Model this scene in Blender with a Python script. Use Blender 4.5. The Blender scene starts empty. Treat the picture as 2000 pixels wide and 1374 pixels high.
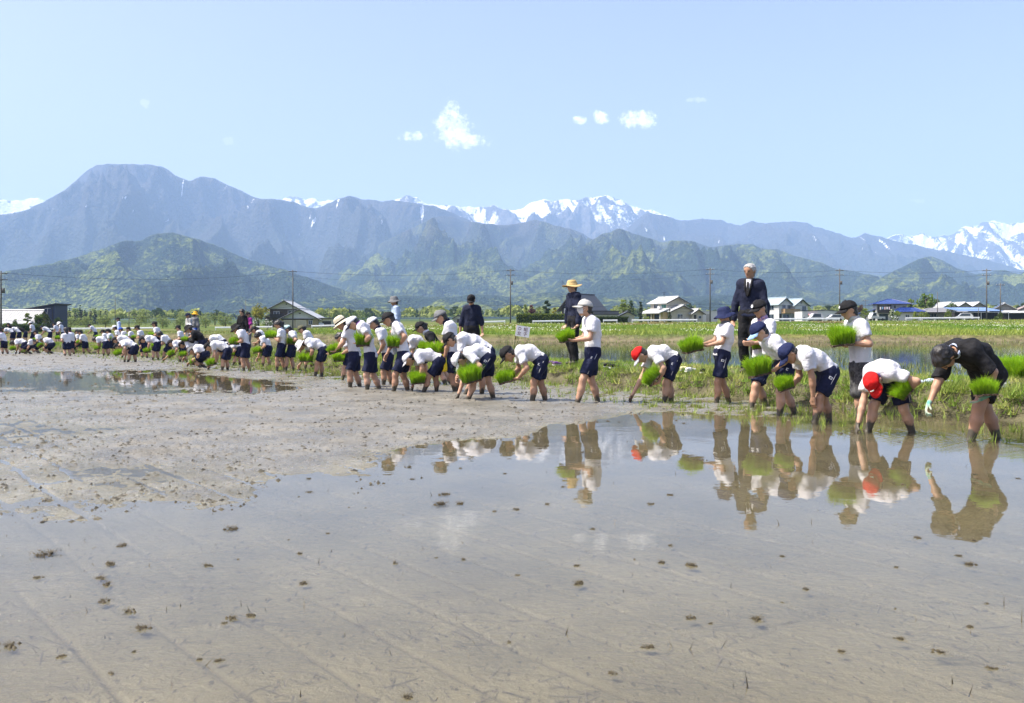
import bpy, math, random
import numpy as np
from mathutils import Vector, Matrix

# ------------------------------------------------------------------ camera, sky, sun, exposure
SC = bpy.context.scene
COL = SC.collection
R = math.radians
F = 1800.0          # focal length in photo pixels (photo is 2000 wide)
CAMH = 1.12         # camera height over the paddy water, m
HOR = 644.0         # photo row of the horizon
cam_data = bpy.data.cameras.new('camera')
cam = bpy.data.objects.new('camera', cam_data)
COL.objects.link(cam)
cam.location = (0, 0, CAMH)
cam.rotation_euler = (R(90), 0, 0)
cam_data.sensor_width = 36
cam_data.lens = 36 * F / 2000
cam_data.shift_y = -(687 - HOR) / 2000
cam_data.clip_start = 0.05
cam_data.clip_end = 80000
SC.camera = cam

SUN_EL, SUN_AZ = R(57), R(6)       # from the left, very slightly on the camera's side
world = bpy.data.worlds.new('World')
SC.world = world
world.use_nodes = True
WN = world.node_tree
WN.nodes.clear()
w_out = WN.nodes.new('ShaderNodeOutputWorld')
w_bg = WN.nodes.new('ShaderNodeBackground')
sky = WN.nodes.new('ShaderNodeTexSky')
sky.sky_type = 'NISHITA'
sky.sun_disc = False
sky.sun_elevation = SUN_EL
sun_dir = Vector((-math.cos(SUN_AZ) * math.cos(SUN_EL), -math.sin(SUN_AZ) * math.cos(SUN_EL), math.sin(SUN_EL)))
sky.sun_rotation = math.atan2(sun_dir.x, sun_dir.y)
sky.altitude = 500
sky.air_density = 1.0
sky.dust_density = 4.0
sky.ozone_density = 0.2
SKY_STRENGTH = 0.125
w_bg.inputs['Strength'].default_value = SKY_STRENGTH
WN.links.new(w_bg.outputs[0], w_out.inputs[0])

sl = bpy.data.lights.new('sun', 'SUN')
sl.energy = 4.4
sl.angle = R(0.53)
sl.color = (1.0, 0.955, 0.85)
sun = bpy.data.objects.new('sun', sl)
COL.objects.link(sun)
sun.rotation_euler = (-sun_dir).to_track_quat('-Z', 'Y').to_euler()
sun.location = (-30, -10, 60)

SC.view_settings.view_transform = 'Standard'
SC.view_settings.look = 'None'
SC.view_settings.gamma = 1
SC.view_settings.use_curve_mapping = False
SC.view_settings.exposure = 1.12
SC.cycles.use_denoising = True
SC.cycles.max_bounces = 6
SC.cycles.diffuse_bounces = 2
SC.cycles.glossy_bounces = 3
SC.cycles.transmission_bounces = 2
SC.cycles.transparent_max_bounces = 8
SC.cycles.volume_bounces = 1
SC.cycles.caustics_reflective = False
SC.cycles.caustics_refractive = False

# a few small fair-weather clouds, laid out by direction in the sky dome
def world_clouds():
    N, L = WN.nodes, WN.links
    def m(op, a, b=None, c=None):
        n = N.new('ShaderNodeMath'); n.operation = op
        for i, v in enumerate((a, b, c)):
            if v is None: continue
            if isinstance(v, (int, float)): n.inputs[i].default_value = v
            else: L.new(v, n.inputs[i])
        return n.outputs[0]
    tc = N.new('ShaderNodeTexCoord')
    sp = N.new('ShaderNodeSeparateXYZ'); L.new(tc.outputs['Generated'], sp.inputs[0])
    yy = m('MAXIMUM', sp.outputs['Y'], 0.05)
    u = m('MULTIPLY', m('DIVIDE', sp.outputs['X'], yy), F)
    v = m('MULTIPLY', m('DIVIDE', sp.outputs['Z'], yy), F)
    cb = N.new('ShaderNodeCombineXYZ'); L.new(u, cb.inputs[0]); L.new(v, cb.inputs[1])
    nz = N.new('ShaderNodeTexNoise'); L.new(cb.outputs[0], nz.inputs['Vector'])
    nz.inputs['Scale'].default_value = 0.030; nz.inputs['Detail'].default_value = 8; nz.inputs['Roughness'].default_value = 0.72
    n2 = N.new('ShaderNodeTexNoise'); L.new(cb.outputs[0], n2.inputs['Vector']); n2.inputs['Scale'].default_value = 0.085; n2.inputs['Detail'].default_value = 7; n2.inputs['Roughness'].default_value = 0.7
    nf = m('MULTIPLY_ADD', n2.outputs['Fac'], 0.42, m('MULTIPLY', nz.outputs['Fac'], 0.58))
    total = None
    # centre x, y (photo pixels), half width, half height, density
    for (x, y, rx, ry, g) in [(886, 250, 42, 50, 1.0), (905, 277, 62, 16, 0.9), (804, 266, 27, 11, 0.6), (1250, 236, 40, 22, 1.0),
                              (1174, 230, 20, 16, 0.8), (1131, 236, 17, 10, 0.6), (1356, 196, 22, 7, 0.14), (283, 202, 10, 9, 0.12),
                              (1795, 393, 20, 6, 0.15), (446, 276, 12, 8, 0.10)]:
        du = m('DIVIDE', m('SUBTRACT', u, x - 1000), rx)
        dv = m('DIVIDE', m('SUBTRACT', v, HOR - y), ry)
        d2 = m('ADD', m('MULTIPLY', du, du), m('MULTIPLY', dv, dv))
        s = m('SUBTRACT', m('MULTIPLY_ADD', nf, 7.0, -2.75), d2)
        s = m('MULTIPLY', s, 0.62); s = m('MINIMUM', m('MAXIMUM', s, 0.0), g)
        total = s if total is None else m('MAXIMUM', total, s)
    front = m('GREATER_THAN', sp.outputs['Y'], 0.1)
    total = m('MULTIPLY', total, front)
    mx = N.new('ShaderNodeMixRGB')
    tn = N.new('ShaderNodeMixRGB'); tn.blend_type = 'MULTIPLY'; tn.inputs[0].default_value = 1; L.new(sky.outputs[0], tn.inputs[1]); tn.inputs[2].default_value = (1.10, 0.945, 0.93, 1)
    L.new(total, mx.inputs[0]); L.new(tn.outputs[0], mx.inputs[1])
    mx.inputs[2].default_value = (10.5, 10.5, 10.5, 1)
    L.new(mx.outputs[0], w_bg.inputs['Color'])
world_clouds()

# ------------------------------------------------------------------ helpers
RND = random.Random(7)
NR = np.random.default_rng(11)

def px_x(px, D): return (px - 1000.0) / F * D
def px_z(py, D): return CAMH - (py - HOR) / F * D
def ground_D(py, z=0.0): return (CAMH - z) * F / (py - HOR)

def tag(o, label=None, cat=None, group=None, kind=None):
    if label: o['label'] = label
    if cat: o['category'] = cat
    if group: o['group'] = group
    if kind: o['kind'] = kind
    return o

def empty(name, loc=(0, 0, 0), rz=0.0, label=None, cat=None, group=None):
    o = bpy.data.objects.new(name, None)
    o.empty_display_size = 0.2
    COL.objects.link(o)
    o.location = loc
    o.rotation_euler = (0, 0, rz)
    return tag(o, label, cat, group)

def mesh_np(name, V, Fq, smooth=True):
    """V (n,3); Fq (m,3) or (m,4) or list of such arrays"""
    me = bpy.data.meshes.new(name)
    V = np.asarray(V, dtype=np.float32)
    parts = Fq if isinstance(Fq, list) else [Fq]
    parts = [np.asarray(p, dtype=np.int32) for p in parts if len(p)]
    loops = np.concatenate([p.ravel() for p in parts])
    sizes = np.concatenate([np.full(len(p), p.shape[1], np.int32) for p in parts])
    starts = np.concatenate([[0], np.cumsum(sizes)[:-1]]).astype(np.int32)
    me.vertices.add(len(V)); me.vertices.foreach_set('co', V.ravel())
    me.loops.add(len(loops)); me.loops.foreach_set('vertex_index', loops)
    me.polygons.add(len(sizes))
    me.polygons.foreach_set('loop_start', starts)
    me.polygons.foreach_set('loop_total', sizes)
    me.update(calc_edges=True)
    if smooth: me.polygons.foreach_set('use_smooth', np.ones(len(sizes), bool))
    me.validate()
    return me

def add_attr(me, name, vals):
    vals = np.asarray(vals, np.float32)
    if vals.ndim == 1:
        a = me.attributes.new(name, 'FLOAT', 'POINT'); a.data.foreach_set('value', vals)
    else:
        c = np.ones((len(vals), 4), np.float32); c[:, :3] = vals
        a = me.attributes.new(name, 'FLOAT_COLOR', 'POINT'); a.data.foreach_set('color', c.ravel())

def link(name, me, mat=None, parent=None, loc=None):
    o = bpy.data.objects.new(name, me)
    COL.objects.link(o)
    if mat is not None and len(me.materials) == 0: me.materials.append(mat)
    if parent is not None: o.parent = parent
    if loc is not None: o.location = loc
    return o

class MB:
    """collects boxes, prisms and tubes for one mesh"""
    def __init__(self): self.v = []; self.f = []
    def add(self, verts, faces):
        n = len(self.v); self.v += [tuple(p) for p in verts]; self.f += [tuple(i + n for i in q) for q in faces]
    def box(self, x0, x1, y0, y1, z0, z1):
        self.add([(x0, y0, z0), (x1, y0, z0), (x1, y1, z0), (x0, y1, z0), (x0, y0, z1), (x1, y0, z1), (x1, y1, z1), (x0, y1, z1)],
                 [(0, 3, 2, 1), (4, 5, 6, 7), (0, 1, 5, 4), (1, 2, 6, 5), (2, 3, 7, 6), (3, 0, 4, 7)])
        return self
    def prism(self, pts, axis, a, b):
        """pts: 2-D outline (counter-clockwise); axis 'y' -> (x,z) outline extruded in y, 'x' -> (y,z) outline in x, 'z' -> (x,y) in z"""
        n = len(pts)
        def mk(p, t): return {'y': (p[0], t, p[1]), 'x': (t, p[0], p[1]), 'z': (p[0], p[1], t)}[axis]
        v = [mk(p, a) for p in pts] + [mk(p, b) for p in pts]
        f = [tuple(range(n)), tuple(range(2 * n - 1, n - 1, -1))] + [(i, i + n, (i + 1) % n + n, (i + 1) % n) for i in range(n)]
        self.add(v, f); return self
    def tube(self, pts, r, n=6, r2=None):
        pts = [Vector(p) for p in pts]; m = len(pts); v = []; f = []
        for i, p in enumerate(pts):
            d = (pts[min(i + 1, m - 1)] - pts[max(i - 1, 0)]).normalized()
            a = d.orthogonal().normalized() if i == 0 else (a - d * a.dot(d)).normalized()
            b = d.cross(a)
            rr = r if r2 is None else r + (r2 - r) * i / (m - 1)
            for k in range(n):
                t = 2 * math.pi * k / n
                v.append(p + (a * math.cos(t) + b * math.sin(t)) * rr)
        for i in range(m - 1):
            for k in range(n):
                f.append((i * n + k, i * n + (k + 1) % n, (i + 1) * n + (k + 1) % n, (i + 1) * n + k))
        f.append(tuple(range(n - 1, -1, -1))); f.append(tuple(range((m - 1) * n, m * n)))
        self.add(v, f); return self
    def lathe(self, prof, n=20, wob=None):
        """prof: list of (r, z) ; open surface, closed at r = 0"""
        v = []; f = []
        for (r, z) in prof:
            for k in range(n):
                t = 2 * math.pi * k / n
                dz = wob(r, t) if wob else 0
                v.append((r * math.cos(t), r * math.sin(t), z + dz))
        for i in range(len(prof) - 1):
            for k in range(n):
                f.append((i * n + k, i * n + (k + 1) % n, (i + 1) * n + (k + 1) % n, (i + 1) * n + k))
        self.add(v, f); return self
    def mesh(self, name, smooth=False):
        me = bpy.data.meshes.new(name); me.from_pydata([tuple(p) for p in self.v], [], self.f); me.update()
        if smooth: me.polygons.foreach_set('use_smooth', np.ones(len(me.polygons), bool))
        return me
    def build(self, name, mat, parent=None, smooth=False, loc=None):
        return link(name, self.mesh(name, smooth), mat, parent, loc)

# gradient noise
_perm = np.random.default_rng(3).permutation(256); _perm = np.concatenate([_perm, _perm, _perm])
_ang = np.random.default_rng(4).random(256) * 2 * np.pi
_g2 = np.stack([np.cos(_ang), np.sin(_ang)], 1)
def pnoise(x, y):
    x = np.asarray(x, float); y = np.asarray(y, float)
    xi = np.floor(x).astype(int); yi = np.floor(y).astype(int)
    xf = x - xi; yf = y - yi
    u = xf * xf * xf * (xf * (xf * 6 - 15) + 10); v = yf * yf * yf * (yf * (yf * 6 - 15) + 10)
    def g(i, j, dx, dy):
        h = _perm[(_perm[i & 255] + j) & 255]
        return _g2[h, 0] * dx + _g2[h, 1] * dy
    a = g(xi, yi, xf, yf); b = g(xi + 1, yi, xf - 1, yf); c = g(xi, yi + 1, xf, yf - 1); d = g(xi + 1, yi + 1, xf - 1, yf - 1)
    return 1.5 * ((a + (b - a) * u) + ((c + (d - c) * u) - (a + (b - a) * u)) * v)
def fbm(x, y, o=4, gain=0.5):
    s = 0; a = 1.0; t = 0
    for i in range(o):
        s = s + a * pnoise(x * 2 ** i + 17.3 * i, y * 2 ** i - 9.1 * i); t += a; a *= gain
    return s / t
def ridged(x, y, o=5, gain=0.5):
    s = 0; a = 1.0; t = 0; w = 1.0
    for i in range(o):
        n = 1 - np.abs(pnoise(x * 2 ** i + 31.7 * i, y * 2 ** i + 5.3 * i)); n = n * n * w
        s = s + a * n; t += a; a *= gain; w = np.clip(n * 1.4, 0, 1)
    return s / t
def sstep(a, b, x):
    t = np.clip((x - a) / (b - a), 0, 1); return t * t * (3 - 2 * t)

# ------------------------------------------------------------------ materials
_M = {}
def nodes_of(name):
    m = bpy.data.materials.new(name); m.use_nodes = True
    nt = m.node_tree; nt.nodes.clear()
    out = nt.nodes.new('ShaderNodeOutputMaterial')
    return m, nt, out

def mat(name, col, rough=0.7, var=0.15, scale=8.0, bump=0.0, bscale=40.0, spec=0.4, metal=0.0, coords='Object', bdist=0.01, detail=4, col2=None, stretch=None):
    """plain procedural material: base colour broken up by noise, optional fine relief"""
    if name in _M: return _M[name]
    m, nt, out = nodes_of(name)
    p = nt.nodes.new('ShaderNodeBsdfPrincipled'); nt.links.new(p.outputs[0], out.inputs[0])
    p.inputs['Roughness'].default_value = rough; p.inputs['Metallic'].default_value = metal
    p.inputs['Specular IOR Level'].default_value = spec
    tc = nt.nodes.new('ShaderNodeTexCoord'); vec = tc.outputs[coords]
    if stretch:
        mp = nt.nodes.new('ShaderNodeMapping'); nt.links.new(vec, mp.inputs[0]); mp.inputs['Scale'].default_value = stretch; vec = mp.outputs[0]
    nz = nt.nodes.new('ShaderNodeTexNoise'); nt.links.new(vec, nz.inputs['Vector'])
    nz.inputs['Scale'].default_value = scale; nz.inputs['Detail'].default_value = detail; nz.inputs['Roughness'].default_value = 0.6
    rp = nt.nodes.new('ShaderNodeValToRGB'); nt.links.new(nz.outputs['Fac'], rp.inputs[0])
    c2 = col2 if col2 else tuple(min(1, c * (1 + var)) for c in col)
    c1 = tuple(c * (1 - var) for c in col) if not col2 else col
    rp.color_ramp.elements[0].position = 0.32; rp.color_ramp.elements[1].position = 0.68
    rp.color_ramp.elements[0].color = (*c1, 1); rp.color_ramp.elements[1].color = (*c2, 1)
    nt.links.new(rp.outputs[0], p.inputs['Base Color'])
    if bump > 0:
        n2 = nt.nodes.new('ShaderNodeTexNoise'); nt.links.new(vec, n2.inputs['Vector']); n2.inputs['Scale'].default_value = bscale; n2.inputs['Detail'].default_value = 3
        b = nt.nodes.new('ShaderNodeBump'); b.inputs['Strength'].default_value = bump; b.inputs['Distance'].default_value = bdist
        nt.links.new(n2.outputs['Fac'], b.inputs['Height']); nt.links.new(b.outputs[0], p.inputs['Normal'])
    _M[name] = m
    return m

def leaf_mat(name, trans=0.35, rough=0.55):
    """foliage: colour from the 'col' attribute, part translucent"""
    if name in _M: return _M[name]
    m, nt, out = nodes_of(name)
    at = nt.nodes.new('ShaderNodeAttribute'); at.attribute_name = 'col'
    p = nt.nodes.new('ShaderNodeBsdfPrincipled'); p.inputs['Roughness'].default_value = rough; p.inputs['Specular IOR Level'].default_value = 0.25
    t = nt.nodes.new('ShaderNodeBsdfTranslucent')
    mx = nt.nodes.new('ShaderNodeMixShader'); mx.inputs[0].default_value = trans
    nt.links.new(at.outputs['Color'], p.inputs['Base Color']); nt.links.new(at.outputs['Color'], t.inputs['Color'])
    nt.links.new(p.outputs[0], mx.inputs[1]); nt.links.new(t.outputs[0], mx.inputs[2]); nt.links.new(mx.outputs[0], out.inputs[0])
    _M[name] = m
    return m
# ------------------------------------------------------------------ the paddy: mud, water, levee
LEVEE = np.array([(16, 2.5), (12, 5.5), (8.5, 8.9), (6.2, 11.2), (5.3, 12.2), (2.8, 16.3), (0, 20), (-5.9, 26.5), (-11, 33), (-16.5, 39.5), (-24, 47), (-34, 56), (-60, 80)], float)
def resample(P, step):
    d = np.concatenate([[0], np.cumsum(np.linalg.norm(np.diff(P, axis=0), axis=1))])
    s = np.arange(0, d[-1], step)
    q = np.stack([np.interp(s, d, P[:, 0]), np.interp(s, d, P[:, 1])], 1)
    for _ in range(6): q[1:-1] = (q[:-2] + 2 * q[1:-1] + q[2:]) / 4
    return q
LV = resample(LEVEE, 0.25)
_t = np.gradient(LV, axis=0); _t /= np.linalg.norm(_t, axis=1)[:, None]
LN = np.stack([_t[:, 1], -_t[:, 0]], 1)         # away from the paddy
LN *= np.sign(LN[:, 0])[:, None]
def levee_dist(X, Y):
    """signed distance to the levee's foot, positive on the levee side (coarse)"""
    X = np.asarray(X, float); Y = np.asarray(Y, float)
    sh = X.shape; P = np.stack([X.ravel(), Y.ravel()], 1)
    A = LV[::4]; N_ = LN[::4]
    best = np.full(len(P), 1e9); sg = np.zeros(len(P))
    for a, n in zip(A, N_):
        d = P - a; q = (d * d).sum(1); k = q < best
        best[k] = q[k]; sg[k] = d[k] @ n
    return sg.reshape(sh)
LPROF = [(-0.35, -0.06), (-0.12, -0.015), (0.0, 0.03), (0.14, 0.15), (0.28, 0.26), (0.45, 0.33), (0.8, 0.385), (1.3, 0.41), (1.9, 0.40), (2.5, 0.36), (2.9, 0.27), (3.3, 0.17), (3.7, 0.08)]
def levee_z(d): return np.interp(d, [p[0] for p in LPROF], [p[1] for p in LPROF])

MUDPTS = np.array([(100, 1000, .002), (0, 960, .004), (60, 900, .004), (180, 850, .004), (300, 930, .001), (250, 960, .002), (400, 940, .005), (300, 880, .018), (600, 900, .012), (500, 820, .025), (800, 850, .02), (700, 800, .025),
    (300, 800, .02), (100, 800, .005), (30, 840, .001), (900, 820, .02), (1000, 835, .013), (1100, 812, .015), (1150, 798, .015), (950, 790, .02), (1250, 795, .008), (1400, 797, .006), (1500, 803, .004), (300, 705, .02),
    (100, 705, .02), (500, 730, .014), (700, 768, .02), (100, 690, .02), (850, 775, .018), (640, 748, .008), (600, 785, .02), (150, 780, .010), (0, 780, .006),
    (-300, 745, -.006), (0, 742, -.006), (150, 745, -.007), (350, 738, -.008), (450, 748, -.009), (530, 755, -.006), (250, 757, -.003), (60, 757, -.002), (640, 727, -.005), (560, 722, -.005),
    (0, 1050, -.006), (100, 1050, -.008), (300, 1020, -.01), (600, 965, -.012), (850, 890, -.014), (1000, 880, -.015), (1100, 850, -.013), (1200, 838, -.014), (1300, 828, -.018), (1450, 825, -.018),
    (1650, 830, -.025), (1800, 830, -.025), (1950, 840, -.03), (1000, 1000, -.025), (500, 1100, -.02), (100, 1200, -.02), (1500, 1000, -.03), (1900, 1000, -.035), (1000, 1200, -.03), (1500, 1200, -.03),
    (1900, 1200, -.035), (300, 1300, -.025), (800, 1350, -.03), (1500, 1370, -.035), (1700, 805, -.008), (2300, 900, -.035)], float)
def mud_z(X, Y, fine=True):
    X = np.asarray(X, float); Y = np.asarray(Y, float)
    py = HOR + CAMH * F / Y; px = 1000 + F * X / Y
    px = np.clip(px, -400, 2400); py = np.clip(py, 670, 1450)
    num = 0; den = 0
    for (cx, cy, z) in MUDPTS:
        # rows squeeze together with distance, so compare them on a log scale
        d2 = ((px - cx) / 60.0) ** 2 + ((np.log(py - HOR) - math.log(cy - HOR)) / 0.085) ** 2 + 0.15
        w = d2 ** -1.6
        num = num + w * z; den = den + w
    z = num / den
    q = X * 0.79 + Y * 0.615; r = -0.615 * X + 0.79 * Y
    z = z + 0.0085 * fbm(X * 0.9, Y * 0.9, 3) + 0.0062 * fbm(X * 4.3 + 9, Y * 4.3, 4)
    if fine:
        near = sstep(16, 7, Y)
        j = q + 0.03 * pnoise(r * 0.8, q * 0.3) + 0.05 * pnoise(r * 0.22, q * 0.2 + 4)
        g1 = np.abs((j / 0.31) % 1.0 - 0.5) * 0.31
        br = sstep(-0.5, -0.05, pnoise(r * 0.55 + 4, np.floor(j / 0.31) * 3.1))
        z = z - near * br * 0.011 * np.exp(-(g1 / 0.013) ** 2)
        k = r + 0.03 * pnoise(q * 0.7, r * 0.4)
        g2 = np.abs((k / 0.62) % 1.0 - 0.5) * 0.62
        br2 = sstep(-0.3, 0.0, pnoise(q * 0.8 + 7, np.floor(k / 0.62) * 2.3))
        z = z - near * br2 * 0.006 * np.exp(-(g2 / 0.014) ** 2)
        # clods thrown up where the mud stands clear of the water
        cl = np.maximum(0, fbm(X * 9, Y * 9, 3) - 0.12) * sstep(-0.006, 0.012, z)
        z = z + 0.05 * cl * sstep(2, 8, Y)
        z = z + 0.022 * np.maximum(0, fbm(X * 2.2 + 40, Y * 5 + 3, 3) - 0.3) 
    return z

def mud_material():
    m, nt, out = nodes_of('wet_mud')
    p = nt.nodes.new('ShaderNodeBsdfPrincipled'); nt.links.new(p.outputs[0], out.inputs[0])
    tc = nt.nodes.new('ShaderNodeTexCoord'); vec = tc.outputs['Object']
    def noise(s, d=4, st=None, w=0.6):
        v = vec
        if st:
            mp = nt.nodes.new('ShaderNodeMapping'); nt.links.new(vec, mp.inputs[0]); mp.inputs['Scale'].default_value = st; mp.inputs['Rotation'].default_value = (0, 0, R(38)); v = mp.outputs[0]
        n = nt.nodes.new('ShaderNodeTexNoise'); nt.links.new(v, n.inputs['Vector']); n.inputs['Scale'].default_value = s; n.inputs['Detail'].default_value = d; n.inputs['Roughness'].default_value = w
        return n.outputs['Fac']
    def ramp(f, a, b, c1, c2):
        r_ = nt.nodes.new('ShaderNodeValToRGB'); nt.links.new(f, r_.inputs[0]); r_.color_ramp.elements[0].position = a; r_.color_ramp.elements[1].position = b
        r_.color_ramp.elements[0].color = (*c1, 1); r_.color_ramp.elements[1].color = (*c2, 1); return r_.outputs[0]
    base = ramp(noise(1.3, 5), 0.35, 0.68, (0.135, 0.125, 0.098), (0.222, 0.208, 0.170))
    spk = ramp(noise(38, 3, (1, 0.45, 1)), 0.60, 0.70, (1, 1, 1), (0.34, 0.30, 0.24))
    spk2 = ramp(noise(9, 5, (0.25, 1.5, 1), 0.72), 0.60, 0.72, (1, 1, 1), (0.50, 0.47, 0.42))
    m1 = nt.nodes.new('ShaderNodeMixRGB'); m1.blend_type = 'MULTIPLY'; m1.inputs[0].default_value = 1; nt.links.new(base, m1.inputs[1]); nt.links.new(spk, m1.inputs[2])
    m2 = nt.nodes.new('ShaderNodeMixRGB'); m2.blend_type = 'MULTIPLY'; m2.inputs[0].default_value = 1; nt.links.new(m1.outputs[0], m2.inputs[1]); nt.links.new(spk2, m2.inputs[2])
    # darker colour painted into the marker grooves to strengthen their shade
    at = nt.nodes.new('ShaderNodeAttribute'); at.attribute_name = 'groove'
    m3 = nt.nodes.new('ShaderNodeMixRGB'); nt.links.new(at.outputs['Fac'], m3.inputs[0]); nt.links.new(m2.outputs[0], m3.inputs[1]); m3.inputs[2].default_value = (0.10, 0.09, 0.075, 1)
    # mud that lies under water is soaked and browner
    sz = nt.nodes.new('ShaderNodeSeparateXYZ'); nt.links.new(vec, sz.inputs[0])
    mw = nt.nodes.new('ShaderNodeMapRange'); nt.links.new(sz.outputs['Z'], mw.inputs[0]); mw.inputs[1].default_value = -.004; mw.inputs[2].default_value = .010; mw.inputs[3].default_value = 1; mw.inputs[4].default_value = 0
    m4 = nt.nodes.new('ShaderNodeMixRGB'); m4.blend_type = 'MULTIPLY'; nt.links.new(mw.outputs[0], m4.inputs[0]); nt.links.new(m3.outputs[0], m4.inputs[1]); m4.inputs[2].default_value = (1.40, 1.36, 1.04, 1)
    nt.links.new(m4.outputs[0], p.inputs['Base Color'])
    rr = nt.nodes.new('ShaderNodeMapRange'); nt.links.new(noise(2.1, 4), rr.inputs[0]); rr.inputs[1].default_value = 0.38; rr.inputs[2].default_value = 0.62; rr.inputs[3].default_value = 0.28; rr.inputs[4].default_value = 0.62
    rz = nt.nodes.new('ShaderNodeMapRange'); nt.links.new(sz.outputs['Z'], rz.inputs[0]); rz.inputs[1].default_value = .001; rz.inputs[2].default_value = .016; rz.inputs[3].default_value = .25; rz.inputs[4].default_value = 1.0
    rm = nt.nodes.new('ShaderNodeMath'); rm.operation = 'MULTIPLY'; nt.links.new(rr.outputs[0], rm.inputs[0]); nt.links.new(rz.outputs[0], rm.inputs[1]); nt.links.new(rm.outputs[0], p.inputs['Roughness'])
    p.inputs['Specular IOR Level'].default_value = 0.5
    b1 = nt.nodes.new('ShaderNodeBump'); b1.inputs['Distance'].default_value = 0.022; b1.inputs['Strength'].default_value = 1.0; nt.links.new(noise(26, 6, None, 0.7), b1.inputs['Height'])
    nt.links.new(b1.outputs[0], p.inputs['Normal'])
    return m

def water_material(name, murk, murk_col, ripple, rings=()):
    m, nt, out = nodes_of(name)
    L = nt.links
    tr = nt.nodes.new('ShaderNodeBsdfTransparent'); tr.inputs[0].default_value = (0.965, 0.945, 0.895, 1)
    df = nt.nodes.new('ShaderNodeBsdfDiffuse'); df.inputs[0].default_value = (*murk_col, 1)
    mx = nt.nodes.new('ShaderNodeMixShader'); mx.inputs[0].default_value = murk
    L.new(tr.outputs[0], mx.inputs[1]); L.new(df.outputs[0], mx.inputs[2])
    gl = nt.nodes.new('ShaderNodeBsdfGlossy'); gl.inputs['Roughness'].default_value = 0.015
    fr = nt.nodes.new('ShaderNodeFresnel'); fr.inputs['IOR'].default_value = 1.52
    m2 = nt.nodes.new('ShaderNodeMixShader'); L.new(fr.outputs[0], m2.inputs[0]); L.new(mx.outputs[0], m2.inputs[1]); L.new(gl.outputs[0], m2.inputs[2])
    L.new(m2.outputs[0], out.inputs[0])
    tc = nt.nodes.new('ShaderNodeTexCoord')
    n1 = nt.nodes.new('ShaderNodeTexNoise'); L.new(tc.outputs['Object'], n1.inputs['Vector']); n1.inputs['Scale'].default_value = 2.6; n1.inputs['Detail'].default_value = 4
    h = n1.outputs['Fac']
    def mth(op, a, b=None):
        n = nt.nodes.new('ShaderNodeMath'); n.operation = op
        for i, v in enumerate((a, b)):
            if v is None: continue
            if isinstance(v, (int, float)): n.inputs[i].default_value = v
            else: L.new(v, n.inputs[i])
        return n.outputs[0]
    for (x, y, rad, amp) in rings:
        vm = nt.nodes.new('ShaderNodeVectorMath'); vm.operation = 'DISTANCE'; L.new(tc.outputs['Object'], vm.inputs[0]); vm.inputs[1].default_value = (x, y, 0)
        d = vm.outputs['Value']
        w = mth('SINE', mth('MULTIPLY', d, 62.0))
        fall = mth('MAXIMUM', mth('SUBTRACT', 1.0, mth('DIVIDE', d, rad)), 0.0)
        h = mth('ADD', h, mth('MULTIPLY', mth('MULTIPLY', w, fall), amp))
    bp = nt.nodes.new('ShaderNodeBump'); bp.inputs['Strength'].default_value = 1.0; bp.inputs['Distance'].default_value = ripple
    L.new(h, bp.inputs['Height'])
    L.new(bp.outputs[0], gl.inputs['Normal']); L.new(bp.outputs[0], fr.inputs['Normal'])
    return m

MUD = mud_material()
def build_paddy():
    pys = np.concatenate([np.arange(1440, 760, -2.2), np.arange(760, 676, -1.0)])
    pxs = np.concatenate([[-3000, -1200, -500, -200], np.arange(-70, 2075, 5.0), [2250, 2600, 3400, 5000]])
    Y = CAMH * F / (pys - HOR)
    PX, YY = np.meshgrid(pxs, Y)
    XX = (PX - 1000) / F * YY
    Z = mud_z(XX, YY)
    Z0 = mud_z(XX, YY, fine=False)
    # trampled strip where the planters walk
    ld = levee_dist(XX, YY)
    tr = sstep(-3.6, -1.0, ld) * sstep(0.4, -0.1, ld)
    Z = Z + tr * (0.035 * fbm(XX * 3.2, YY * 3.2, 4) + 0.03 * np.maximum(0, fbm(XX * 7, YY * 7, 2))) - tr * 0.006
    Z = np.where(ld > 0.6, -0.12, Z)
    n, mm = XX.shape
    V = np.stack([XX, YY, Z], -1).reshape(-1, 3)
    idx = np.arange(n * mm).reshape(n, mm)
    Q = np.stack([idx[:-1, :-1], idx[:-1, 1:], idx[1:, 1:], idx[1:, :-1]], -1).reshape(-1, 4)
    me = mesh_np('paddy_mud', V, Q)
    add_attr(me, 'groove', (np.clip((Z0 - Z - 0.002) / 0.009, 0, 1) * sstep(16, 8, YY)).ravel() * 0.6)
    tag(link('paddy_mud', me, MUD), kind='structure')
    # bare field bed that carries on beyond the detailed sheet
    b = MB(); b.add([(-90, -60, -0.14), (60, -60, -0.14), (60, 75, -0.14), (-90, 75, -0.14)], [(0, 1, 2, 3)])
    tag(b.build('field_bed', MUD), kind='structure')
    w = MB(); w.add([(-90, -60, 0), (60, -60, 0), (60, 75, 0), (-90, 75, 0)], [(0, 1, 2, 3)])
    wm = water_material('paddy_water', 0.12, (0.21, 0.19, 0.13), 0.0015, [(px_x(1881, 9.6), 9.75, 1.5, 0.5), (px_x(1955, 9.3), 9.3, 1.5, 0.45), (px_x(1776, 10), 10.05, 0.9, 0.35), (px_x(1600, 11.2), 11.1, 0.9, 0.22), (px_x(1420, 13.6), 13.5, 0.8, 0.2)])
    tag(w.build('paddy_water', wm), kind='structure')
build_paddy()

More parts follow.
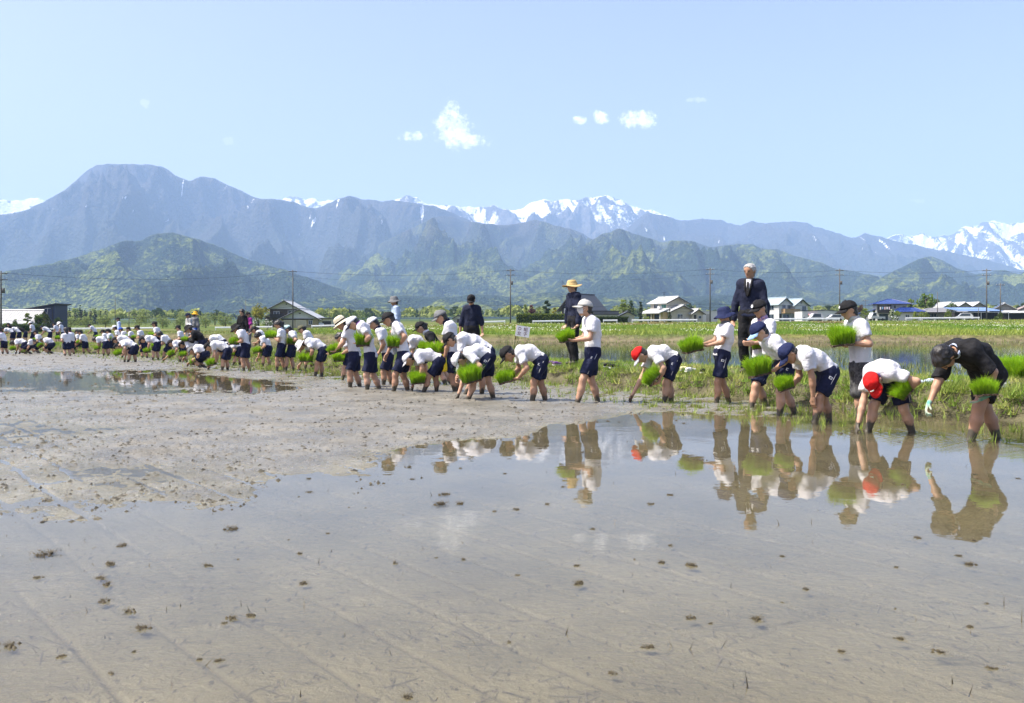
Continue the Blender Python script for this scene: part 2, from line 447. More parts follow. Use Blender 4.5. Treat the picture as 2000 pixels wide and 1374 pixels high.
def build_levee():
    n = len(LV); offs = np.array([p[0] for p in LPROF]); zs = np.array([p[1] for p in LPROF])
    of = np.interp(np.linspace(0, len(offs) - 1, 45), range(len(offs)), offs); zf = np.interp(np.linspace(0, len(offs) - 1, 45), range(len(offs)), zs)
    X = LV[:, 0][:, None] + LN[:, 0][:, None] * of[None]; Y = LV[:, 1][:, None] + LN[:, 1][:, None] * of[None]
    amp = np.where((of > -0.1) & (of < 0.7), 0.10, 0.035)[None]
    Z = zf[None] + amp * fbm(X * 2.3, Y * 2.3, 4) * 1.3 + 0.03 * fbm(X * 6 + 3, Y * 6, 3) * (of[None] > -0.1)
    X = X + LN[:, 0][:, None] * 0.10 * fbm(X * 1.1, Y * 1.1, 3); Y = Y + LN[:, 1][:, None] * 0.10 * fbm(X * 1.1, Y * 1.1, 3)
    V = np.stack([X, Y, Z], -1).reshape(-1, 3); idx = np.arange(V.shape[0]).reshape(n, 45)
    Q = np.stack([idx[:-1, :-1], idx[1:, :-1], idx[1:, 1:], idx[:-1, 1:]], -1).reshape(-1, 4)
    me = mesh_np('levee', V, Q)
    tag(link('levee', me, mat('levee_soil', (0.045, 0.038, 0.022), 0.85, scale=3.2, bump=1.0, bscale=22, bdist=0.06, col2=(0.15, 0.14, 0.07), detail=6)), kind='structure')
build_levee()

# the paddy beyond the levee, a hand's breadth higher
Z2 = 0.15
def build_second_paddy():
    A = LV + LN * 3.3
    far = np.stack([A[:, 0] + (74 - A[:, 1]) * 0.9, np.full(len(A), 74.0)], 1)
    keep = A[:, 1] < 72
    A = A[keep]; far = far[keep]
    n = len(A); far[:, 0] = np.linspace(150, -75, n)
    V = np.concatenate([np.c_[A, np.full(n, Z2)], np.c_[far, np.full(n, Z2)]])
    Q = np.array([(i, i + 1, n + i + 1, n + i) for i in range(n - 1)])
    tag(link('second_paddy_water', mesh_np('second_paddy_water', V, Q, False), water_material('second_paddy_water', 0.65, (0.15, 0.145, 0.085), 0.0030)), kind='structure')
    V2 = V.copy(); V2[:, 2] = Z2 - 0.05
    tag(link('second_paddy_mud', mesh_np('second_paddy_mud', V2, Q, False), MUD), kind='structure')
build_second_paddy()

# ------------------------------------------------------------------ rising fields and the plain
BANK_Y = 72.5
def field_z(X, Y):
    """far fields: bank at the second paddy's edge, then a slope that rises, more to the right"""
    X = np.asarray(X, float); Y = np.asarray(Y, float)
    px = np.clip(1000 + F * X / np.maximum(Y, 60), -300, 2300)
    z75 = np.interp(px, [-300, 0, 300, 900, 2000], [0.80, 0.80, 0.86, 0.72, 0.68])
    yb = np.interp(px, [-300, 0, 500, 1000, 1500, 2000, 2300], [651, 650, 645, 633, 629, 625, 623])
    z200 = CAMH + (HOR - yb) / F * 200
    t = np.clip((Y - 76) / (200 - 76), 0, None)
    z = np.where(t < 1, z75 + (z200 - z75) * t, z200 + (Y - 200) * 0.0125)
    bank = sstep(BANK_Y, BANK_Y + 2.2, Y)
    z = Z2 - 0.1 + (z - Z2 + 0.1) * bank
    z = z + 0.10 * fbm(X * 0.12, Y * 0.12, 3) * sstep(74, 80, Y) * sstep(215, 190, Y)
    return z + 0.05 * fbm(X * 1.1, Y * 1.1, 3) * bank * sstep(90, 76, Y)
def build_fields():
    Y = np.concatenate([np.linspace(71.5, 78, 22), np.geomspace(79, 215, 60), np.geomspace(225, 9000, 40)])
    pxs = np.concatenate([[-6000, -2500, -1000], np.linspace(-300, 2300, 220), [3000, 4500, 8000]])
    PX, YY = np.meshgrid(pxs, Y); XX = (PX - 1000) / F * YY
    Z = field_z(XX, YY)
    V = np.stack([XX, YY, Z], -1).reshape(-1, 3); idx = np.arange(XX.size).reshape(XX.shape)
    Q = np.stack([idx[:-1, :-1], idx[:-1, 1:], idx[1:, 1:], idx[1:, :-1]], -1).reshape(-1, 4)
    me = mesh_np('fields', V, Q)
    soil = sstep(BANK_Y + 2.4, BANK_Y + 0.9, YY + 0.8 * fbm(XX * 0.4, YY * 0.4, 2))
    g = fbm(XX * 0.05, YY * 0.05, 3)
    c = np.zeros(XX.shape + (3,)); c[:] = (0.085, 0.125, 0.028)
    c = c + (np.array((0.15, 0.15, 0.045)) - c) * sstep(-0.2, 0.4, g)[..., None]
    c = c + (np.array((0.17, 0.145, 0.10)) - c) * soil[..., None]
    road = sstep(196, 198, YY) * sstep(204, 202, YY)
    c = c + (np.array((0.20, 0.19, 0.17)) - c) * (road * 0.8)[..., None]
    far = sstep(300, 600, YY)
    c = c + (np.array((0.055, 0.085, 0.028)) - c) * far[..., None]
    add_attr(me, 'col', c.reshape(-1, 3))
    m, nt, out = nodes_of('field_grass')
    at = nt.nodes.new('ShaderNodeAttribute'); at.attribute_name = 'col'
    p = nt.nodes.new('ShaderNodeBsdfPrincipled'); p.inputs['Roughness'].default_value = 0.9; nt.links.new(p.outputs[0], out.inputs[0]); p.inputs['Specular IOR Level'].default_value = 0.1
    tc = nt.nodes.new('ShaderNodeTexCoord'); nz = nt.nodes.new('ShaderNodeTexNoise'); nt.links.new(tc.outputs['Object'], nz.inputs['Vector']); nz.inputs['Scale'].default_value = 1.6; nz.inputs['Detail'].default_value = 6
    rp = nt.nodes.new('ShaderNodeValToRGB'); nt.links.new(nz.outputs['Fac'], rp.inputs[0]); rp.color_ramp.elements[0].position = .3; rp.color_ramp.elements[1].position = .7
    rp.color_ramp.elements[0].color = (.55, .55, .5, 1); rp.color_ramp.elements[1].color = (1.25, 1.25, 1.1, 1)
    mx = nt.nodes.new('ShaderNodeMixRGB'); mx.blend_type = 'MULTIPLY'; mx.inputs[0].default_value = 1; nt.links.new(at.outputs['Color'], mx.inputs[1]); nt.links.new(rp.outputs[0], mx.inputs[2]); nt.links.new(mx.outputs[0], p.inputs['Base Color'])
    bp = nt.nodes.new('ShaderNodeBump'); bp.inputs['Distance'].default_value = 0.15; nt.links.new(nz.outputs['Fac'], bp.inputs['Height']); nt.links.new(bp.outputs[0], p.inputs['Normal'])
    tag(link('fields', me, m), kind='structure')
build_fields()

# ------------------------------------------------------------------ mountains
def mountain_material(name, low, fresh, high, zlow, zhigh, fresh_amt, tex=0.018):
    m, nt, out = nodes_of(name); L = nt.links
    p = nt.nodes.new('ShaderNodeBsdfPrincipled'); p.inputs['Roughness'].default_value = 0.95; p.inputs['Specular IOR Level'].default_value = 0.05; L.new(p.outputs[0], out.inputs[0])
    tc = nt.nodes.new('ShaderNodeTexCoord'); sp = nt.nodes.new('ShaderNodeSeparateXYZ'); L.new(tc.outputs['Object'], sp.inputs[0])
    def noise(s, d=5, r=0.62):
        n = nt.nodes.new('ShaderNodeTexNoise'); L.new(tc.outputs['Object'], n.inputs['Vector']); n.inputs['Scale'].default_value = s; n.inputs['Detail'].default_value = d; n.inputs['Roughness'].default_value = r
        return n.outputs['Fac']
    def ramp(f, a, b, c1, c2):
        r_ = nt.nodes.new('ShaderNodeValToRGB'); L.new(f, r_.inputs[0]); r_.color_ramp.elements[0].position = a; r_.color_ramp.elements[1].position = b
        r_.color_ramp.elements[0].color = (*c1, 1); r_.color_ramp.elements[1].color = (*c2, 1); return r_.outputs[0]
    def mix(f, a, b, bt='MIX'):
        n = nt.nodes.new('ShaderNodeMixRGB'); n.blend_type = bt
        for i, v in enumerate((f, a, b)):
            if isinstance(v, (int, float)): n.inputs[i].default_value = v
            elif isinstance(v, tuple): n.inputs[i].default_value = (*v, 1)
            else: L.new(v, n.inputs[i])
        return n.outputs[0]
    def mth(op, a, b):
        n = nt.nodes.new('ShaderNodeMath'); n.operation = op
        for i, v in enumerate((a, b)):
            if isinstance(v, (int, float)): n.inputs[i].default_value = v
            else: L.new(v, n.inputs[i])
        return n.outputs[0]
    # trees coming into leaf in drifts, evergreen stands between them
    drift = ramp(mth('ADD', mth('MULTIPLY', noise(0.0028, 6, 0.7), 0.7), mth('MULTIPLY', noise(tex * 1.6, 3), 0.3)), 0.53 - fresh_amt, 0.62 - fresh_amt, (0, 0, 0), (1, 1, 1))
    g = mix(drift, low, fresh)
    hz = nt.nodes.new('ShaderNodeMapRange'); L.new(mth('ADD', sp.outputs['Z'], mth('MULTIPLY', mth('SUBTRACT', noise(0.003, 4), 0.5), (zhigh - zlow) * 1.6)), hz.inputs[0]); hz.inputs[1].default_value = zlow; hz.inputs[2].default_value = zhigh
    c = mix(hz.outputs[0], g, high)
    # single crowns
    vo = nt.nodes.new('ShaderNodeTexVoronoi'); L.new(tc.outputs['Object'], vo.inputs['Vector']); vo.inputs['Scale'].default_value = tex * 4
    c = mix(1.0, c, ramp(noise(tex * 3, 3), 0.33, 0.68, (0.52, 0.54, 0.57), (1.45, 1.42, 1.32)), 'MULTIPLY')
    at = nt.nodes.new('ShaderNodeAttribute'); at.attribute_name = 'snow'
    sn = mth('ADD', at.outputs['Fac'], mth('MULTIPLY', mth('SUBTRACT', noise(0.022, 6, 0.8), 0.5), 1.5))
    sf = ramp(sn, 0.50, 0.58, (0, 0, 0), (1, 1, 1))
    c = mix(sf, c, (0.85, 0.87, 0.90))
    L.new(c, p.inputs['Base Color'])
    bp = nt.nodes.new('ShaderNodeBump'); bp.inputs['Strength'].default_value = 0.9; bp.inputs['Distance'].default_value = 16.0
    L.new(mth('ADD', mth('ADD', vo.outputs['Distance'], noise(tex * 2, 4)), mth('MULTIPLY', noise(0.0035, 8, 0.58), 6.0)), bp.inputs['Height']); L.new(bp.outputs[0], p.inputs['Normal'])
    return m

def mountain(name, poly, Dc, Dt, ytoe, amp, lam, m, rows=70, step=3.0, snow=None, seed=0.0, conc=1.7, jag=1.0, streaks=None):
    P = np.array(poly, float)
    u = np.arange(P[0, 0], P[-1, 0] + step, step)
    yc = np.interp(u, P[:, 0], P[:, 1])
    k = np.ones(5) / 5; yc = np.convolve(np.pad(yc, 2, 'edge'), k, 'valid')
    yc = yc - jag * (fbm(u * 0.05 + seed, u * 0 + seed, 4) * 3.0)
    dc = Dc * (1 + 0.05 * pnoise(u * 0.004 + seed, u * 0 + 3.3))
    zc = CAMH + (HOR - yc) / F * dc
    t = np.linspace(0, 1, rows) ** 0.85
    T, U = np.meshgrid(t, u, indexing='ij')
    DC = np.broadcast_to(dc, T.shape); ZC = np.broadcast_to(zc, T.shape)
    Y = Dt + (DC - Dt) * T; X = (U - 1000) / F * Y
    zt = CAMH + (HOR - ytoe) / F * Dt
    prof = 0.22 * T + 0.78 * T ** conc
    wx = X / lam + 0.45 * fbm(X / lam * 0.5 + seed, Y / lam * 0.5, 2) + seed; wy = Y / (lam * 2.1) + 0.45 * fbm(X / lam * 0.5 - 7, Y / lam * 0.5 + seed, 2)
    rg = ridged(wx, wy, 6)
    w = np.sin(np.pi * np.clip(T, 0, 1)) ** 0.6
    Z = zt + (ZC - zt) * prof + amp * (rg - 0.42) * w * (ZC - zt) / (np.max(zc) - zt)
    lim = CAMH + (ZC - CAMH) * (Y / DC) * 0.995 - 2.0 * (1 - T)
    Z = np.where(T < 0.999, np.minimum(Z, lim), Z)
    Z = np.maximum(Z, zt - 12)
    # the far side falls away
    B = []
    for (dy, dz) in ((0.02, 0.06), (0.08, 0.22), (0.2, 0.6), (0.32, 1.0)):
        yb = dc * (1 + dy); B.append(np.stack([(u - 1000) / F * yb, yb, zc - (zc - zt) * dz], -1))
    V = np.concatenate([np.stack([X, Y, Z], -1), np.array(B)], 0)
    n, mm = V.shape[:2]; idx = np.arange(n * mm).reshape(n, mm)
    Q = np.stack([idx[:-1, :-1], idx[:-1, 1:], idx[1:, 1:], idx[1:, :-1]], -1).reshape(-1, 4)
    me = mesh_np(name, V.reshape(-1, 3), Q)
    sn = np.zeros((n, mm))
    if snow:
        z0, z1, gul = snow
        hh = (Z - z0) / (z1 - z0)
        rib = ridged(X / 150.0 + 3 * seed + .5 * fbm(X / 300, Y / 300, 2), Y / 420.0, 4)
        sn[:rows] = np.clip(hh, -1, 0.82) + gul * (0.42 - rg) * .5 - 1.5 * np.maximum(0, rib - .50)
        sn[rows:] = sn[rows - 1]
    if streaks:
        # old snow lying in steep gullies: narrow tongues that run downhill
        zs0, zs1, dens = streaks
        gl = pnoise(X / 48.0 + seed * 3, Y / 520.0) + 0.5 * pnoise(X / 26.0, Y / 260.0 + 3)
        pat = pnoise(X / 300.0 + 5, Y / 300.0 + seed)
        s2 = sstep(0.62 - dens, 0.80 - dens, gl) * sstep(0.0, 0.25, pat) * sstep(zs0, zs0 + 120, Z) * sstep(zs1, zs1 - 150, Z)
        sn[:rows] = np.maximum(sn[:rows], s2 * 0.75)
    add_attr(me, 'snow', sn.ravel())
    tag(link(name, me, m), kind='structure')

def build_mountains():
    dark, fresh, bare = (0.021, 0.038, 0.030), (0.125, 0.150, 0.040), (0.055, 0.048, 0.044)
    m_far = mountain_material('snow_range', (0.05, 0.055, 0.055), (0.06, 0.06, 0.05), (0.10, 0.095, 0.10), 300, 1200, -0.2, 0.008)
    m_mid = mountain_material('upper_forest', (0.030, 0.040, 0.035), (0.05, 0.06, 0.035), (0.050, 0.046, 0.048), 350, 1100, -0.06, 0.011)
    m_low = mountain_material('lower_forest', dark, fresh, bare, 420, 900, 0.03, 0.018)
    m_hill = mountain_material('green_hill', dark, (0.150, 0.180, 0.045), (0.085, 0.072, 0.045), 450, 850, 0.025, 0.024)
    mountain('snow_mountain', [(-260, 400), (-100, 392), (0, 386), (12, 391), (35, 393), (60, 387), (85, 389), (120, 398), (190, 430), (480, 430), (535, 396), (555, 388), (572, 384), (590, 391), (612, 389), (632, 393), (660, 391), (720, 420), (800, 470)],
             12800, 10300, 560, 450, 800, m_far, 50, 3.0, (0, 800, 1.2), 1.7, 1.4, 2.2)
    mountain('snow_mountain', [(1500, 560), (1650, 500), (1700, 480), (1740, 463), (1758, 457), (1772, 462), (1788, 461), (1803, 454), (1818, 463), (1850, 461), (1875, 448), (1905, 439), (1940, 431), (1962, 436), (1985, 435), (2010, 438), (2100, 455), (2350, 500)],
             12800, 10000, 575, 560, 560, m_far, 90, 2.0, (0, 900, 2.0), 8.2, 1.4, 2.2)
    mountain('snow_mountain', [(640, 470), (700, 420), (745, 400), (775, 389), (797, 381), (815, 387), (835, 399), (870, 404), (900, 402), (925, 406), (960, 402), (985, 409), (1002, 414), (1015, 408), (1040, 396), (1060, 390), (1080, 394), (1105, 390), (1130, 391), (1150, 387), (1168, 385),
              (1180, 380), (1195, 386), (1215, 392), (1235, 402), (1255, 411), (1270, 409), (1290, 418), (1330, 432), (1400, 470)],
             11400, 8800, 560, 560, 480, m_far, 100, 2.0, (960, 1600, 2.3), 3.3, 1.3, 2.0)
    mountain('blue_ridge', [(1180, 520), (1230, 440), (1262, 416), (1290, 420), (1330, 431), (1365, 428), (1400, 429), (1440, 441), (1470, 432), (1490, 438), (1510, 434), (1570, 434), (1600, 445), (1635, 455), (1665, 466), (1690, 457), (1712, 460), (1730, 466), (1790, 480), (1850, 491), (1920, 506), (2000, 528), (2100, 548), (2300, 565)],
             9800, 6800, 600, 540, 700, m_mid, 70, 2.6, None, 5.1, 1.3, 1.4, (600, 1250, 0.02))
    mountain('flat_topped_mountain', [(-320, 455), (-200, 440), (-60, 430), (0, 420), (40, 414), (75, 400), (100, 387), (128, 370), (150, 352), (165, 338), (180, 326), (195, 322), (225, 320), (248, 322), (262, 321), (300, 322), (318, 326), (332, 334), (346, 345), (372, 355), (380, 349), (392, 345), (415, 348), (445, 361), (480, 378), (505, 388), (540, 390), (575, 394),
              (600, 405), (617, 408), (640, 398), (665, 387), (683, 383), (705, 389), (745, 393), (780, 392), (800, 396), (850, 403), (880, 415), (920, 431), (960, 441), (1020, 455), (1090, 480)],
             8800, 5600, 600, 950, 800, m_mid, 110, 2.6, None, 2.2, 1.25, 1.0, (760, 1400, 0.04))
    mountain('forested_ridge', [(560, 600), (640, 545), (700, 505), (740, 478), (780, 455), (820, 438), (845, 424), (862, 420), (885, 424), (912, 432), (945, 437), (986, 440), (1012, 437), (1045, 429), (1065, 433), (1087, 440), (1122, 449), (1147, 462), (1190, 480), (1300, 520)],
             8200, 3600, 612, 620, 640, m_low, 100, 2.8, None, 6.4, 1.35, 1.0)
    mountain('forested_ridge', [(900, 600), (980, 570), (1050, 535), (1100, 505), (1150, 472), (1180, 456), (1210, 446), (1230, 453), (1260, 463), (1290, 473), (1315, 470), (1352, 470), (1375, 478), (1391, 485), (1405, 480), (1440, 476), (1468, 477), (1496, 487), (1517, 485), (1545, 498), (1597, 510), (1625, 522), (1685, 534), (1737, 541), (1800, 556), (1900, 580)],
             7200, 2900, 616, 560, 580, m_low, 100, 2.8, None, 9.9, 1.3, 1.0)
    mountain('green_hill', [(1560, 612), (1640, 580), (1700, 553), (1750, 528), (1785, 510), (1815, 501), (1840, 508), (1865, 522), (1905, 536), (1940, 531), (1960, 527), (1990, 535), (2030, 520), (2090, 505), (2200, 530), (2350, 590)],
             5400, 2700, 616, 260, 520, m_hill, 70, 2.8, None, 4.5, 1.15, 0.8)
    mountain('green_hill', [(-380, 590), (-200, 560), (-80, 545), (0, 533), (60, 521), (105, 513), (150, 502), (196, 486), (225, 475), (245, 470), (270, 471), (300, 458), (332, 454), (350, 457), (367, 463), (395, 470), (420, 478), (465, 500), (518, 517), (560, 528), (595, 540), (650, 560), (720, 580), (820, 604)],
             4900, 2500, 618, 360, 520, m_hill, 90, 2.8, None, 7.7, 1.15, 1.0)
    mountain('foothill', [(380, 618), (480, 612), (560, 600), (640, 588), (720, 580), (790, 576), (860, 582), (930, 574), (1000, 580), (1080, 570), (1150, 577), (1240, 572), (1330, 580), (1420, 576), (1520, 585), (1620, 592), (1720, 600), (1850, 606), (2000, 600), (2150, 608), (2300, 616)],
             3400, 1900, 622, 60, 260, m_hill, 40, 3.5, None, 1.4, 1.1, 1.0)
build_mountains()

# the air between here and the mountains
def build_haze():
    b = MB(); b.box(-32000, 32000, -6000, 30000, -3.0, 1960.0)
    m, nt, out = nodes_of('haze')
    v = nt.nodes.new('ShaderNodeVolumePrincipled')
    v.inputs['Color'].default_value = (0.44, 0.645, 1.0, 1)
    v.inputs['Density'].default_value = HAZE
    v.inputs['Anisotropy'].default_value = 0.0
    nt.links.new(v.outputs[0], out.inputs['Volume'])
    tag(b.build('haze', m), kind='stuff')
HAZE = 1.03e-4
build_haze()
# ------------------------------------------------------------------ bodies: smooth unions of tapered limbs, meshed with surface nets
def sd_field(prims, res, k, warp=None):
    """prims: (a, b, ra, rb, cuts) ; returns verts, quads"""
    A = np.array([p[0] for p in prims], float); B = np.array([p[1] for p in prims], float)
    rm = np.array([max(p[2], p[3]) for p in prims])[:, None]
    lo = np.minimum(A - rm, B - rm).min(0) - 3 * res - 0.01; hi = np.maximum(A + rm, B + rm).max(0) + 3 * res + 0.01
    dim = np.ceil((hi - lo) / res).astype(int) + 1
    fld = np.full(dim, 0.15, np.float32)
    ax = [lo[i] + res * np.arange(dim[i]) for i in range(3)]
    for (a, b, ra, rb, cuts) in prims:
        a = np.asarray(a, float); b = np.asarray(b, float)
        mg = max(ra, rb) + k + 2 * res
        l = np.maximum(0, np.floor((np.minimum(a, b) - mg - lo) / res)).astype(int); h = np.minimum(dim, np.ceil((np.maximum(a, b) + mg - lo) / res).astype(int) + 1)
        X = ax[0][l[0]:h[0], None, None]; Y = ax[1][None, l[1]:h[1], None]; Z = ax[2][None, None, l[2]:h[2]]
        ba = b - a; l2 = max(float(ba @ ba), 1e-9)
        t = np.clip(((X - a[0]) * ba[0] + (Y - a[1]) * ba[1] + (Z - a[2]) * ba[2]) / l2, 0, 1)
        d = np.sqrt((X - a[0] - t * ba[0]) ** 2 + (Y - a[1] - t * ba[1]) ** 2 + (Z - a[2] - t * ba[2]) ** 2) - (ra + (rb - ra) * t)
        for (pt, n) in cuts or ():
            d = np.maximum(d, (X - pt[0]) * n[0] + (Y - pt[1]) * n[1] + (Z - pt[2]) * n[2])
        sub = fld[l[0]:h[0], l[1]:h[1], l[2]:h[2]]
        hh = np.maximum(k - np.abs(sub - d), 0) / k
        fld[l[0]:h[0], l[1]:h[1], l[2]:h[2]] = np.minimum(sub, d) - hh * hh * k * 0.25
    if warp is not None:
        fld = fld + warp(ax[0][:, None, None], ax[1][None, :, None], ax[2][None, None, :])
    return fld, lo, res

def surface_nets(fld, lo, res):
    s = fld < 0
    c = [s[i:s.shape[0] - 1 + i, j:s.shape[1] - 1 + j, k:s.shape[2] - 1 + k] for i in (0, 1) for j in (0, 1) for k in (0, 1)]
    n = sum(x.astype(np.int8) for x in c)
    act = np.argwhere((n > 0) & (n < 8))
    vid = np.full(n.shape, -1, np.int32); vid[tuple(act.T)] = np.arange(len(act))
    acc = np.zeros((len(act), 3)); cnt = np.zeros(len(act))
    corner = [(i, j, k) for i in (0, 1) for j in (0, 1) for k in (0, 1)]
    val = [fld[tuple((act + o).T)] for o in corner]
    for p in range(8):
        for q in range(p + 1, 8):
            o, r = corner[p], corner[q]
            if sum(abs(o[i] - r[i]) for i in range(3)) != 1: continue
            a, b = val[p], val[q]; m = (a < 0) != (b < 0)
            t = np.where(m, a / np.where(m, a - b, 1), 0)
            pt = np.array(o)[None] + t[:, None] * (np.array(r) - np.array(o))[None]
            acc += np.where(m[:, None], pt, 0); cnt += m
    V = lo + res * (act + acc / cnt[:, None])
    quads = []
    for axis in range(3):
        o1, o2 = [i for i in range(3) if i != axis]
        a = np.take(s, range(s.shape[axis] - 1), axis); b = np.take(s, range(1, s.shape[axis]), axis)
        e = np.argwhere(a != b)
        e = e[(e[:, o1] > 0) & (e[:, o2] > 0) & (e[:, o1] < s.shape[o1] - 1) & (e[:, o2] < s.shape[o2] - 1)]
        ins = s[tuple(e.T)]
        d1 = np.zeros(3, int); d1[o1] = 1; d2 = np.zeros(3, int); d2[o2] = 1
        q = np.stack([vid[tuple((e - d1 - d2).T)], vid[tuple((e - d2).T)], vid[tuple(e.T)], vid[tuple((e - d1).T)]], 1)
        flip = ins if axis != 1 else ~ins
        q[~flip] = q[~flip][:, ::-1]
        quads.append(q)
    Q = np.concatenate(quads)
    return V, Q[(Q >= 0).all(1)]

def relax(V, Q, it=1):
    for _ in range(it):
        s = np.zeros_like(V); c = np.zeros(len(V))
        for i in range(4):
            a, b = Q[:, i], Q[:, (i + 1) % 4]
            np.add.at(s, a, V[b]); np.add.at(c, a, 1); np.add.at(s, b, V[a]); np.add.at(c, b, 1)
        V = 0.5 * V + 0.5 * s / np.maximum(c, 1)[:, None]
    return V

def body_mesh(prims, res, k, warp=None, it=1):
    f, lo, r = sd_field(prims, res, k, warp)
    V, Q = surface_nets(f, lo, r)
    return relax(V, Q, it), Q

def v3(*a): return np.array(a, float)
def unit(a):
    n = np.linalg.norm(a); return a / n if n > 1e-9 else a
def ik(a, t, l1, l2, pole):
    d = t - a; L = np.linalg.norm(d)
    if L > (l1 + l2) * 0.995:
        s = L / ((l1 + l2) * 0.995); l1 *= s; l2 *= s
    e = d / L
    x = (l1 * l1 - l2 * l2 + L * L) / (2 * L); h = math.sqrt(max(l1 * l1 - x * x, 0))
    p = pole - e * (pole @ e); p = unit(p)
    return a + e * x + p * h

# a hand in its own frame: wrist at the origin, fingers along +x, palm up (+z), thumb on side s
def hand_prims(curl, s=1):
    P = [((-.01, 0, 0), (.03, 0, 0), .024, .024, None)]
    for y in (-.024, -.008, .008, .024): P.append(((.0, y * .7, 0), (.078, y, .0), .017, .014, None))
    for y, l in ((-.028 * s, .062), (-.0095 * s, .074), (.0095 * s, .080), (.028 * s, .070)):
        a = v3(.080, y, 0); ang = 0.35 * curl
        for seg, f in ((.45, 1), (.32, 1), (.23, 1)):
            b = a + v3(math.cos(ang), 0, math.sin(ang)) * l * seg
            P.append((tuple(a), tuple(b), .0088, .0078, None)); a = b; ang += 0.8 * curl
    P.append(((.018, .024 * s, .0), (.050, .050 * s, .012), .0135, .011, None)); P.append(((.050, .050 * s, .012), (.082, .054 * s, .012 + .028 * curl), .0105, .0085, None))
    return P
_hand = {}
def hand_mesh(curl, s, res):
    key = (curl, s, res)
    if key not in _hand: _hand[key] = body_mesh(hand_prims(curl, s), res, 0.008, None, 0)
    return _hand[key]

def frame_from(x, zhint):
    x = unit(x); y = unit(np.cross(zhint, x)); z = np.cross(x, y)
    return np.stack([x, y, z], 1)

# headgear in the head's own frame (x forward, z up, centre of the head at the origin)
def cap_meshes():
    dome = MB(); n, m = 20, 7; v = []
    for i in range(m + 1):
        a = (math.pi / 2) * (i / m) * 0.98
        for k in range(n):
            t = 2 * math.pi * k / n; pan = 1 + 0.012 * math.cos(6 * t)
            front = 0.012 * max(0, math.cos(t)) * math.sin(a) ** 0.5
            v.append((.117 * math.cos(a) * math.cos(t) * pan - .008, .099 * math.cos(a) * math.sin(t) * pan, .026 + (.100 + front) * math.sin(a) - 0.012 * math.cos(t) * (1 - math.sin(a)) * -0.3))
    f = [(i * n + k, i * n + (k + 1) % n, (i + 1) * n + (k + 1) % n, (i + 1) * n + k) for i in range(m) for k in range(n)]
    f.append(tuple(range(m * n, m * n + n)))
    # turned-in sweat band
    for k in range(n):
        x, y, z = v[k]; v.append((x * .93, y * .93, z + .006))
    base = (m + 1) * n
    f += [(base + k, base + (k + 1) % n, (k + 1) % n, k) for k in range(n)]
    dome.add(v, f)
    brim = MB(); v = []; f = []; a_, b_ = 12, 4
    for side in (0, 1):
        for j in range(b_ + 1):
            for i in range(a_ + 1):
                t = -1.15 + 2.3 * i / a_; r = j / b_
                x = .106 * math.cos(t) * (1 - r) + r * (.106 * math.cos(t) + .088 * math.cos(t) ** 0.6 if math.cos(t) > 0 else .106 * math.cos(t))
                y = .094 * math.sin(t) * (1 + 0.02 * r)
                v.append((x - .004, y, .030 - .018 * r - 1.6 * y * y * (0.4 + r) - .006 * side))
    w = a_ + 1
    for j in range(b_):
        for i in range(a_): f.append((j * w + i, (j + 1) * w + i, (j + 1) * w + i + 1, j * w + i + 1)); o = (b_ + 1) * w; f.append((o + j * w + i, o + j * w + i + 1, o + (j + 1) * w + i + 1, o + (j + 1) * w + i))
    o = (b_ + 1) * w
    for i in range(a_): f.append((b_ * w + i, o + b_ * w + i, o + b_ * w + i + 1, b_ * w + i + 1))
    brim.add(v, f)
    return dome.mesh('cap_dome', True), brim.mesh('cap_brim', True)
CAP_DOME, CAP_BRIM = cap_meshes()
def lathe_hat(prof, wob=None, sx=1.13, n=24):
    b = MB(); b.lathe(prof, n, wob); b.v = [(x * sx, y * .97, z) for (x, y, z) in b.v]; return b.mesh('hat', True)
BUCKET = lathe_hat([(.001, .132), (.045, .131), (.075, .122), (.092, .085), (.099, .032), (.105, .026), (.135, .004), (.160, -.016), (.161, -.021), (.135, -.002), (.098, .020)], lambda r, t: (0.012 * math.sin(3 * t + 1) + 0.008 * math.cos(2 * t)) * max(0, r - .1) / .06)
STRAW = lathe_hat([(.001, .118), (.035, .122), (.065, .128), (.082, .105), (.094, .06), (.100, .030), (.112, .024), (.150, .016), (.188, .008), (.189, .003), (.150, .010), (.099, .020)], lambda r, t: (-0.030 * math.cos(2 * t) * -1 + 0.006 * math.sin(3 * t)) * max(0, r - .1) / .115)
BAND = lathe_hat([(.101, .030), (.0975, .060), (.0965, .060), (.0995, .030)])
ROUNDSTRAW = lathe_hat([(.001, .150), (.045, .148), (.080, .128), (.097, .085), (.101, .030), (.115, .018), (.150, .004), (.172, -.008), (.173, -.013), (.150, -.002), (.099, .018)], lambda r, t: 0.008 * math.sin(2 * t) * max(0, r - .1) / .06)
BAND2 = lathe_hat([(.1035, .028), (.1015, .058), (.1005, .058), (.1025, .028)])
def ball(sx, sy, sz, n=10, m=6):
    b = MB(); v = []; f = []
    for i in range(m + 1):
        a = -math.pi / 2 + math.pi * i / m
        for k in range(n):
            t = 2 * math.pi * k / n; v.append((sx * math.cos(a) * math.cos(t), sy * math.cos(a) * math.sin(t), sz * math.sin(a)))
    for i in range(m):
        for k in range(n): f.append((i * n + k, i * n + (k + 1) % n, (i + 1) * n + (k + 1) % n, (i + 1) * n + k))
    b.add(v, f); return b.mesh('ball', True)
EYE = ball(.006, .016, .0085); MOUTH = ball(.006, .021, .005); BROW = ball(.006, .020, .0035)
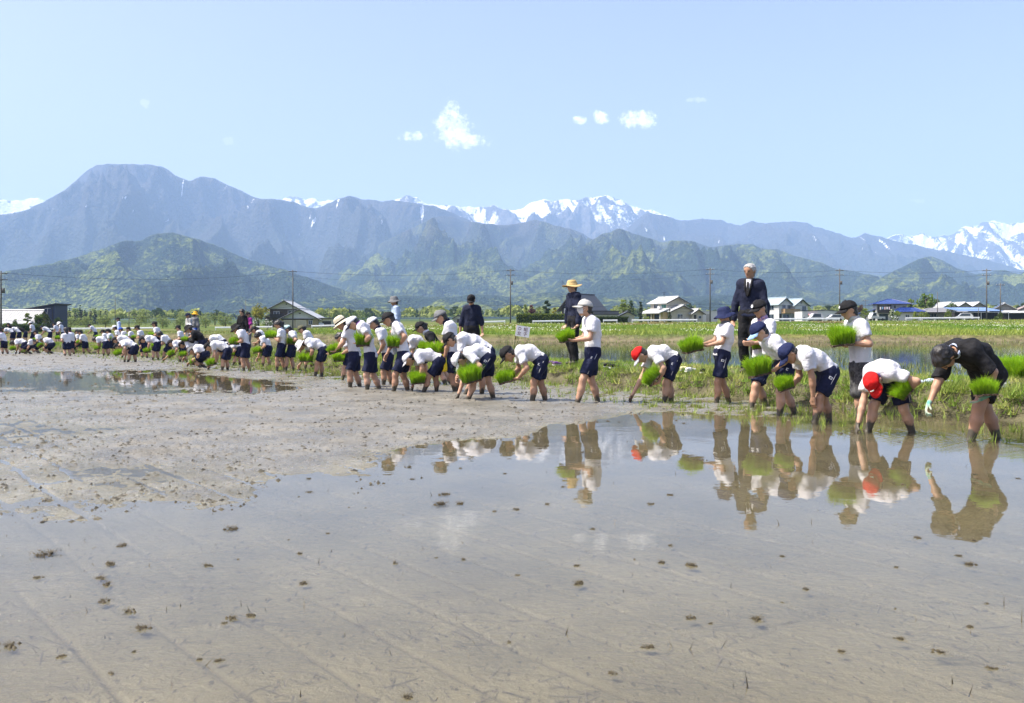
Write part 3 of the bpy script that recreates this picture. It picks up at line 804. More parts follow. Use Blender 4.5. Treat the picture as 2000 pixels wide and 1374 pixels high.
def gaiter_mesh(seed=0, h=.055, r=.072):
    b = MB(); rng = random.Random(seed)
    ph = [rng.random() * 6 for _ in range(4)]
    prof = [(r * .92, -h / 2), (r * 1.10, -h * .35), (r * 1.04, -h * .1), (r * 1.08, h * .15), (r * 1.0, h / 2), (r * .9, h * .45), (r * .88, -h * .4)]
    b.lathe(prof, 18, lambda rr, t: .008 * math.sin(2 * t + ph[0]) + .006 * math.sin(3 * t + ph[1]))
    b.v = [(x * (1 + .06 * math.sin(5 * math.atan2(y, x) + 30 * z + ph[2])), y * (1 + .05 * math.sin(4 * math.atan2(y, x) + ph[3])), z) for x, y, z in b.v]
    return b.mesh('gaiter', True)
GAITERS = [gaiter_mesh(i) for i in range(3)]
def mask_mesh():
    b = MB(); v = []; f = []
    n, m = 11, 6
    for j in range(m + 1):
        for i in range(n):
            t = -1.25 + 2.5 * i / (n - 1); z = .005 - .085 * j / m
            prof = math.sin(math.pi * (0.18 + .72 * j / m))
            bulge = .020 * prof * math.cos(t * 1.2) ** 2
            rr = .078 + bulge - .010 * (j / m) ** 2
            v.append((.020 + rr * math.cos(t) * (1.05 - .12 * j / m), rr * math.sin(t) * (1 - .22 * j / m), z))
    for j in range(m):
        for i in range(n - 1): f.append((j * n + i, (j + 1) * n + i, (j + 1) * n + i + 1, j * n + i + 1))
    b.add(v, f)
    for s in (-1, 1):
        b.tube([(.052, s * .074, -.005), (.015, s * .086, .010), (-.008, s * .084, .004), (.014, s * .084, -.018), (.050, s * .066, -.045)], .0022, 5)
    return b.mesh('mask', True)
MASK = mask_mesh()
def glasses_mesh():
    b = MB()
    for s in (-1, 1):
        b.tube([(.100 - .004 * abs(math.cos(t)), s * .034 + .024 * math.cos(t), .004 + .018 * math.sin(t)) for t in [2 * math.pi * k / 14 for k in range(15)]], .0022, 5)
        b.tube([(.097, s * .058, .008), (.02, s * .082, .008)], .002, 5)
    b.tube([(.100, -.010, .008), (.100, .010, .008)], .002, 5)
    return b.mesh('glasses', True)
GLASSES = glasses_mesh()

def cloth(name, col, rough=0.85, var=0.10, bump=0.7): return mat('cloth_' + name, col, rough, var, 6.0, bump, 11, 0.2, bdist=0.045)
CLO = {
    'white': cloth('white', (0.66, 0.66, 0.69), var=0.03), 'navy': cloth('navy', (0.012, 0.016, 0.045), var=.25), 'black': cloth('black', (0.014, 0.014, 0.016), var=.3),
    'darknavy': cloth('darknavy', (0.014, 0.018, 0.040), var=.25), 'red': cloth('red', (0.55, 0.012, 0.012)), 'grey': cloth('grey', (0.16, 0.165, 0.17)), 'lightgrey': cloth('lightgrey', (0.42, 0.42, 0.40)),
    'purple': cloth('purple', (0.16, 0.06, 0.27)), 'orange': cloth('orange', (0.75, 0.22, 0.02)), 'denim': cloth('denim', (0.42, 0.52, 0.66)), 'yellow': cloth('yellow', (0.80, 0.55, 0.02)),
    'magenta': cloth('magenta', (0.36, 0.04, 0.26)), 'aqua': cloth('aqua', (0.45, 0.62, 0.60)), 'olive': cloth('olive', (0.10, 0.10, 0.06)), 'blue': cloth('blue', (0.03, 0.08, 0.36)), 'paleblue': cloth('paleblue', (0.52, 0.60, 0.78)),
    'royal': cloth('royal', (0.015, 0.022, 0.070)), 'skyblue': cloth('skyblue', (0.25, 0.40, 0.62)), 'teal': cloth('teal', (0.02, 0.36, 0.30)), 'goldhat': cloth('goldhat', (0.85, 0.46, 0.03)), 'darkred': cloth('darkred', (0.32, 0.03, 0.05)),
    'patterned': mat('cloth_patterned', (0.010, 0.010, 0.012), 0.85, scale=26, col2=(0.10, 0.10, 0.10), bump=.2), 'gaudy': mat('cloth_gaudy', (0.03, 0.07, 0.42), 0.8, scale=55, col2=(0.75, 0.42, 0.30), detail=1),
    'straw': mat('straw_weave', (0.50, 0.36, 0.16), 0.8, .22, 60, .6, 130, .2, bdist=.004), 'pale_straw': mat('pale_straw_weave', (0.58, 0.53, 0.40), 0.8, .2, 70, .6, 140, .2, bdist=.004),
}
HAIR = mat('hair_black', (0.012, 0.010, 0.009), 0.42, .4, 40, .6, 120, .5, stretch=(1, 1, .2))
HAIR_GREY = mat('hair_grey', (0.38, 0.38, 0.37), 0.5, .3, 60, .5, 140, .4)
EYEM = mat('eye_dark', (0.02, 0.015, 0.012), 0.3, .1); LIP = mat('lip', (0.30, 0.11, 0.09), 0.5, .1)
WHITEP = mat('white_print', (0.8, 0.8, 0.8), 0.6, .04); PIPE = mat('grey_piping', (0.50, 0.50, 0.52), 0.6, .05)
def skin_material(name, col):
    m, nt, out = nodes_of(name); L = nt.links
    p = nt.nodes.new('ShaderNodeBsdfPrincipled'); L.new(p.outputs[0], out.inputs[0]); p.inputs['Roughness'].default_value = .5; p.inputs['Specular IOR Level'].default_value = .35
    tc = nt.nodes.new('ShaderNodeTexCoord'); sp = nt.nodes.new('ShaderNodeSeparateXYZ'); L.new(tc.outputs['Object'], sp.inputs[0])
    n = nt.nodes.new('ShaderNodeTexNoise'); L.new(tc.outputs['Object'], n.inputs['Vector']); n.inputs['Scale'].default_value = 9; n.inputs['Detail'].default_value = 5
    rp = nt.nodes.new('ShaderNodeValToRGB'); L.new(n.outputs['Fac'], rp.inputs[0]); rp.color_ramp.elements[0].position = .3; rp.color_ramp.elements[1].position = .7
    rp.color_ramp.elements[0].color = (*[c * .86 for c in col], 1); rp.color_ramp.elements[1].color = (*[c * 1.1 for c in col], 1)
    # mud dried on feet and ankles, splashed a little higher
    ad = nt.nodes.new('ShaderNodeMath'); ad.operation = 'MULTIPLY_ADD'; L.new(n.outputs['Fac'], ad.inputs[0]); ad.inputs[1].default_value = -.26; L.new(sp.outputs['Z'], ad.inputs[2])
    mr = nt.nodes.new('ShaderNodeMapRange'); L.new(ad.outputs[0], mr.inputs[0]); mr.inputs[1].default_value = -.06; mr.inputs[2].default_value = -.015; mr.inputs[3].default_value = 1; mr.inputs[4].default_value = 0
    mx = nt.nodes.new('ShaderNodeMixRGB'); L.new(mr.outputs[0], mx.inputs[0]); L.new(rp.outputs[0], mx.inputs[1]); mx.inputs[2].default_value = (.075, .065, .048, 1)
    L.new(mx.outputs[0], p.inputs['Base Color'])
    return m
SKINS = [skin_material('skin_a', (0.47, 0.275, 0.18)), skin_material('skin_b', (0.41, 0.235, 0.15)), skin_material('skin_c', (0.52, 0.315, 0.215))]

# ------------------------------------------------------------------ rice seedling mats
def blade_col(n, base, tipv, rng):
    return None
def seedling_mat_meshes(seed, W, Dp, H, n):
    rng = np.random.default_rng(seed)
    # soil and root slab, ragged and slightly bowed
    nx, ny = 14, 10; v = []; f = []
    for lay in (0, 1):
        for j in range(ny + 1):
            for i in range(nx + 1):
                x = (i / nx - .5) * W; y = (j / ny - .5) * Dp
                e = 0.006 * rng.standard_normal(2) * (1 if i in (0, nx) or j in (0, ny) else .2)
                z = (0.0 if lay == 0 else .026) - .35 * x * x + rng.normal(0, .004)
                v.append((x + e[0], y + e[1], z))
    w = nx + 1; o = w * (ny + 1)
    for j in range(ny):
        for i in range(nx):
            f.append((j * w + i, (j + 1) * w + i, (j + 1) * w + i + 1, j * w + i + 1)); f.append((o + j * w + i, o + j * w + i + 1, o + (j + 1) * w + i + 1, o + (j + 1) * w + i))
    ring = [i for i in range(w)] + [j * w + nx for j in range(1, ny + 1)] + [ny * w + i for i in range(nx - 1, -1, -1)] + [j * w for j in range(ny - 1, 0, -1)]
    for a, b in zip(ring, ring[1:] + ring[:1]): f.append((a, b, o + b, o + a))
    slab = MB(); slab.add(v, f); slab = slab.mesh('root_slab', False)
    # blades
    x = (rng.random(n) - .5) * W * .98; y = (rng.random(n) - .5) * Dp * .98
    clump = fbm(x * 14 + seed, y * 14, 2)
    dome = 1 - .42 * ((2 * x / W) ** 2 * .6 + (2 * y / Dp) ** 2 * .4)
    h = H * dome * (0.80 + 0.28 * rng.random(n) + 0.45 * clump + 0.12 * rng.standard_normal(n) * (rng.random(n) < .25))
    ang = rng.random(n) * 2 * np.pi; lean = 0.26 * rng.random(n) + 0.06
    ox = np.cos(ang) * lean + x * 2.0 + 0.34 * pnoise(x * 9, y * 9 + seed); oy = np.sin(ang) * lean + y * 2.0 + 0.34 * pnoise(x * 9 + 5, y * 9)
    wd = 0.0026 + 0.0014 * rng.random(n); pa = rng.random(n) * np.pi; wx = np.cos(pa) * wd; wy = np.sin(pa) * wd
    z0 = .024 - .35 * x * x
    B = np.stack([x, y, z0], 1); Mi = np.stack([x + ox * h * .35, y + oy * h * .35, z0 + h * .6], 1); T = np.stack([x + ox * h, y + oy * h, z0 + h * (1 - .5 * (ox ** 2 + oy ** 2))], 1)
    Wv = np.stack([wx, wy, np.zeros(n)], 1)
    V = np.stack([B - Wv, B + Wv, Mi + Wv, Mi - Wv, T], 1).reshape(-1, 3)
    i0 = np.arange(n) * 5
    Q = np.stack([i0, i0 + 1, i0 + 2, i0 + 3], 1); Tr = np.stack([i0 + 3, i0 + 2, i0 + 4], 1)
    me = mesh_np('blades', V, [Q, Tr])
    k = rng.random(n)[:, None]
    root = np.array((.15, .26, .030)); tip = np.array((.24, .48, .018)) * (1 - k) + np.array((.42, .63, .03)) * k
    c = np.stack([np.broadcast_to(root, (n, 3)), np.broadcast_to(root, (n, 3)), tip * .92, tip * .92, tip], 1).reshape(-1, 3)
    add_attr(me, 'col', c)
    return slab, me
BLADE = leaf_mat('seedling_blade', 0.42)
SLABM = mat('root_soil', (0.045, 0.032, 0.020), 0.95, scale=30, bump=1, bscale=90, bdist=.01, col2=(0.13, 0.095, 0.06))
MATS = [seedling_mat_meshes(1, .27, .24, .25, 1900), seedling_mat_meshes(2, .25, .25, .27, 1900), seedling_mat_meshes(3, .29, .23, .24, 1900)]
MATS_FAR = [seedling_mat_meshes(4, .28, .25, .25, 600), seedling_mat_meshes(5, .26, .25, .26, 600)]
for s_, b_ in MATS + MATS_FAR: s_.materials.append(SLABM); b_.materials.append(BLADE)
def seedling_mat(loc, yaw, roll, pitch, size, label, far=False):
    e = bpy.data.objects.new('seedling_mat', None); COL.objects.link(e)
    e.location = loc; e.rotation_euler = (roll, pitch, yaw); e.scale = (size,) * 3
    tag(e, label, 'seedling mat', 'rice seedling mats')
    s_, b_ = RND.choice(MATS_FAR if far else MATS)
    link('root_slab', s_, None, e); tag(link('grass_blades', b_, None, e), kind='stuff')
    return e

# ------------------------------------------------------------------ a person
def build_person(o):
    """o: pose and clothes; every point is (forward, left, up) in metres in the person's own frame"""
    H = o['H']; S = H / 1.65; res = o['res']; near = res < 0.017
    root = empty('person', o['loc'], o['th'], o['label'], 'person', o.get('group'))
    hip, neck, head = (np.array(o[k], float) for k in ('hip', 'neck', 'head'))
    sp = unit(neck - hip)
    tilt = math.acos(max(-1, min(1, sp[2])))
    back = unit(v3(-sp[2], 0, sp[0])) if abs(sp[2]) < .999 else v3(-1, 0, 0)
    lat = v3(0, 1, 0)
    if o.get('twist'): a = R(o['twist']); lat = unit(math.cos(a) * lat + math.sin(a) * np.cross(sp, lat))
    mid = (hip + neck) / 2 + back * (.015 + .055 * math.sin(tilt)) * S
    chest = neck * .76 + mid * .24 + back * .012 * S
    shc = neck * .90 + mid * .10 - sp * .01
    sh = {1: shc + lat * .148 * S, -1: shc - lat * .148 * S}
    hipj = hip - sp * .02 * S + v3(0, 0, -.03 * S)
    sk, prims = [], []
    w = o.get('bulk', 1.0)
    # legs
    knees = {}; ank = {}
    for s in (1, -1):
        hj = hipj + v3(0, s * .082 * S, 0); f = np.array(o['feet'][0 if s == 1 else 1], float)
        an = v3(f[0] - .02, f[1], f[2] + .06)
        dl = np.linalg.norm(an - hj); tot = .815 * S; tot = min(tot, dl * 1.012) if dl > .62 * tot else tot
        kn = ik(hj, an, tot * .51, tot * .49, v3(1, s * .12, .1)); knees[s] = (hj, kn); ank[s] = an
        sk += [(hj, kn, .080 * S * w, .054 * S * w, None), (kn, kn * .62 + an * .38 + v3(-.014, 0, 0), .053 * S * w, .056 * S * w, None), (kn * .62 + an * .38 + v3(-.014, 0, 0), an, .055 * S * w, .036 * S, None)]
        toe = an + v3(.15 * S, s * .02, -.045); sk += [(an + v3(-.03, 0, -.03), toe, .036 * S, .026 * S, None), (an, an + v3(.05, 0, -.02), .036 * S, .034 * S, None)]
    # arms
    wr = {}; el = {}
    for s in (1, -1):
        t = np.array(o['hands'][0 if s == 1 else 1][0], float)
        pole = o['hands'][0 if s == 1 else 1][2] if len(o['hands'][0 if s == 1 else 1]) > 2 else None
        pl = v3(-.6, s * .55, -.5) if pole is None else np.array(pole, float)
        e = ik(sh[s], t, .275 * S, .235 * S, pl); el[s] = e; wr[s] = t
        sk += [(sh[s], e, .047 * S * w, .038 * S * w, None), (e, e * .7 + t * .3, .040 * S * w, .039 * S, None), (e * .7 + t * .3, t, .038 * S, .026 * S, None)]
    # torso inside the clothes
    sk += [(hip + lat * .06 * S, hip - lat * .06 * S, .088 * S * w, .088 * S * w, None), (mid + lat * .045 * S, mid - lat * .045 * S, .086 * S * w, .086 * S * w, None), (chest + lat * .075 * S, chest - lat * .075 * S, .082 * S, .082 * S, None), (hip, mid, .088 * S, .086 * S, None), (mid, chest, .086 * S, .085 * S, None), (sh[1], sh[-1], .045 * S, .045 * S, None)]
    # head
    hp = R(o['pitch']); hyaw = R(o.get('hyaw', 0))
    fx = v3(math.cos(hp) * math.cos(hyaw), math.sin(hyaw), -math.sin(hp) * math.cos(hyaw)); zx = unit(v3(math.sin(hp), 0, math.cos(hp)) - fx * (v3(math.sin(hp), 0, math.cos(hp)) @ fx))
    HM = np.stack([fx, np.cross(zx, fx), zx], 1); hs = o.get('hs', 0.94 if H < 1.6 else 1.0) * 1.04
    hd = lambda x, y, z: head + HM @ (v3(x, y, z) * hs)
    sk += [(hd(-.028, 0, .028), hd(.022, 0, .032), .081 * hs, .079 * hs, None), (hd(.022, 0, -.005), hd(.056, 0, -.082), .070 * hs, .032 * hs, None), (hd(-.03, 0, -.03), hd(.03, 0, -.055), .060 * hs, .050 * hs, None),
           (hd(.094, 0, .004), hd(.110, 0, -.028), .008 * hs, .013 * hs, None), (hd(-.02, 0, -.05), neck, .050 * S, .056 * S, None)]
    for s in (1, -1): sk.append((hd(-.005, s * .082, .005), hd(-.012, s * .086, -.025), .016 * hs, .011 * hs, None))
    V, Q = body_mesh(sk, res, .03 if near else .035)
    Vs, Qs = [V], [Q]; nv = len(V)
    glove = o.get('glove')
    gm = []
    for s in (1, -1):
        h = o['hands'][0 if s == 1 else 1]; curl = h[1]
        fdir = unit(wr[s] - el[s]); zh = v3(0, 0, 1) if curl < .8 else unit(v3(-.7, -.4 * s, .3))
        if curl < .8: fdir = unit(fdir * .6 + v3(.5, -.25 * s, .1))
        Fm = frame_from(fdir, zh)
        hv, hq = hand_mesh(curl, s, .0065 if near else .011)
        P = wr[s] + (hv * S * 1.02) @ Fm.T
        if glove: gm.append((wr[s] + (hv * S * 1.13 - v3(.006, 0, .003)) @ Fm.T, hq))
        Vs.append(P); Qs.append(hq + nv); nv += len(P)
    me = mesh_np('body', np.concatenate(Vs), np.concatenate(Qs))
    link('body', me, SKINS[o.get('skin', 0)], root)
    if glove:
        for P, hq in gm: link('glove', mesh_np('glove', P, hq), GLOVE, root)
    # shirt or jacket
    ph = [RND.random() * 6 for _ in range(6)]
    def folds(X, Y, Z):
        a = np.sin(34 * X + 13 * Z + 3 * np.sin(9 * Y + ph[0]) + ph[1]) * np.sin(11 * Y + 7 * Z + ph[2])
        b = np.sin(21 * Z - 17 * X + 2.5 * np.sin(8 * X + ph[3]) + 6 * Y + ph[4])
        return .0075 * a + .0062 * b - .0075
    up = unit(sp); tuck = o.get('tuck', .0)
    hem = (hip + up * (tuck - .02) * S, -up)
    e0 = .020 * S + .004; tor = []
    tor += [(hip + lat * .064 * S - up * .05, hip - lat * .064 * S - up * .05, .104 * S * w, .104 * S * w, [hem]), (hip + lat * .06 * S, mid + lat * .05 * S, .101 * S * w, .100 * S * w, [hem]), (hip - lat * .06 * S, mid - lat * .05 * S, .101 * S * w, .100 * S * w, [hem]),
            (mid + lat * .05 * S, chest + lat * .085 * S, .104 * S * w, .096 * S * w, None), (mid - lat * .05 * S, chest - lat * .085 * S, .104 * S * w, .096 * S * w, None), (chest + lat * .085 * S, sh[1] - lat * .02, .094 * S, .062 * S, None), (chest - lat * .085 * S, sh[-1] + lat * .02, .094 * S, .062 * S, None),
            (sh[1], sh[-1], .058 * S, .058 * S, None), (chest, neck * .97 + chest * .03, .088 * S, .068 * S, None)]
    if tilt > .6:   # the loose front of the shirt hangs down
        g = v3(0, 0, -.045 * S)
        tor += [(mid + g + lat * .045 * S, chest + g * .7 + lat * .05 * S, .092 * S, .085 * S, None), (mid + g - lat * .045 * S, chest + g * .7 - lat * .05 * S, .092 * S, .085 * S, None)]
    slv = o.get('sleeve', .62)
    for s in (1, -1):
        if slv <= 1: tor.append((sh[s], sh[s] + (el[s] - sh[s]) * (slv + .12), .062 * S, .066 * S, [(sh[s] + (el[s] - sh[s]) * slv, unit(el[s] - sh[s]))]))
        else:
            tor.append((sh[s], el[s], .062 * S, .054 * S, None)); tor.append((el[s], el[s] + (wr[s] - el[s]) * (slv - 1 + .1), .053 * S, .044 * S, [(el[s] + (wr[s] - el[s]) * (slv - 1), unit(wr[s] - el[s]))]))
    V, Q = body_mesh(tor, res, .035, folds)
    link(o.get('topname', 'shirt'), mesh_np('shirt', V, Q), CLO[o['top']], root)
    # shorts or trousers
    sho = [(hip + up * .05 + lat * .06 * S, hip + up * .05 - lat * .06 * S, .094 * S * w, .094 * S * w, None), (hip + lat * .065 * S, hip - lat * .065 * S, .103 * S * w, .103 * S * w, None), (hipj + lat * .04 * S, hipj - lat * .04 * S, .098 * S, .098 * S, None)]
    ln = o.get('leg', .80)
    for s in (1, -1):
        hj, kn = knees[s]
        if ln <= 1:
            sho.append((hj, hj + (kn - hj) * (ln + .12), .098 * S * w, .088 * S * w, [(hj + (kn - hj) * ln, unit(kn - hj))]))
        else:
            sho.append((hj, kn, .096 * S * w, .074 * S * w, None)); t2 = ln - 1
            sho.append((kn, kn + (ank[s] - kn) * min(1, t2 + .05), .073 * S, .062 * S, [(kn + (ank[s] - kn) * t2, unit(ank[s] - kn))]))
    V, Q = body_mesh(sho, res, .03, folds)
    so = link('shorts' if ln <= 1 else 'trousers', mesh_np('shorts', V, Q), CLO[o['bottom']], root)
    if near and o.get('stripe', True) and ln <= 1:
        b = MB(); hj, kn = knees[1]; d = unit(kn - hj); side = unit(v3(0, 1, 0) - d * d[1])
        b.tube([hj + (kn - hj) * t + side * ((.098 + (.088 - .098) * t / .9) * S * w + .002) + v3(-.01, 0, 0) for t in np.linspace(-.02, ln - .02, 9)], .0042, 5)
        b.build('side_stripe', PIPE, so, True)
        c = hj + (kn - hj) * .14 + side * (.100 * S * w + .001) + v3(.035, -.006, 0)
        p = MB(); fw = unit(np.cross(side, d)); 
        q = [c + fw * a * .021 + d * bb * .017 for a, bb in ((-1, -1), (1, -1), (1, 1), (-1, 1))]
        p.add([tuple(x) for x in q] + [tuple(x + side * .006) for x in q], [(0, 1, 2, 3), (7, 6, 5, 4), (0, 4, 5, 1), (1, 5, 6, 2), (2, 6, 7, 3), (3, 7, 4, 0)])
        em = p.build('shorts_badge', WHITEP, so)
        p2 = MB(); q = [c + side * .0063 + fw * a * .010 + d * bb * .009 for a, bb in ((-1, -1), (1, -1), (1, 1), (-1, 1))]
        p2.add([tuple(x) for x in q] + [tuple(x + side * .002) for x in q], [(0, 1, 2, 3), (7, 6, 5, 4), (0, 4, 5, 1), (1, 5, 6, 2), (2, 6, 7, 3), (3, 7, 4, 0)])
        p2.build('badge_mark', CLO['navy'], so)
    # hair
    hair = o.get('hair', 'short')
    if hair != 'none':
        cut = (hd(.052, 0, .035), HM @ unit(v3(1, 0, -.75))); low = (hd(-.01, 0, -.055), HM @ unit(v3(.1, 0, -1.0)))
        hp_ = [(hd(-.030, 0, .030), hd(.022, 0, .036), .091 * hs, .088 * hs, [cut, low]), (hd(-.030, 0, .0), hd(-.038, 0, -.055), .089 * hs, .068 * hs, [cut])]
        if hair == 'bob': hp_ = [(hd(-.030, 0, .034), hd(.030, 0, .036), .097 * hs, .090 * hs, [(hd(.075, 0, .03), HM @ unit(v3(1, 0, -.55)))]), (hd(-.03, .05, -.01), hd(-.02, .058, -.07), .045 * hs, .035 * hs, None), (hd(-.03, -.05, -.01), hd(-.02, -.058, -.07), .045 * hs, .035 * hs, None), (hd(-.05, 0, 0), hd(-.05, 0, -.07), .07 * hs, .05 * hs, None)]
        if hair == 'tail':
            a = hd(-.10, 0, .03); hp_ += [(a, a + v3(-.05, 0, -.02), .024, .03, None), (a + v3(-.05, 0, -.02), a + v3(-.07, .02, -.17), .03, .012, None)]
        if hair == 'long': hp_ += [(hd(-.06, 0, -.02), hd(-.075, 0, -.19), .075 * hs, .05 * hs, None)]
        if o.get('hat'):
            top_ = (hd(0, 0, .042), HM @ v3(0, 0, 1)); hp_ = [(a_, b_, q1 * .96, q2 * .96, (c_ or []) + [top_]) for (a_, b_, q1, q2, c_) in hp_]
        V, Q = body_mesh(hp_, min(res, .010), .02, lambda X, Y, Z: .0035 * np.sin(150 * Y + 40 * X + 4 * np.sin(30 * Z)) + .003 * np.sin(90 * X + 60 * Z + 20 * Y))
        link('hair', mesh_np('hair', V, Q), HAIR_GREY if o.get('greyhair') else HAIR, root)
    M4 = Matrix([[*(HM[i] * hs), head[i]] for i in range(3)] + [[0, 0, 0, 1]])
    def on_head(name, me, m, par=root, local=None):
        q = link(name, me, None, par)
        if len(me.materials) == 0: me.materials.append(m)
        q.material_slots[0].link = 'OBJECT'; q.material_slots[0].material = m
        if par is root: q.matrix_local = M4 @ local if local else M4
        elif local: q.matrix_local = local
        return q
    hat = o.get('hat')
    if hat:
        kind, cmat = hat[0], CLO[hat[1]]
        if kind == 'cap':
            tiltb = Matrix.Rotation(R(o.get('captilt', -6)), 4, 'Y')
            q = on_head('cap', CAP_DOME, cmat, root, tiltb); on_head('brim', CAP_BRIM, CLO[hat[2]] if len(hat) > 2 else cmat, q)
            if o.get('logo'): cap_logo(q, o['logo'])
        elif kind == 'bucket': on_head('bucket_hat', BUCKET, cmat)
        elif kind == 'straw':
            q = on_head('straw_hat', STRAW, cmat); on_head('hat_band', BAND, CLO['straw'] if len(hat) < 3 else CLO[hat[2]], q)
        elif kind == 'round':
            q = on_head('straw_hat', ROUNDSTRAW, cmat); on_head('hat_band', BAND2, CLO['black'], q)
    if o.get('scarf'):
        d = unit(head - neck); base = neck * .72 + head * .28
        Fm = frame_from(fx if abs(fx @ d) < .95 else v3(0, 0, -1), d); Fm = np.stack([Fm[:, 0], Fm[:, 1], Fm[:, 2]], 1)
        q = link('neck_towel', RND.choice(GAITERS), None, root)
        if len(q.data.materials) == 0: q.data.materials.append(CLO['white'])
        q.material_slots[0].link = 'OBJECT'; q.material_slots[0].material = CLO[o['scarf']]
        q.matrix_local = Matrix([[*(Fm[i] * S), base[i]] for i in range(3)] + [[0, 0, 0, 1]])
    if near or o.get('face'):
        for s in (1, -1):
            on_head('eye', EYE, EYEM, root, Matrix.Translation((.0945, s * .034, .004))); on_head('eyebrow', BROW, HAIR, root, Matrix.Translation((.098, s * .035, .026)))
        if not o.get('mask'): on_head('mouth', MOUTH, LIP, root, Matrix.Translation((.0885, 0, -.055)))
    if o.get('mask'): on_head('face_mask', MASK, CLO['white'])
    if o.get('glasses'): on_head('glasses', GLASSES, EYEM)
    if o.get('suit'):
        # white shirt front, tie and jacket zip
        c0 = neck * .92 + chest * .08 + v3(.100, 0, 0) * S; c1 = chest + v3(.138, 0, -.03) * S; c2 = mid + v3(.140, 0, .06)
        b = MB(); b.add([tuple(c0 + v3(-.02, .045, .05)), tuple(c0 + v3(-.02, -.045, .05)), tuple(c1 + v3(0, -.03, 0)), tuple(c1 + v3(0, .03, 0)), tuple(c2)], [(0, 1, 2, 3), (3, 2, 4)]); b.build('shirt_front', CLO['white'], root)
        b = MB(); b.prism([(-.014, 0), (.014, 0), (.024, -.20), (0, -.25), (-.024, -.20)], 'x', 0, .012); t = b.build('tie', CLO['black'], root); t.location = tuple(c0 + v3(.012, 0, .0)); t.rotation_euler = (0, R(-10), 0)
        for s in (1, -1): bx = MB(); bx.tube([tuple(c0 + v3(-.03, s * .06, .06)), tuple(c1 + v3(.012, s * .05, 0)), tuple(c2 + v3(.02, s * .012, -.04))], .016, 6); bx.build('lapel', CLO['black'], root, True)
    o['shoulder'] = sh
    return root
GLOVE = mat('glove_knit', (0.02, 0.30, 0.24), 0.8, scale=7, col2=(0.62, 0.58, 0.42), detail=2, bump=.3)

def cap_logo(capobj, kind):
    b = MB()
    if kind == 'flake':
        for k in range(3):
            a = math.pi * k / 3; d = Vector((math.cos(a), math.sin(a)))
            n = Vector((-d.y, d.x))
            b.prism([tuple(d * .024 + n * .006), tuple(-d * .024 + n * .006), tuple(-d * .024 - n * .006), tuple(d * .024 - n * .006)], 'x', -.001 - .0006 * k, .003 + .0006 * k)
    elif kind == 'badge':
        b.prism([(-.012, -.015), (.012, -.015), (.012, .015), (-.012, .015)], 'x', -.001, .003)
    elif kind == 'smile':
        pts = [(.026 * math.cos(t), .016 * math.sin(t)) for t in np.linspace(math.pi, 2 * math.pi, 9)]
        b.prism(pts, 'x', -.001, .003)
    elif kind == 'stripe':
        b.prism([(-.03, -.008), (.03, -.008), (.03, .008), (-.03, .008)], 'x', -.001, .003)
    q = b.build('cap_logo', WHITEP if kind != 'stripe' else CLO['white'], capobj)
    q.location = (.112 if kind != 'smile' else .113, .0 if kind != 'badge' else .012, .072); q.rotation_euler = (0, R(-28), 0)
# ------------------------------------------------------------------ grass, weeds and other growth that nobody could count
GRASS = leaf_mat('grass_blade', 0.30)
def blades(name, X, Y, Z, h, w, lean, col, mat_=None, jit=.25, two=False):
    n = len(X); a = NR.random(n) * 2 * np.pi; l = lean * (0.3 + NR.random(n)); pa = NR.random(n) * np.pi
    W = np.stack([np.cos(pa) * w, np.sin(pa) * w, np.zeros(n)], 1) * .5
    B = np.stack([X, Y, Z], 1); T = B + np.stack([np.cos(a) * l * h, np.sin(a) * l * h, h * np.sqrt(np.clip(1 - l * l, .05, 1))], 1)
    col = np.asarray(col); col = np.broadcast_to(col, (n, 3)) * (1 + jit * (NR.random((n, 1)) * 2 - 1))
    if two:
        Mi = (B + T) / 2 + np.stack([np.zeros(n), np.zeros(n), .12 * h], 1)
        V = np.stack([B - W * .7, B + W * .7, Mi + W, Mi - W, T], 1).reshape(-1, 3); i0 = np.arange(n) * 5
        me = mesh_np(name, V, [np.stack([i0, i0 + 1, i0 + 2, i0 + 3], 1), np.stack([i0 + 3, i0 + 2, i0 + 4], 1)], False); c = np.repeat(col, 5, 0)
    else:
        V = np.stack([B - W, B + W, T], 1).reshape(-1, 3); me = mesh_np(name, V, np.arange(n * 3).reshape(n, 3), False); c = np.repeat(col, 3, 0)
    add_attr(me, 'col', c)
    o = link(name, me, mat_ or GRASS); tag(o, kind='stuff'); return o
def mixc(a, b, t): return np.asarray(a)[None] * (1 - t[:, None]) + np.asarray(b)[None] * t[:, None]

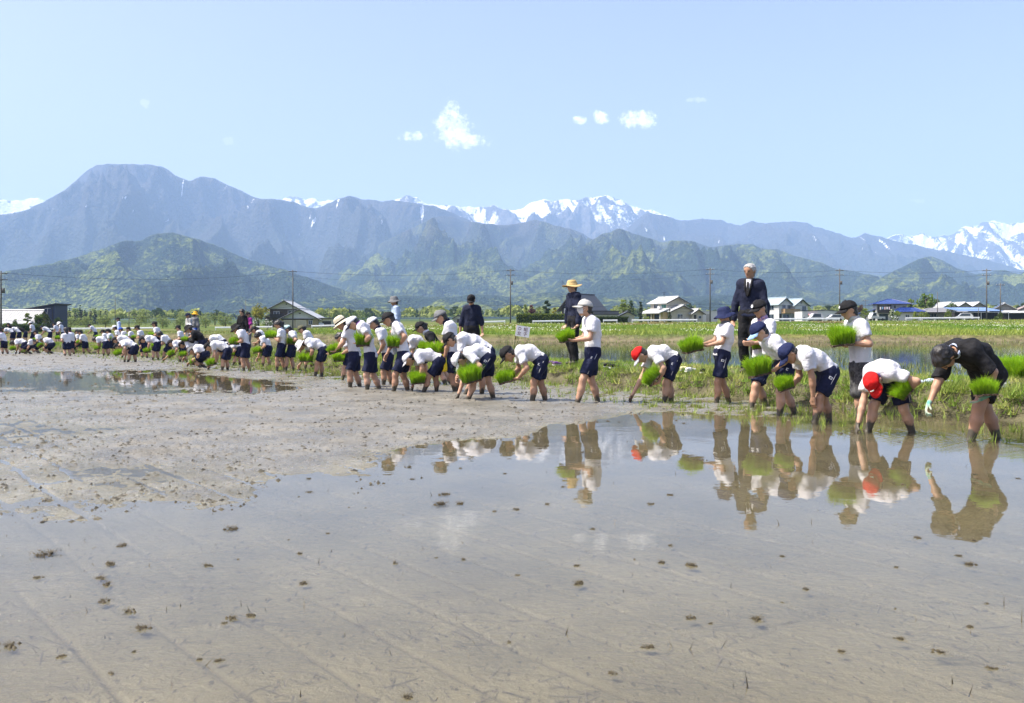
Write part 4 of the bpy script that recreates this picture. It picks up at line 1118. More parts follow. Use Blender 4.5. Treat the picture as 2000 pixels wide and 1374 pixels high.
def build_growth():
    # levee: trampled top, ragged front
    w = 1 / LV[:, 1] ** 1.25; w[(LV[:, 1] > 62) | (LV[:, 1] < 6)] = 0; w /= w.sum()
    def on_levee(n, d0, d1, pw=1.0):
        i = NR.choice(len(LV), n, p=w); d = d0 + (d1 - d0) * NR.random(n) ** pw
        j = NR.normal(0, .15, (n, 2)); X = LV[i, 0] + LN[i, 0] * d + j[:, 0]; Y = LV[i, 1] + LN[i, 1] * d + j[:, 1]
        return X, Y, levee_z(d) - .01, d
    X, Y, Z, d = on_levee(66000, .30, 3.4)
    keep = fbm(X * 1.3, Y * 1.3, 3) + .25 * (NR.random(len(X)) - .5) > -.26; X, Y, Z = X[keep], Y[keep], Z[keep]
    t = sstep(-.25, .35, fbm(X * .7 + 3, Y * .7, 3)); c = mixc((.19, .33, .035), (.42, .43, .12), t)
    blades('levee_top_grass', X, Y, Z, .045 + .085 * NR.random(len(X)), .010 + .0004 * Y, .75, c)
    X, Y, Z, d = on_levee(34000, .02, .55)
    keep = fbm(X * 1.6 + 9, Y * 1.6, 3) + .3 * (NR.random(len(X)) - .5) > .04; X, Y, Z = X[keep], Y[keep], Z[keep]
    t = sstep(-.2, .3, fbm(X * .9, Y * .9 + 5, 3)) * .75; g = sstep(13, 24, Y)
    c = mixc((.14, .24, .03), (.32, .33, .09), t); c = c * (1 - g[:, None]) + g[:, None] * mixc((.18, .29, .03), (.28, .36, .06), t)
    blades('levee_side_grass', X, Y, Z, .07 + .12 * NR.random(len(X)) + .05 * g, .010 + .0004 * Y, .85, c)
    # ragged tussocks hanging over the cut edge
    X, Y, Z, d = on_levee(1500, .05, .6); m_ = 26; i = np.repeat(np.arange(1500), m_)
    Xr = X[i] + NR.normal(0, .045, len(i)); Yr = Y[i] + NR.normal(0, .045, len(i)); tc_ = NR.random(1500)[i]
    blades('edge_tussocks', Xr, Yr, Z[i] + .01, .08 + .16 * NR.random(len(i)), .009 + .0004 * Yr, .95, mixc((.15, .27, .03), (.36, .38, .10), tc_))
    # young weeds and set seedlings at the foot of the levee
    X, Y, Z, d = on_levee(2200, -2.4, .05)
    k = (fbm(X * .5, Y * .5, 2) > -.22) & (Y < 45); X, Y = X[k], Y[k]
    X = np.repeat(X, 5) + NR.normal(0, .015, len(X) * 5); Y = np.repeat(Y, 5) + NR.normal(0, .015, len(Y) * 5)
    blades('planted_seedlings', X, Y, np.full(len(X), -.01), .07 + .09 * NR.random(len(X)), .007 + .0003 * Y, .45, mixc((.16, .24, .04), (.30, .38, .07), NR.random(len(X))))
    X, Y, Z, d = on_levee(9000, -.9, .1, .6)
    k = (Y > 15) & (fbm(X * .8 + 2, Y * .8, 2) > -.05); X, Y = X[k], Y[k]
    blades('foot_of_levee_weeds', X, Y, np.full(len(X), .0), .05 + .10 * NR.random(len(X)), .012 + .0004 * Y, .7, mixc((.14, .22, .03), (.26, .33, .06), NR.random(len(X))))
    # second paddy: weeds standing in the water
    n = 15000; py = 733 - 66 * NR.random(n) ** 1.0; Y = (CAMH - Z2) * F / (py - HOR); px = NR.uniform(-30, 2030, n); X = px_x(px, Y)
    k = (levee_dist(X, Y) > 3.0) & (Y < 73) & (fbm(X * .25, Y * .12, 3) + .3 * (NR.random(n) - .5) > .0); X, Y = X[k], Y[k]
    blades('second_paddy_weeds', X, Y, np.full(len(X), Z2 - .01), .05 + .10 * NR.random(len(X)), .010 + .0007 * Y, .5, mixc((.14, .18, .05), (.25, .28, .10), NR.random(len(X))))
    n = 9000; Y = 70.0 + 5.0 * NR.random(n); X = px_x(NR.uniform(-30, 2030, n), Y); k = fbm(X * .2, Y * .5, 2) > -.25; X, Y = X[k], Y[k]
    blades('bank_grass', X, Y, field_z(X, Y), .12 + .2 * NR.random(len(X)), .05, .7, mixc((.18, .24, .05), (.26, .26, .10), sstep(-.3, .4, fbm(X * .3, Y * .3, 2))))
    # meadow
    n = 74000; Y = np.exp(NR.uniform(math.log(74.2), math.log(192), n)); px = NR.uniform(-20, 2020, n); X = px_x(px, Y)
    g = fbm(X * .06, Y * .035, 3); left = sstep(700, 450, px)
    t = sstep(-.3, .35, g); c = mixc((.15, .27, .022), (.30, .36, .06), t)
    red = sstep(105, 160, Y) * sstep(.0, .25, fbm(X * .09 + 4, Y * .04, 2)); c = c * (1 - .8 * red[:, None]) + .8 * red[:, None] * np.array((.26, .14, .055))
    c = c * (1 - .6 * left[:, None]) + .6 * left[:, None] * mixc((.17, .19, .06), (.30, .24, .13), sstep(-.2, .3, fbm(X * .05, Y * .1, 2)))
    h = (.16 + .28 * NR.random(n)) * (1 - .65 * left) * (1 + .5 * sstep(.1, .4, g))
    k = ~((px < 690) & (NR.random(n) < .45)); 
    blades('meadow_grass', X[k], Y[k], field_z(X[k], Y[k]) - .02, h[k], .035 + .0005 * Y[k], .6, c[k])
    n = 9500; Y = np.exp(NR.uniform(math.log(75.5), math.log(165), n)); px = NR.uniform(660, 2020, n); X = px_x(px, Y)
    k = fbm(X * .10 + 8, Y * .05, 3) + .35 * (NR.random(n) - .5) > .17; X, Y = X[k], Y[k]; n = len(X)
    b = np.stack([X, Y, field_z(X, Y) + .28 + .16 * NR.random(n)], 1); s = (.03 + .04 * NR.random(n))[:, None]
    offs = [np.array(q) for q in ((-1, 0, 0), (0, -.6, -.35), (1, 0, 0), (0, .6, .5))]
    V = np.stack([b + s * q for q in offs], 1).reshape(-1, 3); me = mesh_np('meadow_flowers', V, np.arange(n * 4).reshape(n, 4), False)
    add_attr(me, 'col', np.repeat(mixc((.75, .75, .68), (.62, .60, .44), NR.random(n)), 4, 0)); tag(link('meadow_flowers', me, GRASS), kind='stuff')
build_growth()

# ------------------------------------------------------------------ straw, clods and crumbs on the mud
STRAWM = leaf_mat('old_straw', .1)
def build_debris():
    # crumbs over the drained mud
    n = 16000; py = HOR + np.exp(NR.uniform(math.log(44), math.log(390), n)); px = NR.uniform(-20, 1350, n)
    Y = CAMH * F / (py - HOR); X = px_x(px, Y); z = mud_z(X, Y); k = (z > -.004) & (fbm(X * .9, Y * .9, 2) + .5 * (NR.random(n) - .5) > -.12) & (levee_dist(X, Y) < -.2); X, Y, z = X[k], Y[k], z[k]; n = len(X)
    s = (.004 + .017 * NR.random(n) ** 5) * (.55 + .06 * Y)
    tet = np.array([(-1, -.5, -.3), (1.1, -.4, -.3), (.1, .9, -.3), (0, 0, .75)]); an = NR.random(n) * 6.283; ca, sa = np.cos(an), np.sin(an)
    el = (1 + 1.2 * NR.random(n))[:, None]
    V = np.stack([(tet[None, :, 0] * ca[:, None] * el - tet[None, :, 1] * sa[:, None]) * s[:, None] + X[:, None], (tet[None, :, 0] * sa[:, None] * el + tet[None, :, 1] * ca[:, None]) * s[:, None] + Y[:, None], tet[None, :, 2] * s[:, None] + z[:, None] + .003], -1).reshape(-1, 3)
    i = np.arange(n)[:, None] * 4; Q = np.concatenate([i + np.array(q)[None] for q in ((0, 1, 3), (1, 2, 3), (2, 0, 3))])
    me = mesh_np('mud_crumbs', V, Q, False); add_attr(me, 'col', np.repeat(mixc((.035, .032, .026), (.13, .12, .095), NR.random(n)), 4, 0)); tag(link('mud_crumbs', me, STRAWM), kind='stuff')
    # sodden straw lying under and at the surface near the camera
    n = 3600; py = HOR + np.exp(NR.uniform(math.log(150), math.log(790), n)); px = NR.uniform(-20, 2020, n); Y = CAMH * F / (py - HOR); X = px_x(px, Y)
    k = fbm(X * 1.3 + 2, Y * 1.3, 3) + .35 * (NR.random(n) - .5) > .02; X, Y = X[k], Y[k]; n = len(X)
    z = np.minimum(mud_z(X, Y), .01) + .003; L = (.02 + .07 * NR.random(n) ** 2); an = R(-38) + NR.normal(0, .8, n); wd = .0010 + .0014 * NR.random(n)
    d = np.stack([np.cos(an) * L, np.sin(an) * L, .004 * NR.standard_normal(n)], 1); p = np.stack([-np.sin(an) * wd, np.cos(an) * wd, np.zeros(n)], 1); c = np.stack([X, Y, z], 1)
    V = np.stack([c - d - p, c + d - p, c + d + p, c - d + p], 1).reshape(-1, 3); me = mesh_np('sunken_straw', V, np.arange(n * 4).reshape(n, 4), False)
    add_attr(me, 'col', np.repeat(mixc((.11, .10, .08), (.20, .175, .13), NR.random(n)), 4, 0)); tag(link('sunken_straw', me, STRAWM), kind='stuff')
    # short stubble ends that stand out of the water
    n = 520; py = HOR + np.exp(NR.uniform(math.log(170), math.log(760), n)); px = NR.uniform(0, 2000, n); Y = CAMH * F / (py - HOR); X = px_x(px, Y)
    blades('stubble_ends', X, Y, np.full(n, -.01), .015 + .045 * NR.random(n) ** 3, .004 + .003 * NR.random(n), .8, mixc((.06, .05, .03), (.20, .17, .11), NR.random(n) ** 2), STRAWM)
    # floating clods of roots and straw, one by one
    def clod(seed, flat):
        rng = np.random.default_rng(seed); V, Q = [], []; nv = 0
        for _ in range(11):
            c = rng.normal(0, .34, 2); r = .14 + .20 * rng.random(); b = np.array([(math.cos(t) * r * (.7 + .6 * rng.random()) + c[0], math.sin(t) * r * (.7 + .6 * rng.random()) + c[1], -.12) for t in np.linspace(0, 6.283, 7)[:-1]] + [(c[0], c[1], r * flat * (.6 + .7 * rng.random()))])
            V.append(b); Q += [(nv + a, nv + (a + 1) % 6, nv + 6) for a in range(6)]; nv += 7
        for _ in range(90):
            c = rng.normal(0, .36, 2); a = rng.random() * 6.283; L = .25 + .9 * rng.random() ** 2; e = (rng.random() ** 2) * .9 * flat; w = .018 + .018 * rng.random()
            d = np.array((math.cos(a), math.sin(a), 0)); s = np.array((-d[1], d[0], 0)) * w; o = np.array((c[0], c[1], .02 + .2 * rng.random() * flat))
            V.append(np.array([o - s, o + s, o + d * L + np.array((0, 0, e))])); Q.append((nv, nv + 1, nv + 2)); nv += 3
        V = np.concatenate(V); me = mesh_np('clod', V, np.array(Q), False)
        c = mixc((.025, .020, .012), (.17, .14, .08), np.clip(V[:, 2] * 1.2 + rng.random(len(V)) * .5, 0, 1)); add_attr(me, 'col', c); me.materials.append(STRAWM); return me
    CL = [clod(i, .5 + .12 * (i % 5)) for i in range(12)]
    named = [(90, 1083, 46, 'flat heap of dark sods with a mud ridge behind, largest at left'), (452, 1033, 26, 'straw heap lying across the water at centre left'), (862, 985, 30, 'flat dark straw heap beside the mud shore'), (897, 984, 18, 'round clod right of the flat straw heap'),
             (868, 966, 20, 'flat clod of straw nearest the mud shore'), (18, 1262, 30, 'tall tuft of dark roots at the lower left edge'), (205, 1175, 24, 'twin clod upper half in the left cluster'), (250, 1195, 22, 'brightly lit clod below the left cluster'), (277, 1228, 30, 'long low clod below the left cluster'),
             (490, 1203, 18, 'right one of two golden clods'), (456, 1208, 20, 'left one of two golden clods'), (210, 1142, 20, 'dark pointed clod above the left cluster'), (215, 1102, 20, 'broad clod below the flat heap of sods'), (120, 1283, 16, 'small brown tuft near the lower left edge'), (238, 1066, 20, 'spiky flat clod right of the sods'),
             (1478, 1210, 26, 'low muddy clod on a bank at lower right'), (1895, 1103, 22, 'pale clod near the right edge'), (1130, 1140, 22, 'straw clod at lower centre'), (795, 1362, 26, 'frothy clod at the very bottom edge'), (1350, 1105, 22, 'matted straw clod right of centre')]
    for px, py, wpx, lab in named:
        Y = ground_D(py); X = px_x(px, Y); s = wpx / F * Y * .62
        o = link('straw_clod', RND.choice(CL), None); o.location = (X, Y, .003); o.scale = (s, s, s * .8); o.rotation_euler = (0, 0, RND.random() * 6.28); tag(o, lab + ' in the water', 'straw clod', 'clods of old straw in the paddy')
    for i in range(120):
        py = HOR + math.exp(RND.uniform(math.log(165), math.log(700))); px = RND.uniform(10, 1990)
        Y = ground_D(py); X = px_x(px, Y)
        if float(mud_z(np.array([X]), np.array([Y]))[0]) > .004: continue
        s = RND.uniform(.007, .026) * (.8 + .05 * Y)
        o = link('straw_clod', RND.choice(CL), None); o.location = (X, Y, .002); o.scale = (s * RND.uniform(.7, 1.5), s * RND.uniform(.7, 1.3), s * RND.uniform(.6, 1.1)); o.rotation_euler = (0, 0, RND.random() * 6.28); tag(o, 'tiny scattered clod of dark roots and straw floating on the water', 'straw clod', 'tiny clods scattered over the paddy water')
build_debris()

# ------------------------------------------------------------------ trees and hedges
LEAF = leaf_mat('tree_leaf', .42, .6)
BARK = mat('bark', (.10, .08, .06), .9, .3, 4, .6, 20)
def leaf_cloud(centres, radii, n, size, c1, c2, seed, squash=1.0, shell=.55):
    rng = np.random.default_rng(seed); m = len(centres); i = rng.integers(0, m, n)
    d = rng.standard_normal((n, 3)); d /= np.linalg.norm(d, axis=1)[:, None]; r = shell + (1 - shell) * rng.random(n) ** .6
    P = np.asarray(centres)[i] + d * (np.asarray(radii)[i] * r)[:, None] * np.array((1, 1, squash))
    a = rng.standard_normal((n, 3)); a /= np.linalg.norm(a, axis=1)[:, None]; b = np.cross(a, d + .3 * rng.standard_normal((n, 3))); b /= np.linalg.norm(b, axis=1)[:, None] + 1e-9
    s = (size * (.6 + .8 * rng.random(n)))[:, None]
    V = np.stack([P - a * s, P + b * s * .7, P + a * s, P - b * s * .7], 1).reshape(-1, 3)
    t = np.clip(rng.random(m)[i] * .65 + rng.random(n) * .35, 0, 1); return V, np.repeat(mixc(c1, c2, t), 4, 0)
def leaf_mesh(V, C):
    me = mesh_np('crown', V, np.arange(len(V)).reshape(-1, 4), False); add_attr(me, 'col', C); me.materials.append(LEAF); return me
TREE_N = 0
def tree(px, D, hpx, wpx, label, c1, c2, trunk=.25, n=700, style='round', cat='tree', group=None, base=None, name='tree', bloom=None):
    """hpx/wpx: height and width in photo pixels at distance D"""
    global TREE_N; TREE_N += 1
    s = D / F; h = hpx * s; w = wpx * s / 2; X = px_x(px, D); z = float(field_z(np.array([X]), np.array([D]))[0]) if base is None else base
    e = empty(name, (X, D, z - .05), RND.random() * 6, label, cat, group); rng = np.random.default_rng(TREE_N * 7 + 1)
    tk = MB(); lean = rng.normal(0, .04, 2) * h
    tk.tube([(0, 0, 0), (lean[0] * .4, lean[1] * .4, h * .3), (lean[0], lean[1], h * .75)], max(.06, .035 * h), 6, .02 * h)
    for k in range(4): a = rng.random() * 6.28; tk.tube([(lean[0] * .4, lean[1] * .4, h * (.25 + .1 * k)), (math.cos(a) * w * .6, math.sin(a) * w * .6, h * (.5 + .1 * k))], .016 * h, 5, .006 * h)
    tk.build('trunk', BARK, e, True)
    if style == 'cone':
        zz = np.linspace(trunk, .97, 9); cen = []; rad = []
        for q in zz:
            rr = w * (1.05 - q) / (1.05 - trunk); m = max(1, int(5 * (1 - q)) + 1)
            for j in range(m): a = 6.28 * j / m + q * 9; cen.append((math.cos(a) * rr * .55, math.sin(a) * rr * .55, h * q)); rad.append(max(.18 * w, rr * .6))
    elif style == 'column':
        zz = np.linspace(trunk, .93, 8); cen = [(rng.normal(0, .1) * w, rng.normal(0, .1) * w, h * q) for q in zz]; rad = [w * (.9 if q < .75 else .55) for q in zz]
    elif style == 'tiers':      # cloud-pruned garden pine
        cen = []; rad = []
        for k in range(9): a = k * 2.4; q = trunk + (1 - trunk) * k / 9; rr = w * (1 - .55 * q); cen.append((math.cos(a) * rr * .7, math.sin(a) * rr * .7, h * q)); rad.append(w * .42)
        cen.append((0, 0, h * .95)); rad.append(w * .35)
    else:
        m = 22; cen = []; rad = []
        for k in range(m):
            d = rng.standard_normal(3); d /= np.linalg.norm(d); rr = rng.random() ** .45
            cen.append((d[0] * w * .72 * rr + lean[0], d[1] * w * .72 * rr + lean[1], h * (trunk + (1 - trunk) * .5) + d[2] * h * (1 - trunk) * .38 * rr)); rad.append(w * rng.uniform(.24, .42))
    V, C = leaf_cloud(cen, rad, n, max(.035 * h, 1.15 * s), c1, c2, TREE_N, .55 if style == 'tiers' else (.8 if style == 'cone' else .9))
    link('crown', leaf_mesh(V, C), None, e)
    if bloom:
        V, C = leaf_cloud(cen, [r * 1.06 for r in rad], n // 2, max(.03 * h, 1.0 * s), bloom, tuple(min(1, q * 1.15) for q in bloom), TREE_N + 50, .9, .9); link('blossom', leaf_mesh(V, C), None, e)
    return e
def hedge(px0, px1, D, hpx, depth, label, c1, c2):
    global TREE_N; TREE_N += 1
    s = D / F; x0, x1 = px_x(px0, D), px_x(px1, D); z = float(field_z(np.array([(x0 + x1) / 2]), np.array([D]))[0]); h = hpx * s; L = x1 - x0; n = int(260 * L / max(h, .5)) + 200
    e = empty('hedge', ((x0 + x1) / 2, D, z - .05), 0, label, 'hedge')
    b = MB(); b.box(-L / 2 + .1, L / 2 - .1, -depth / 2 + .1, depth / 2 - .1, 0, h - .1); b.build('branches', mat('hedge_core', (.03, .045, .015), .95), e)
    rng = np.random.default_rng(TREE_N); f = rng.random(n); u = rng.uniform(-L / 2, L / 2, n); v = rng.uniform(-depth / 2, depth / 2, n); zz = rng.uniform(0, h, n)
    P = np.where((f < .6)[:, None], np.stack([u, np.full(n, -depth / 2), zz], 1), np.stack([u, v, np.full(n, h)], 1)) + rng.normal(0, .06, (n, 3))
    a = rng.standard_normal((n, 3)); a /= np.linalg.norm(a, axis=1)[:, None]; b2 = np.cross(a, rng.standard_normal((n, 3))); b2 /= np.linalg.norm(b2, axis=1)[:, None]; q = 1.3 * s
    V = np.stack([P - a * q, P + b2 * q, P + a * q, P - b2 * q], 1).reshape(-1, 3); link('foliage', leaf_mesh(V, np.repeat(mixc(c1, c2, rng.random(n)), 4, 0)), None, e)

DKG, MDG, LTG, YLG, WIL = (.020, .038, .014), (.055, .10, .022), (.14, .21, .035), (.28, .34, .04), (.28, .34, .11)
def build_trees():
    T = tree
    # left: garden of the tiled house
    T(14, 175, 22, 16, 'yellow green shrub beside the left utility pole', LTG, YLG, .15, 350, cat='shrub', name='shrub')
    T(30, 176, 30, 13, 'thin olive shrub before the tiled house wall', MDG, LTG, .2, 350, cat='shrub', name='shrub')
    T(54, 175, 38, 20, 'cloud pruned tree with yellow new shoots before the tiled house', MDG, YLG, .25, 600, 'tiers', cat='garden tree')
    T(76, 176, 40, 20, 'tall loose garden tree before the dark blue house', DKG, LTG, .25, 600, cat='garden tree')
    T(91, 174, 34, 19, 'round olive green topiary below the dark blue house', DKG, (.09, .11, .025), .05, 800, 'column', cat='topiary')
    T(113, 175, 32, 19, 'dark round garden tree right of the dark blue house', DKG, MDG, .45, 600, cat='garden tree')
    hedge(8, 88, 168, 15, 1.6, 'clipped green hedge in front of the tiled house', DKG, (.09, .15, .02))
    # willows and conifers on the left skyline
    for i, (px, h, w, lab) in enumerate([(138, 26, 50, 'low pale willow thicket right of the dark garden tree'), (168, 24, 44, 'wide pale willow thicket before the conifers'), (206, 30, 46, 'pale willow left of the thin pole'), (272, 36, 54, 'largest round willow right of the thin poles'), (318, 26, 46, 'low willow thicket right of the largest willow'),
                                         (352, 28, 42, 'pale willow behind the yellow sun hat'), (402, 30, 50, 'willow clump right of the yellow sun hat'), (440, 30, 42, 'willow clump left of the black pullover')]):
        T(px, 250, h, w, lab, (.17, .22, .07), WIL, .05, 900, group='willows on the left skyline', cat='willow', name='willow_tree')
    for i, (px, h) in enumerate([(136, 32), (147, 30), (157, 38), (166, 28), (177, 34), (186, 32), (196, 26), (206, 30)]):
        T(px, 420, h, 13, ['first', 'second', 'third and tallest', 'fourth', 'fifth', 'sixth', 'seventh', 'eighth'][i] + ' dark conifer from the left behind the willows', (.012, .026, .014), (.03, .055, .025), .05, 260, 'cone', group='dark conifers behind the willows', cat='conifer', name='conifer_tree')
    T(420, 330, 34, 20, 'dark evergreen among the willows', DKG, MDG, .1, 350)
    T(505, 205, 52, 40, 'yellow green tree in young leaf left of the brown house', (.16, .16, .03), (.34, .33, .05), .38, 800, cat='garden tree')
    T(500, 203, 26, 20, 'white flowering bush under the yellow green tree', MDG, LTG, .1, 300, bloom=(.75, .75, .72), cat='flowering bush', name='flowering_bush')
    T(522, 202, 22, 24, 'white flowering bush before the brown house', MDG, LTG, .1, 300, bloom=(.75, .75, .72), cat='flowering bush', name='flowering_bush')
    # middle: the dark gabled house and its garden
    T(1018, 196, 24, 18, 'pale green shrub at the left end of the hedge', LTG, WIL, .1, 350, cat='shrub', name='shrub')
    T(1027, 205, 38, 8, 'narrow yellow green column tree behind the hedge', MDG, YLG, .05, 350, 'column', cat='garden tree')
    T(1038, 206, 38, 22, 'dark red maple behind the hedge', (.06, .02, .025), (.14, .05, .05), .3, 450, cat='maple')
    T(1034, 200, 24, 30, 'spreading green shrub behind the hedge', MDG, YLG, .1, 450, cat='shrub', name='shrub')
    T(1053, 202, 34, 11, 'yellow tipped cone topiary behind the hedge', DKG, YLG, .05, 400, 'cone', cat='topiary')
    T(1068, 200, 46, 20, 'dark cloud pruned pine at the corner of the dark gabled house', (.012, .03, .012), (.04, .075, .025), .1, 800, 'tiers', cat='garden pine')
    T(1083, 199, 32, 12, 'golden cloud pruned bush before the dark gabled house', (.12, .11, .015), (.42, .36, .03), .15, 400, 'tiers', cat='topiary')
    T(1101, 199, 24, 14, 'crimson maple before the dark gabled house', (.12, .015, .03), (.30, .04, .07), .2, 350, cat='maple')
    hedge(1008, 1112, 196, 19, 2.0, 'long clipped hedge before the dark gabled house', (.05, .085, .012), (.20, .25, .025))
    hedge(1160, 1226, 198, 12, 1.5, 'dark low hedge along the white garden wall', DKG, (.08, .12, .02))
    T(1217, 262, 46, 20, 'bright green tree behind the garden wall', LTG, YLG, .3, 450)
    T(1232, 262, 42, 14, 'dark dome shaped topiary behind the small gatehouse', DKG, MDG, .1, 450, 'column', cat='topiary')
    T(1251, 215, 42, 9, 'narrow dark cypress left of the beige house', (.012, .026, .012), (.04, .065, .022), .03, 450, 'column', cat='cypress')
    T(1263, 208, 14, 22, 'low shrubs before the beige house porch', MDG, YLG, .05, 300, cat='shrub', name='shrub')
    T(1308, 200, 28, 12, 'cone shaped garden tree before the beige house', DKG, (.11, .14, .03), .05, 400, 'cone', cat='topiary')
    T(1305, 199, 9, 10, 'small round bush at the foot of the cone tree', MDG, LTG, .05, 160, cat='shrub', name='shrub')
    T(1364, 235, 22, 10, 'green shrub between beige house and white shed', DKG, MDG, .1, 250, cat='shrub', name='shrub')
    # right
    T(1680, 240, 34, 20, 'brown leaved tree left of the blue roofed house', (.06, .035, .03), (.15, .085, .06), .3, 400)
    T(1690, 212, 24, 22, 'yellow green pruned pine left of the blue roofed house', MDG, YLG, .3, 450, 'tiers', cat='garden pine')
    T(1740, 205, 26, 14, 'white blossoming bush before the blue roofed house', MDG, LTG, .1, 350, bloom=(.72, .74, .60), cat='flowering bush', name='flowering_bush')
    T(1753, 203, 22, 18, 'small leafy tree before the blue roofed house', LTG, YLG, .35, 400, cat='garden tree')
    T(1748, 200, 10, 18, 'white flowers low in front of the blue roofed house', MDG, LTG, .05, 200, bloom=(.8, .8, .8), cat='flowering bush', name='flowering_bush')
    T(1787, 203, 17, 11, 'bright egg shaped bush right of the blue roofed house', LTG, YLG, .03, 350, 'column', cat='topiary')
    T(1803, 203, 19, 24, 'mixed yellow green shrub beside the grey roofed house', MDG, YLG, .1, 450, cat='shrub', name='shrub')
    T(1780, 265, 44, 22, 'left one of the tall green trees behind the blue roofed house', LTG, YLG, .2, 650)
    T(1808, 270, 56, 36, 'largest of the tall green trees behind the grey roofed house', (.06, .12, .02), (.17, .25, .03), .2, 900)
    T(1832, 275, 46, 22, 'right one of the tall green trees behind the grey roofed house', MDG, LTG, .2, 550)
    T(1860, 235, 38, 26, 'white flowering tree behind the grey roofed house', MDG, LTG, .3, 500, bloom=(.74, .76, .62), cat='flowering tree')
    T(1852, 205, 17, 18, 'pruned pine with flat layers before the grey roofed house', MDG, YLG, .2, 450, 'tiers', cat='garden pine')
    T(1953, 197, 13, 12, 'dark clipped box bush before the open shed', DKG, (.10, .15, .02), .03, 350, 'column', cat='topiary')
    T(1945, 196, 8, 8, 'small round bush left of the clipped box bush', MDG, LTG, .03, 150, cat='shrub', name='shrub')
    T(700, 420, 22, 60, 'flat copse behind the pale straw hat', MDG, LTG, .05, 600, group='copses on the plain', cat='copse', name='copse')
    T(868, 420, 18, 18, 'pale round copse left of the navy pullover man', WIL, (.26, .29, .16), .05, 300, group='copses on the plain', cat='copse', name='copse')
    # woods that read as one mass across the plain
    n = 1500; Y = np.exp(NR.uniform(math.log(480), math.log(2300), n)); px = NR.uniform(-60, 2060, n); k = fbm(px * .006, np.log(Y) * 4, 3) + .3 * (NR.random(n) - .5) > -.12; Y, px = Y[k], px[k]; n = len(Y); X = px_x(px, Y); z = field_z(X, Y)
    cen = []; rad = []
    cen = np.stack([X, Y, z + 4.5], 1); rad = NR.uniform(2.5, 5.0, n)
    m = 46; i = np.repeat(np.arange(n), m); d = NR.standard_normal((n * m, 3)); d /= np.linalg.norm(d, axis=1)[:, None]; d[:, 2] = np.abs(d[:, 2]) * 1.2 - .35
    Pn = cen[i] + d * (rad[i] * (.7 + .35 * NR.random(n * m)))[:, None]; a = NR.standard_normal((n * m, 3)); a /= np.linalg.norm(a, axis=1)[:, None]; b = np.cross(a, NR.standard_normal((n * m, 3))); b /= np.linalg.norm(b, axis=1)[:, None]; s = (NR.uniform(.9, 1.7, n * m))[:, None]
    V = np.stack([Pn - a * s, Pn + b * s, Pn + a * s, Pn - b * s], 1).reshape(-1, 3); t = NR.random(n)[i] * .75 + .25 * NR.random(n * m); ev = (NR.random(n) < .22)[i]
    C = np.where(ev[:, None], mixc((.045, .075, .035), (.08, .12, .05), t), mixc((.20, .26, .08), (.38, .42, .13), t)); o = link('far_woods', leaf_mesh(V, np.repeat(C, 4, 0)), None); tag(o, kind='stuff')
build_trees()
# ------------------------------------------------------------------ houses
WALLS = {'cream': mat('plaster_cream', (.58, .53, .40), .85, .06, 3), 'white': mat('plaster_white', (.55, .55, .55), .8, .05, 3), 'beige': mat('plaster_beige', (.47, .43, .35), .85, .07, 3), 'brown': mat('timber_brown', (.060, .042, .036), .8, .2, 5), 'dark': mat('timber_dark', (.022, .020, .020), .8, .25, 5),
         'bluewall': mat('siding_dark_blue', (.018, .027, .070), .55, .15, 2), 'ochre': mat('plaster_ochre', (.30, .24, .13), .85, .1, 3), 'grey': mat('plaster_grey', (.33, .32, .30), .85, .08, 3), 'tan': mat('siding_tan', (.36, .24, .13), .8, .1, 4), 'orange': mat('plaster_warm', (.60, .44, .24), .85, .06, 3)}
ROOFS = {'silver': mat('roof_tile_silver', (.40, .40, .40), .38, .14, 5, .4, 8, .5), 'dark': mat('roof_tile_dark', (.045, .047, .055), .45, .2, 5, .4, 8, .5), 'blue': mat('roof_tile_blue', (.018, .042, .19), .25, .25, 3, .5, 6, .8), 'grey': mat('roof_slate_grey', (.20, .20, .21), .55, .15, 3, .3, 8), 'pale': mat('roof_metal_pale', (.46, .47, .47), .4, .08, 3), 'solar': mat('roof_pale_blue', (.33, .41, .46), .25, .1, 3),
         'bluemetal': mat('roof_blue_metal', (.16, .26, .48), .3, .15, 3), 'rust': mat('roof_rust', (.30, .24, .22), .6, .2, 3), 'navyroof': mat('roof_navy', (.03, .035, .06), .45, .1, 3)}
TRIM = mat('dark_trim', (.03, .025, .022), .6, .1); ALU = mat('window_frame', (.55, .56, .58), .35, .04, metal=.4); GLASSM = mat('window_glass', (.035, .05, .065), .06, .2, 2, spec=.8); GATE = mat('shutter_steel', (.42, .38, .28), .5, .05, 4); SOLAR = mat('solar_panel', (.02, .03, .09), .15, .2, 3, spec=.9)

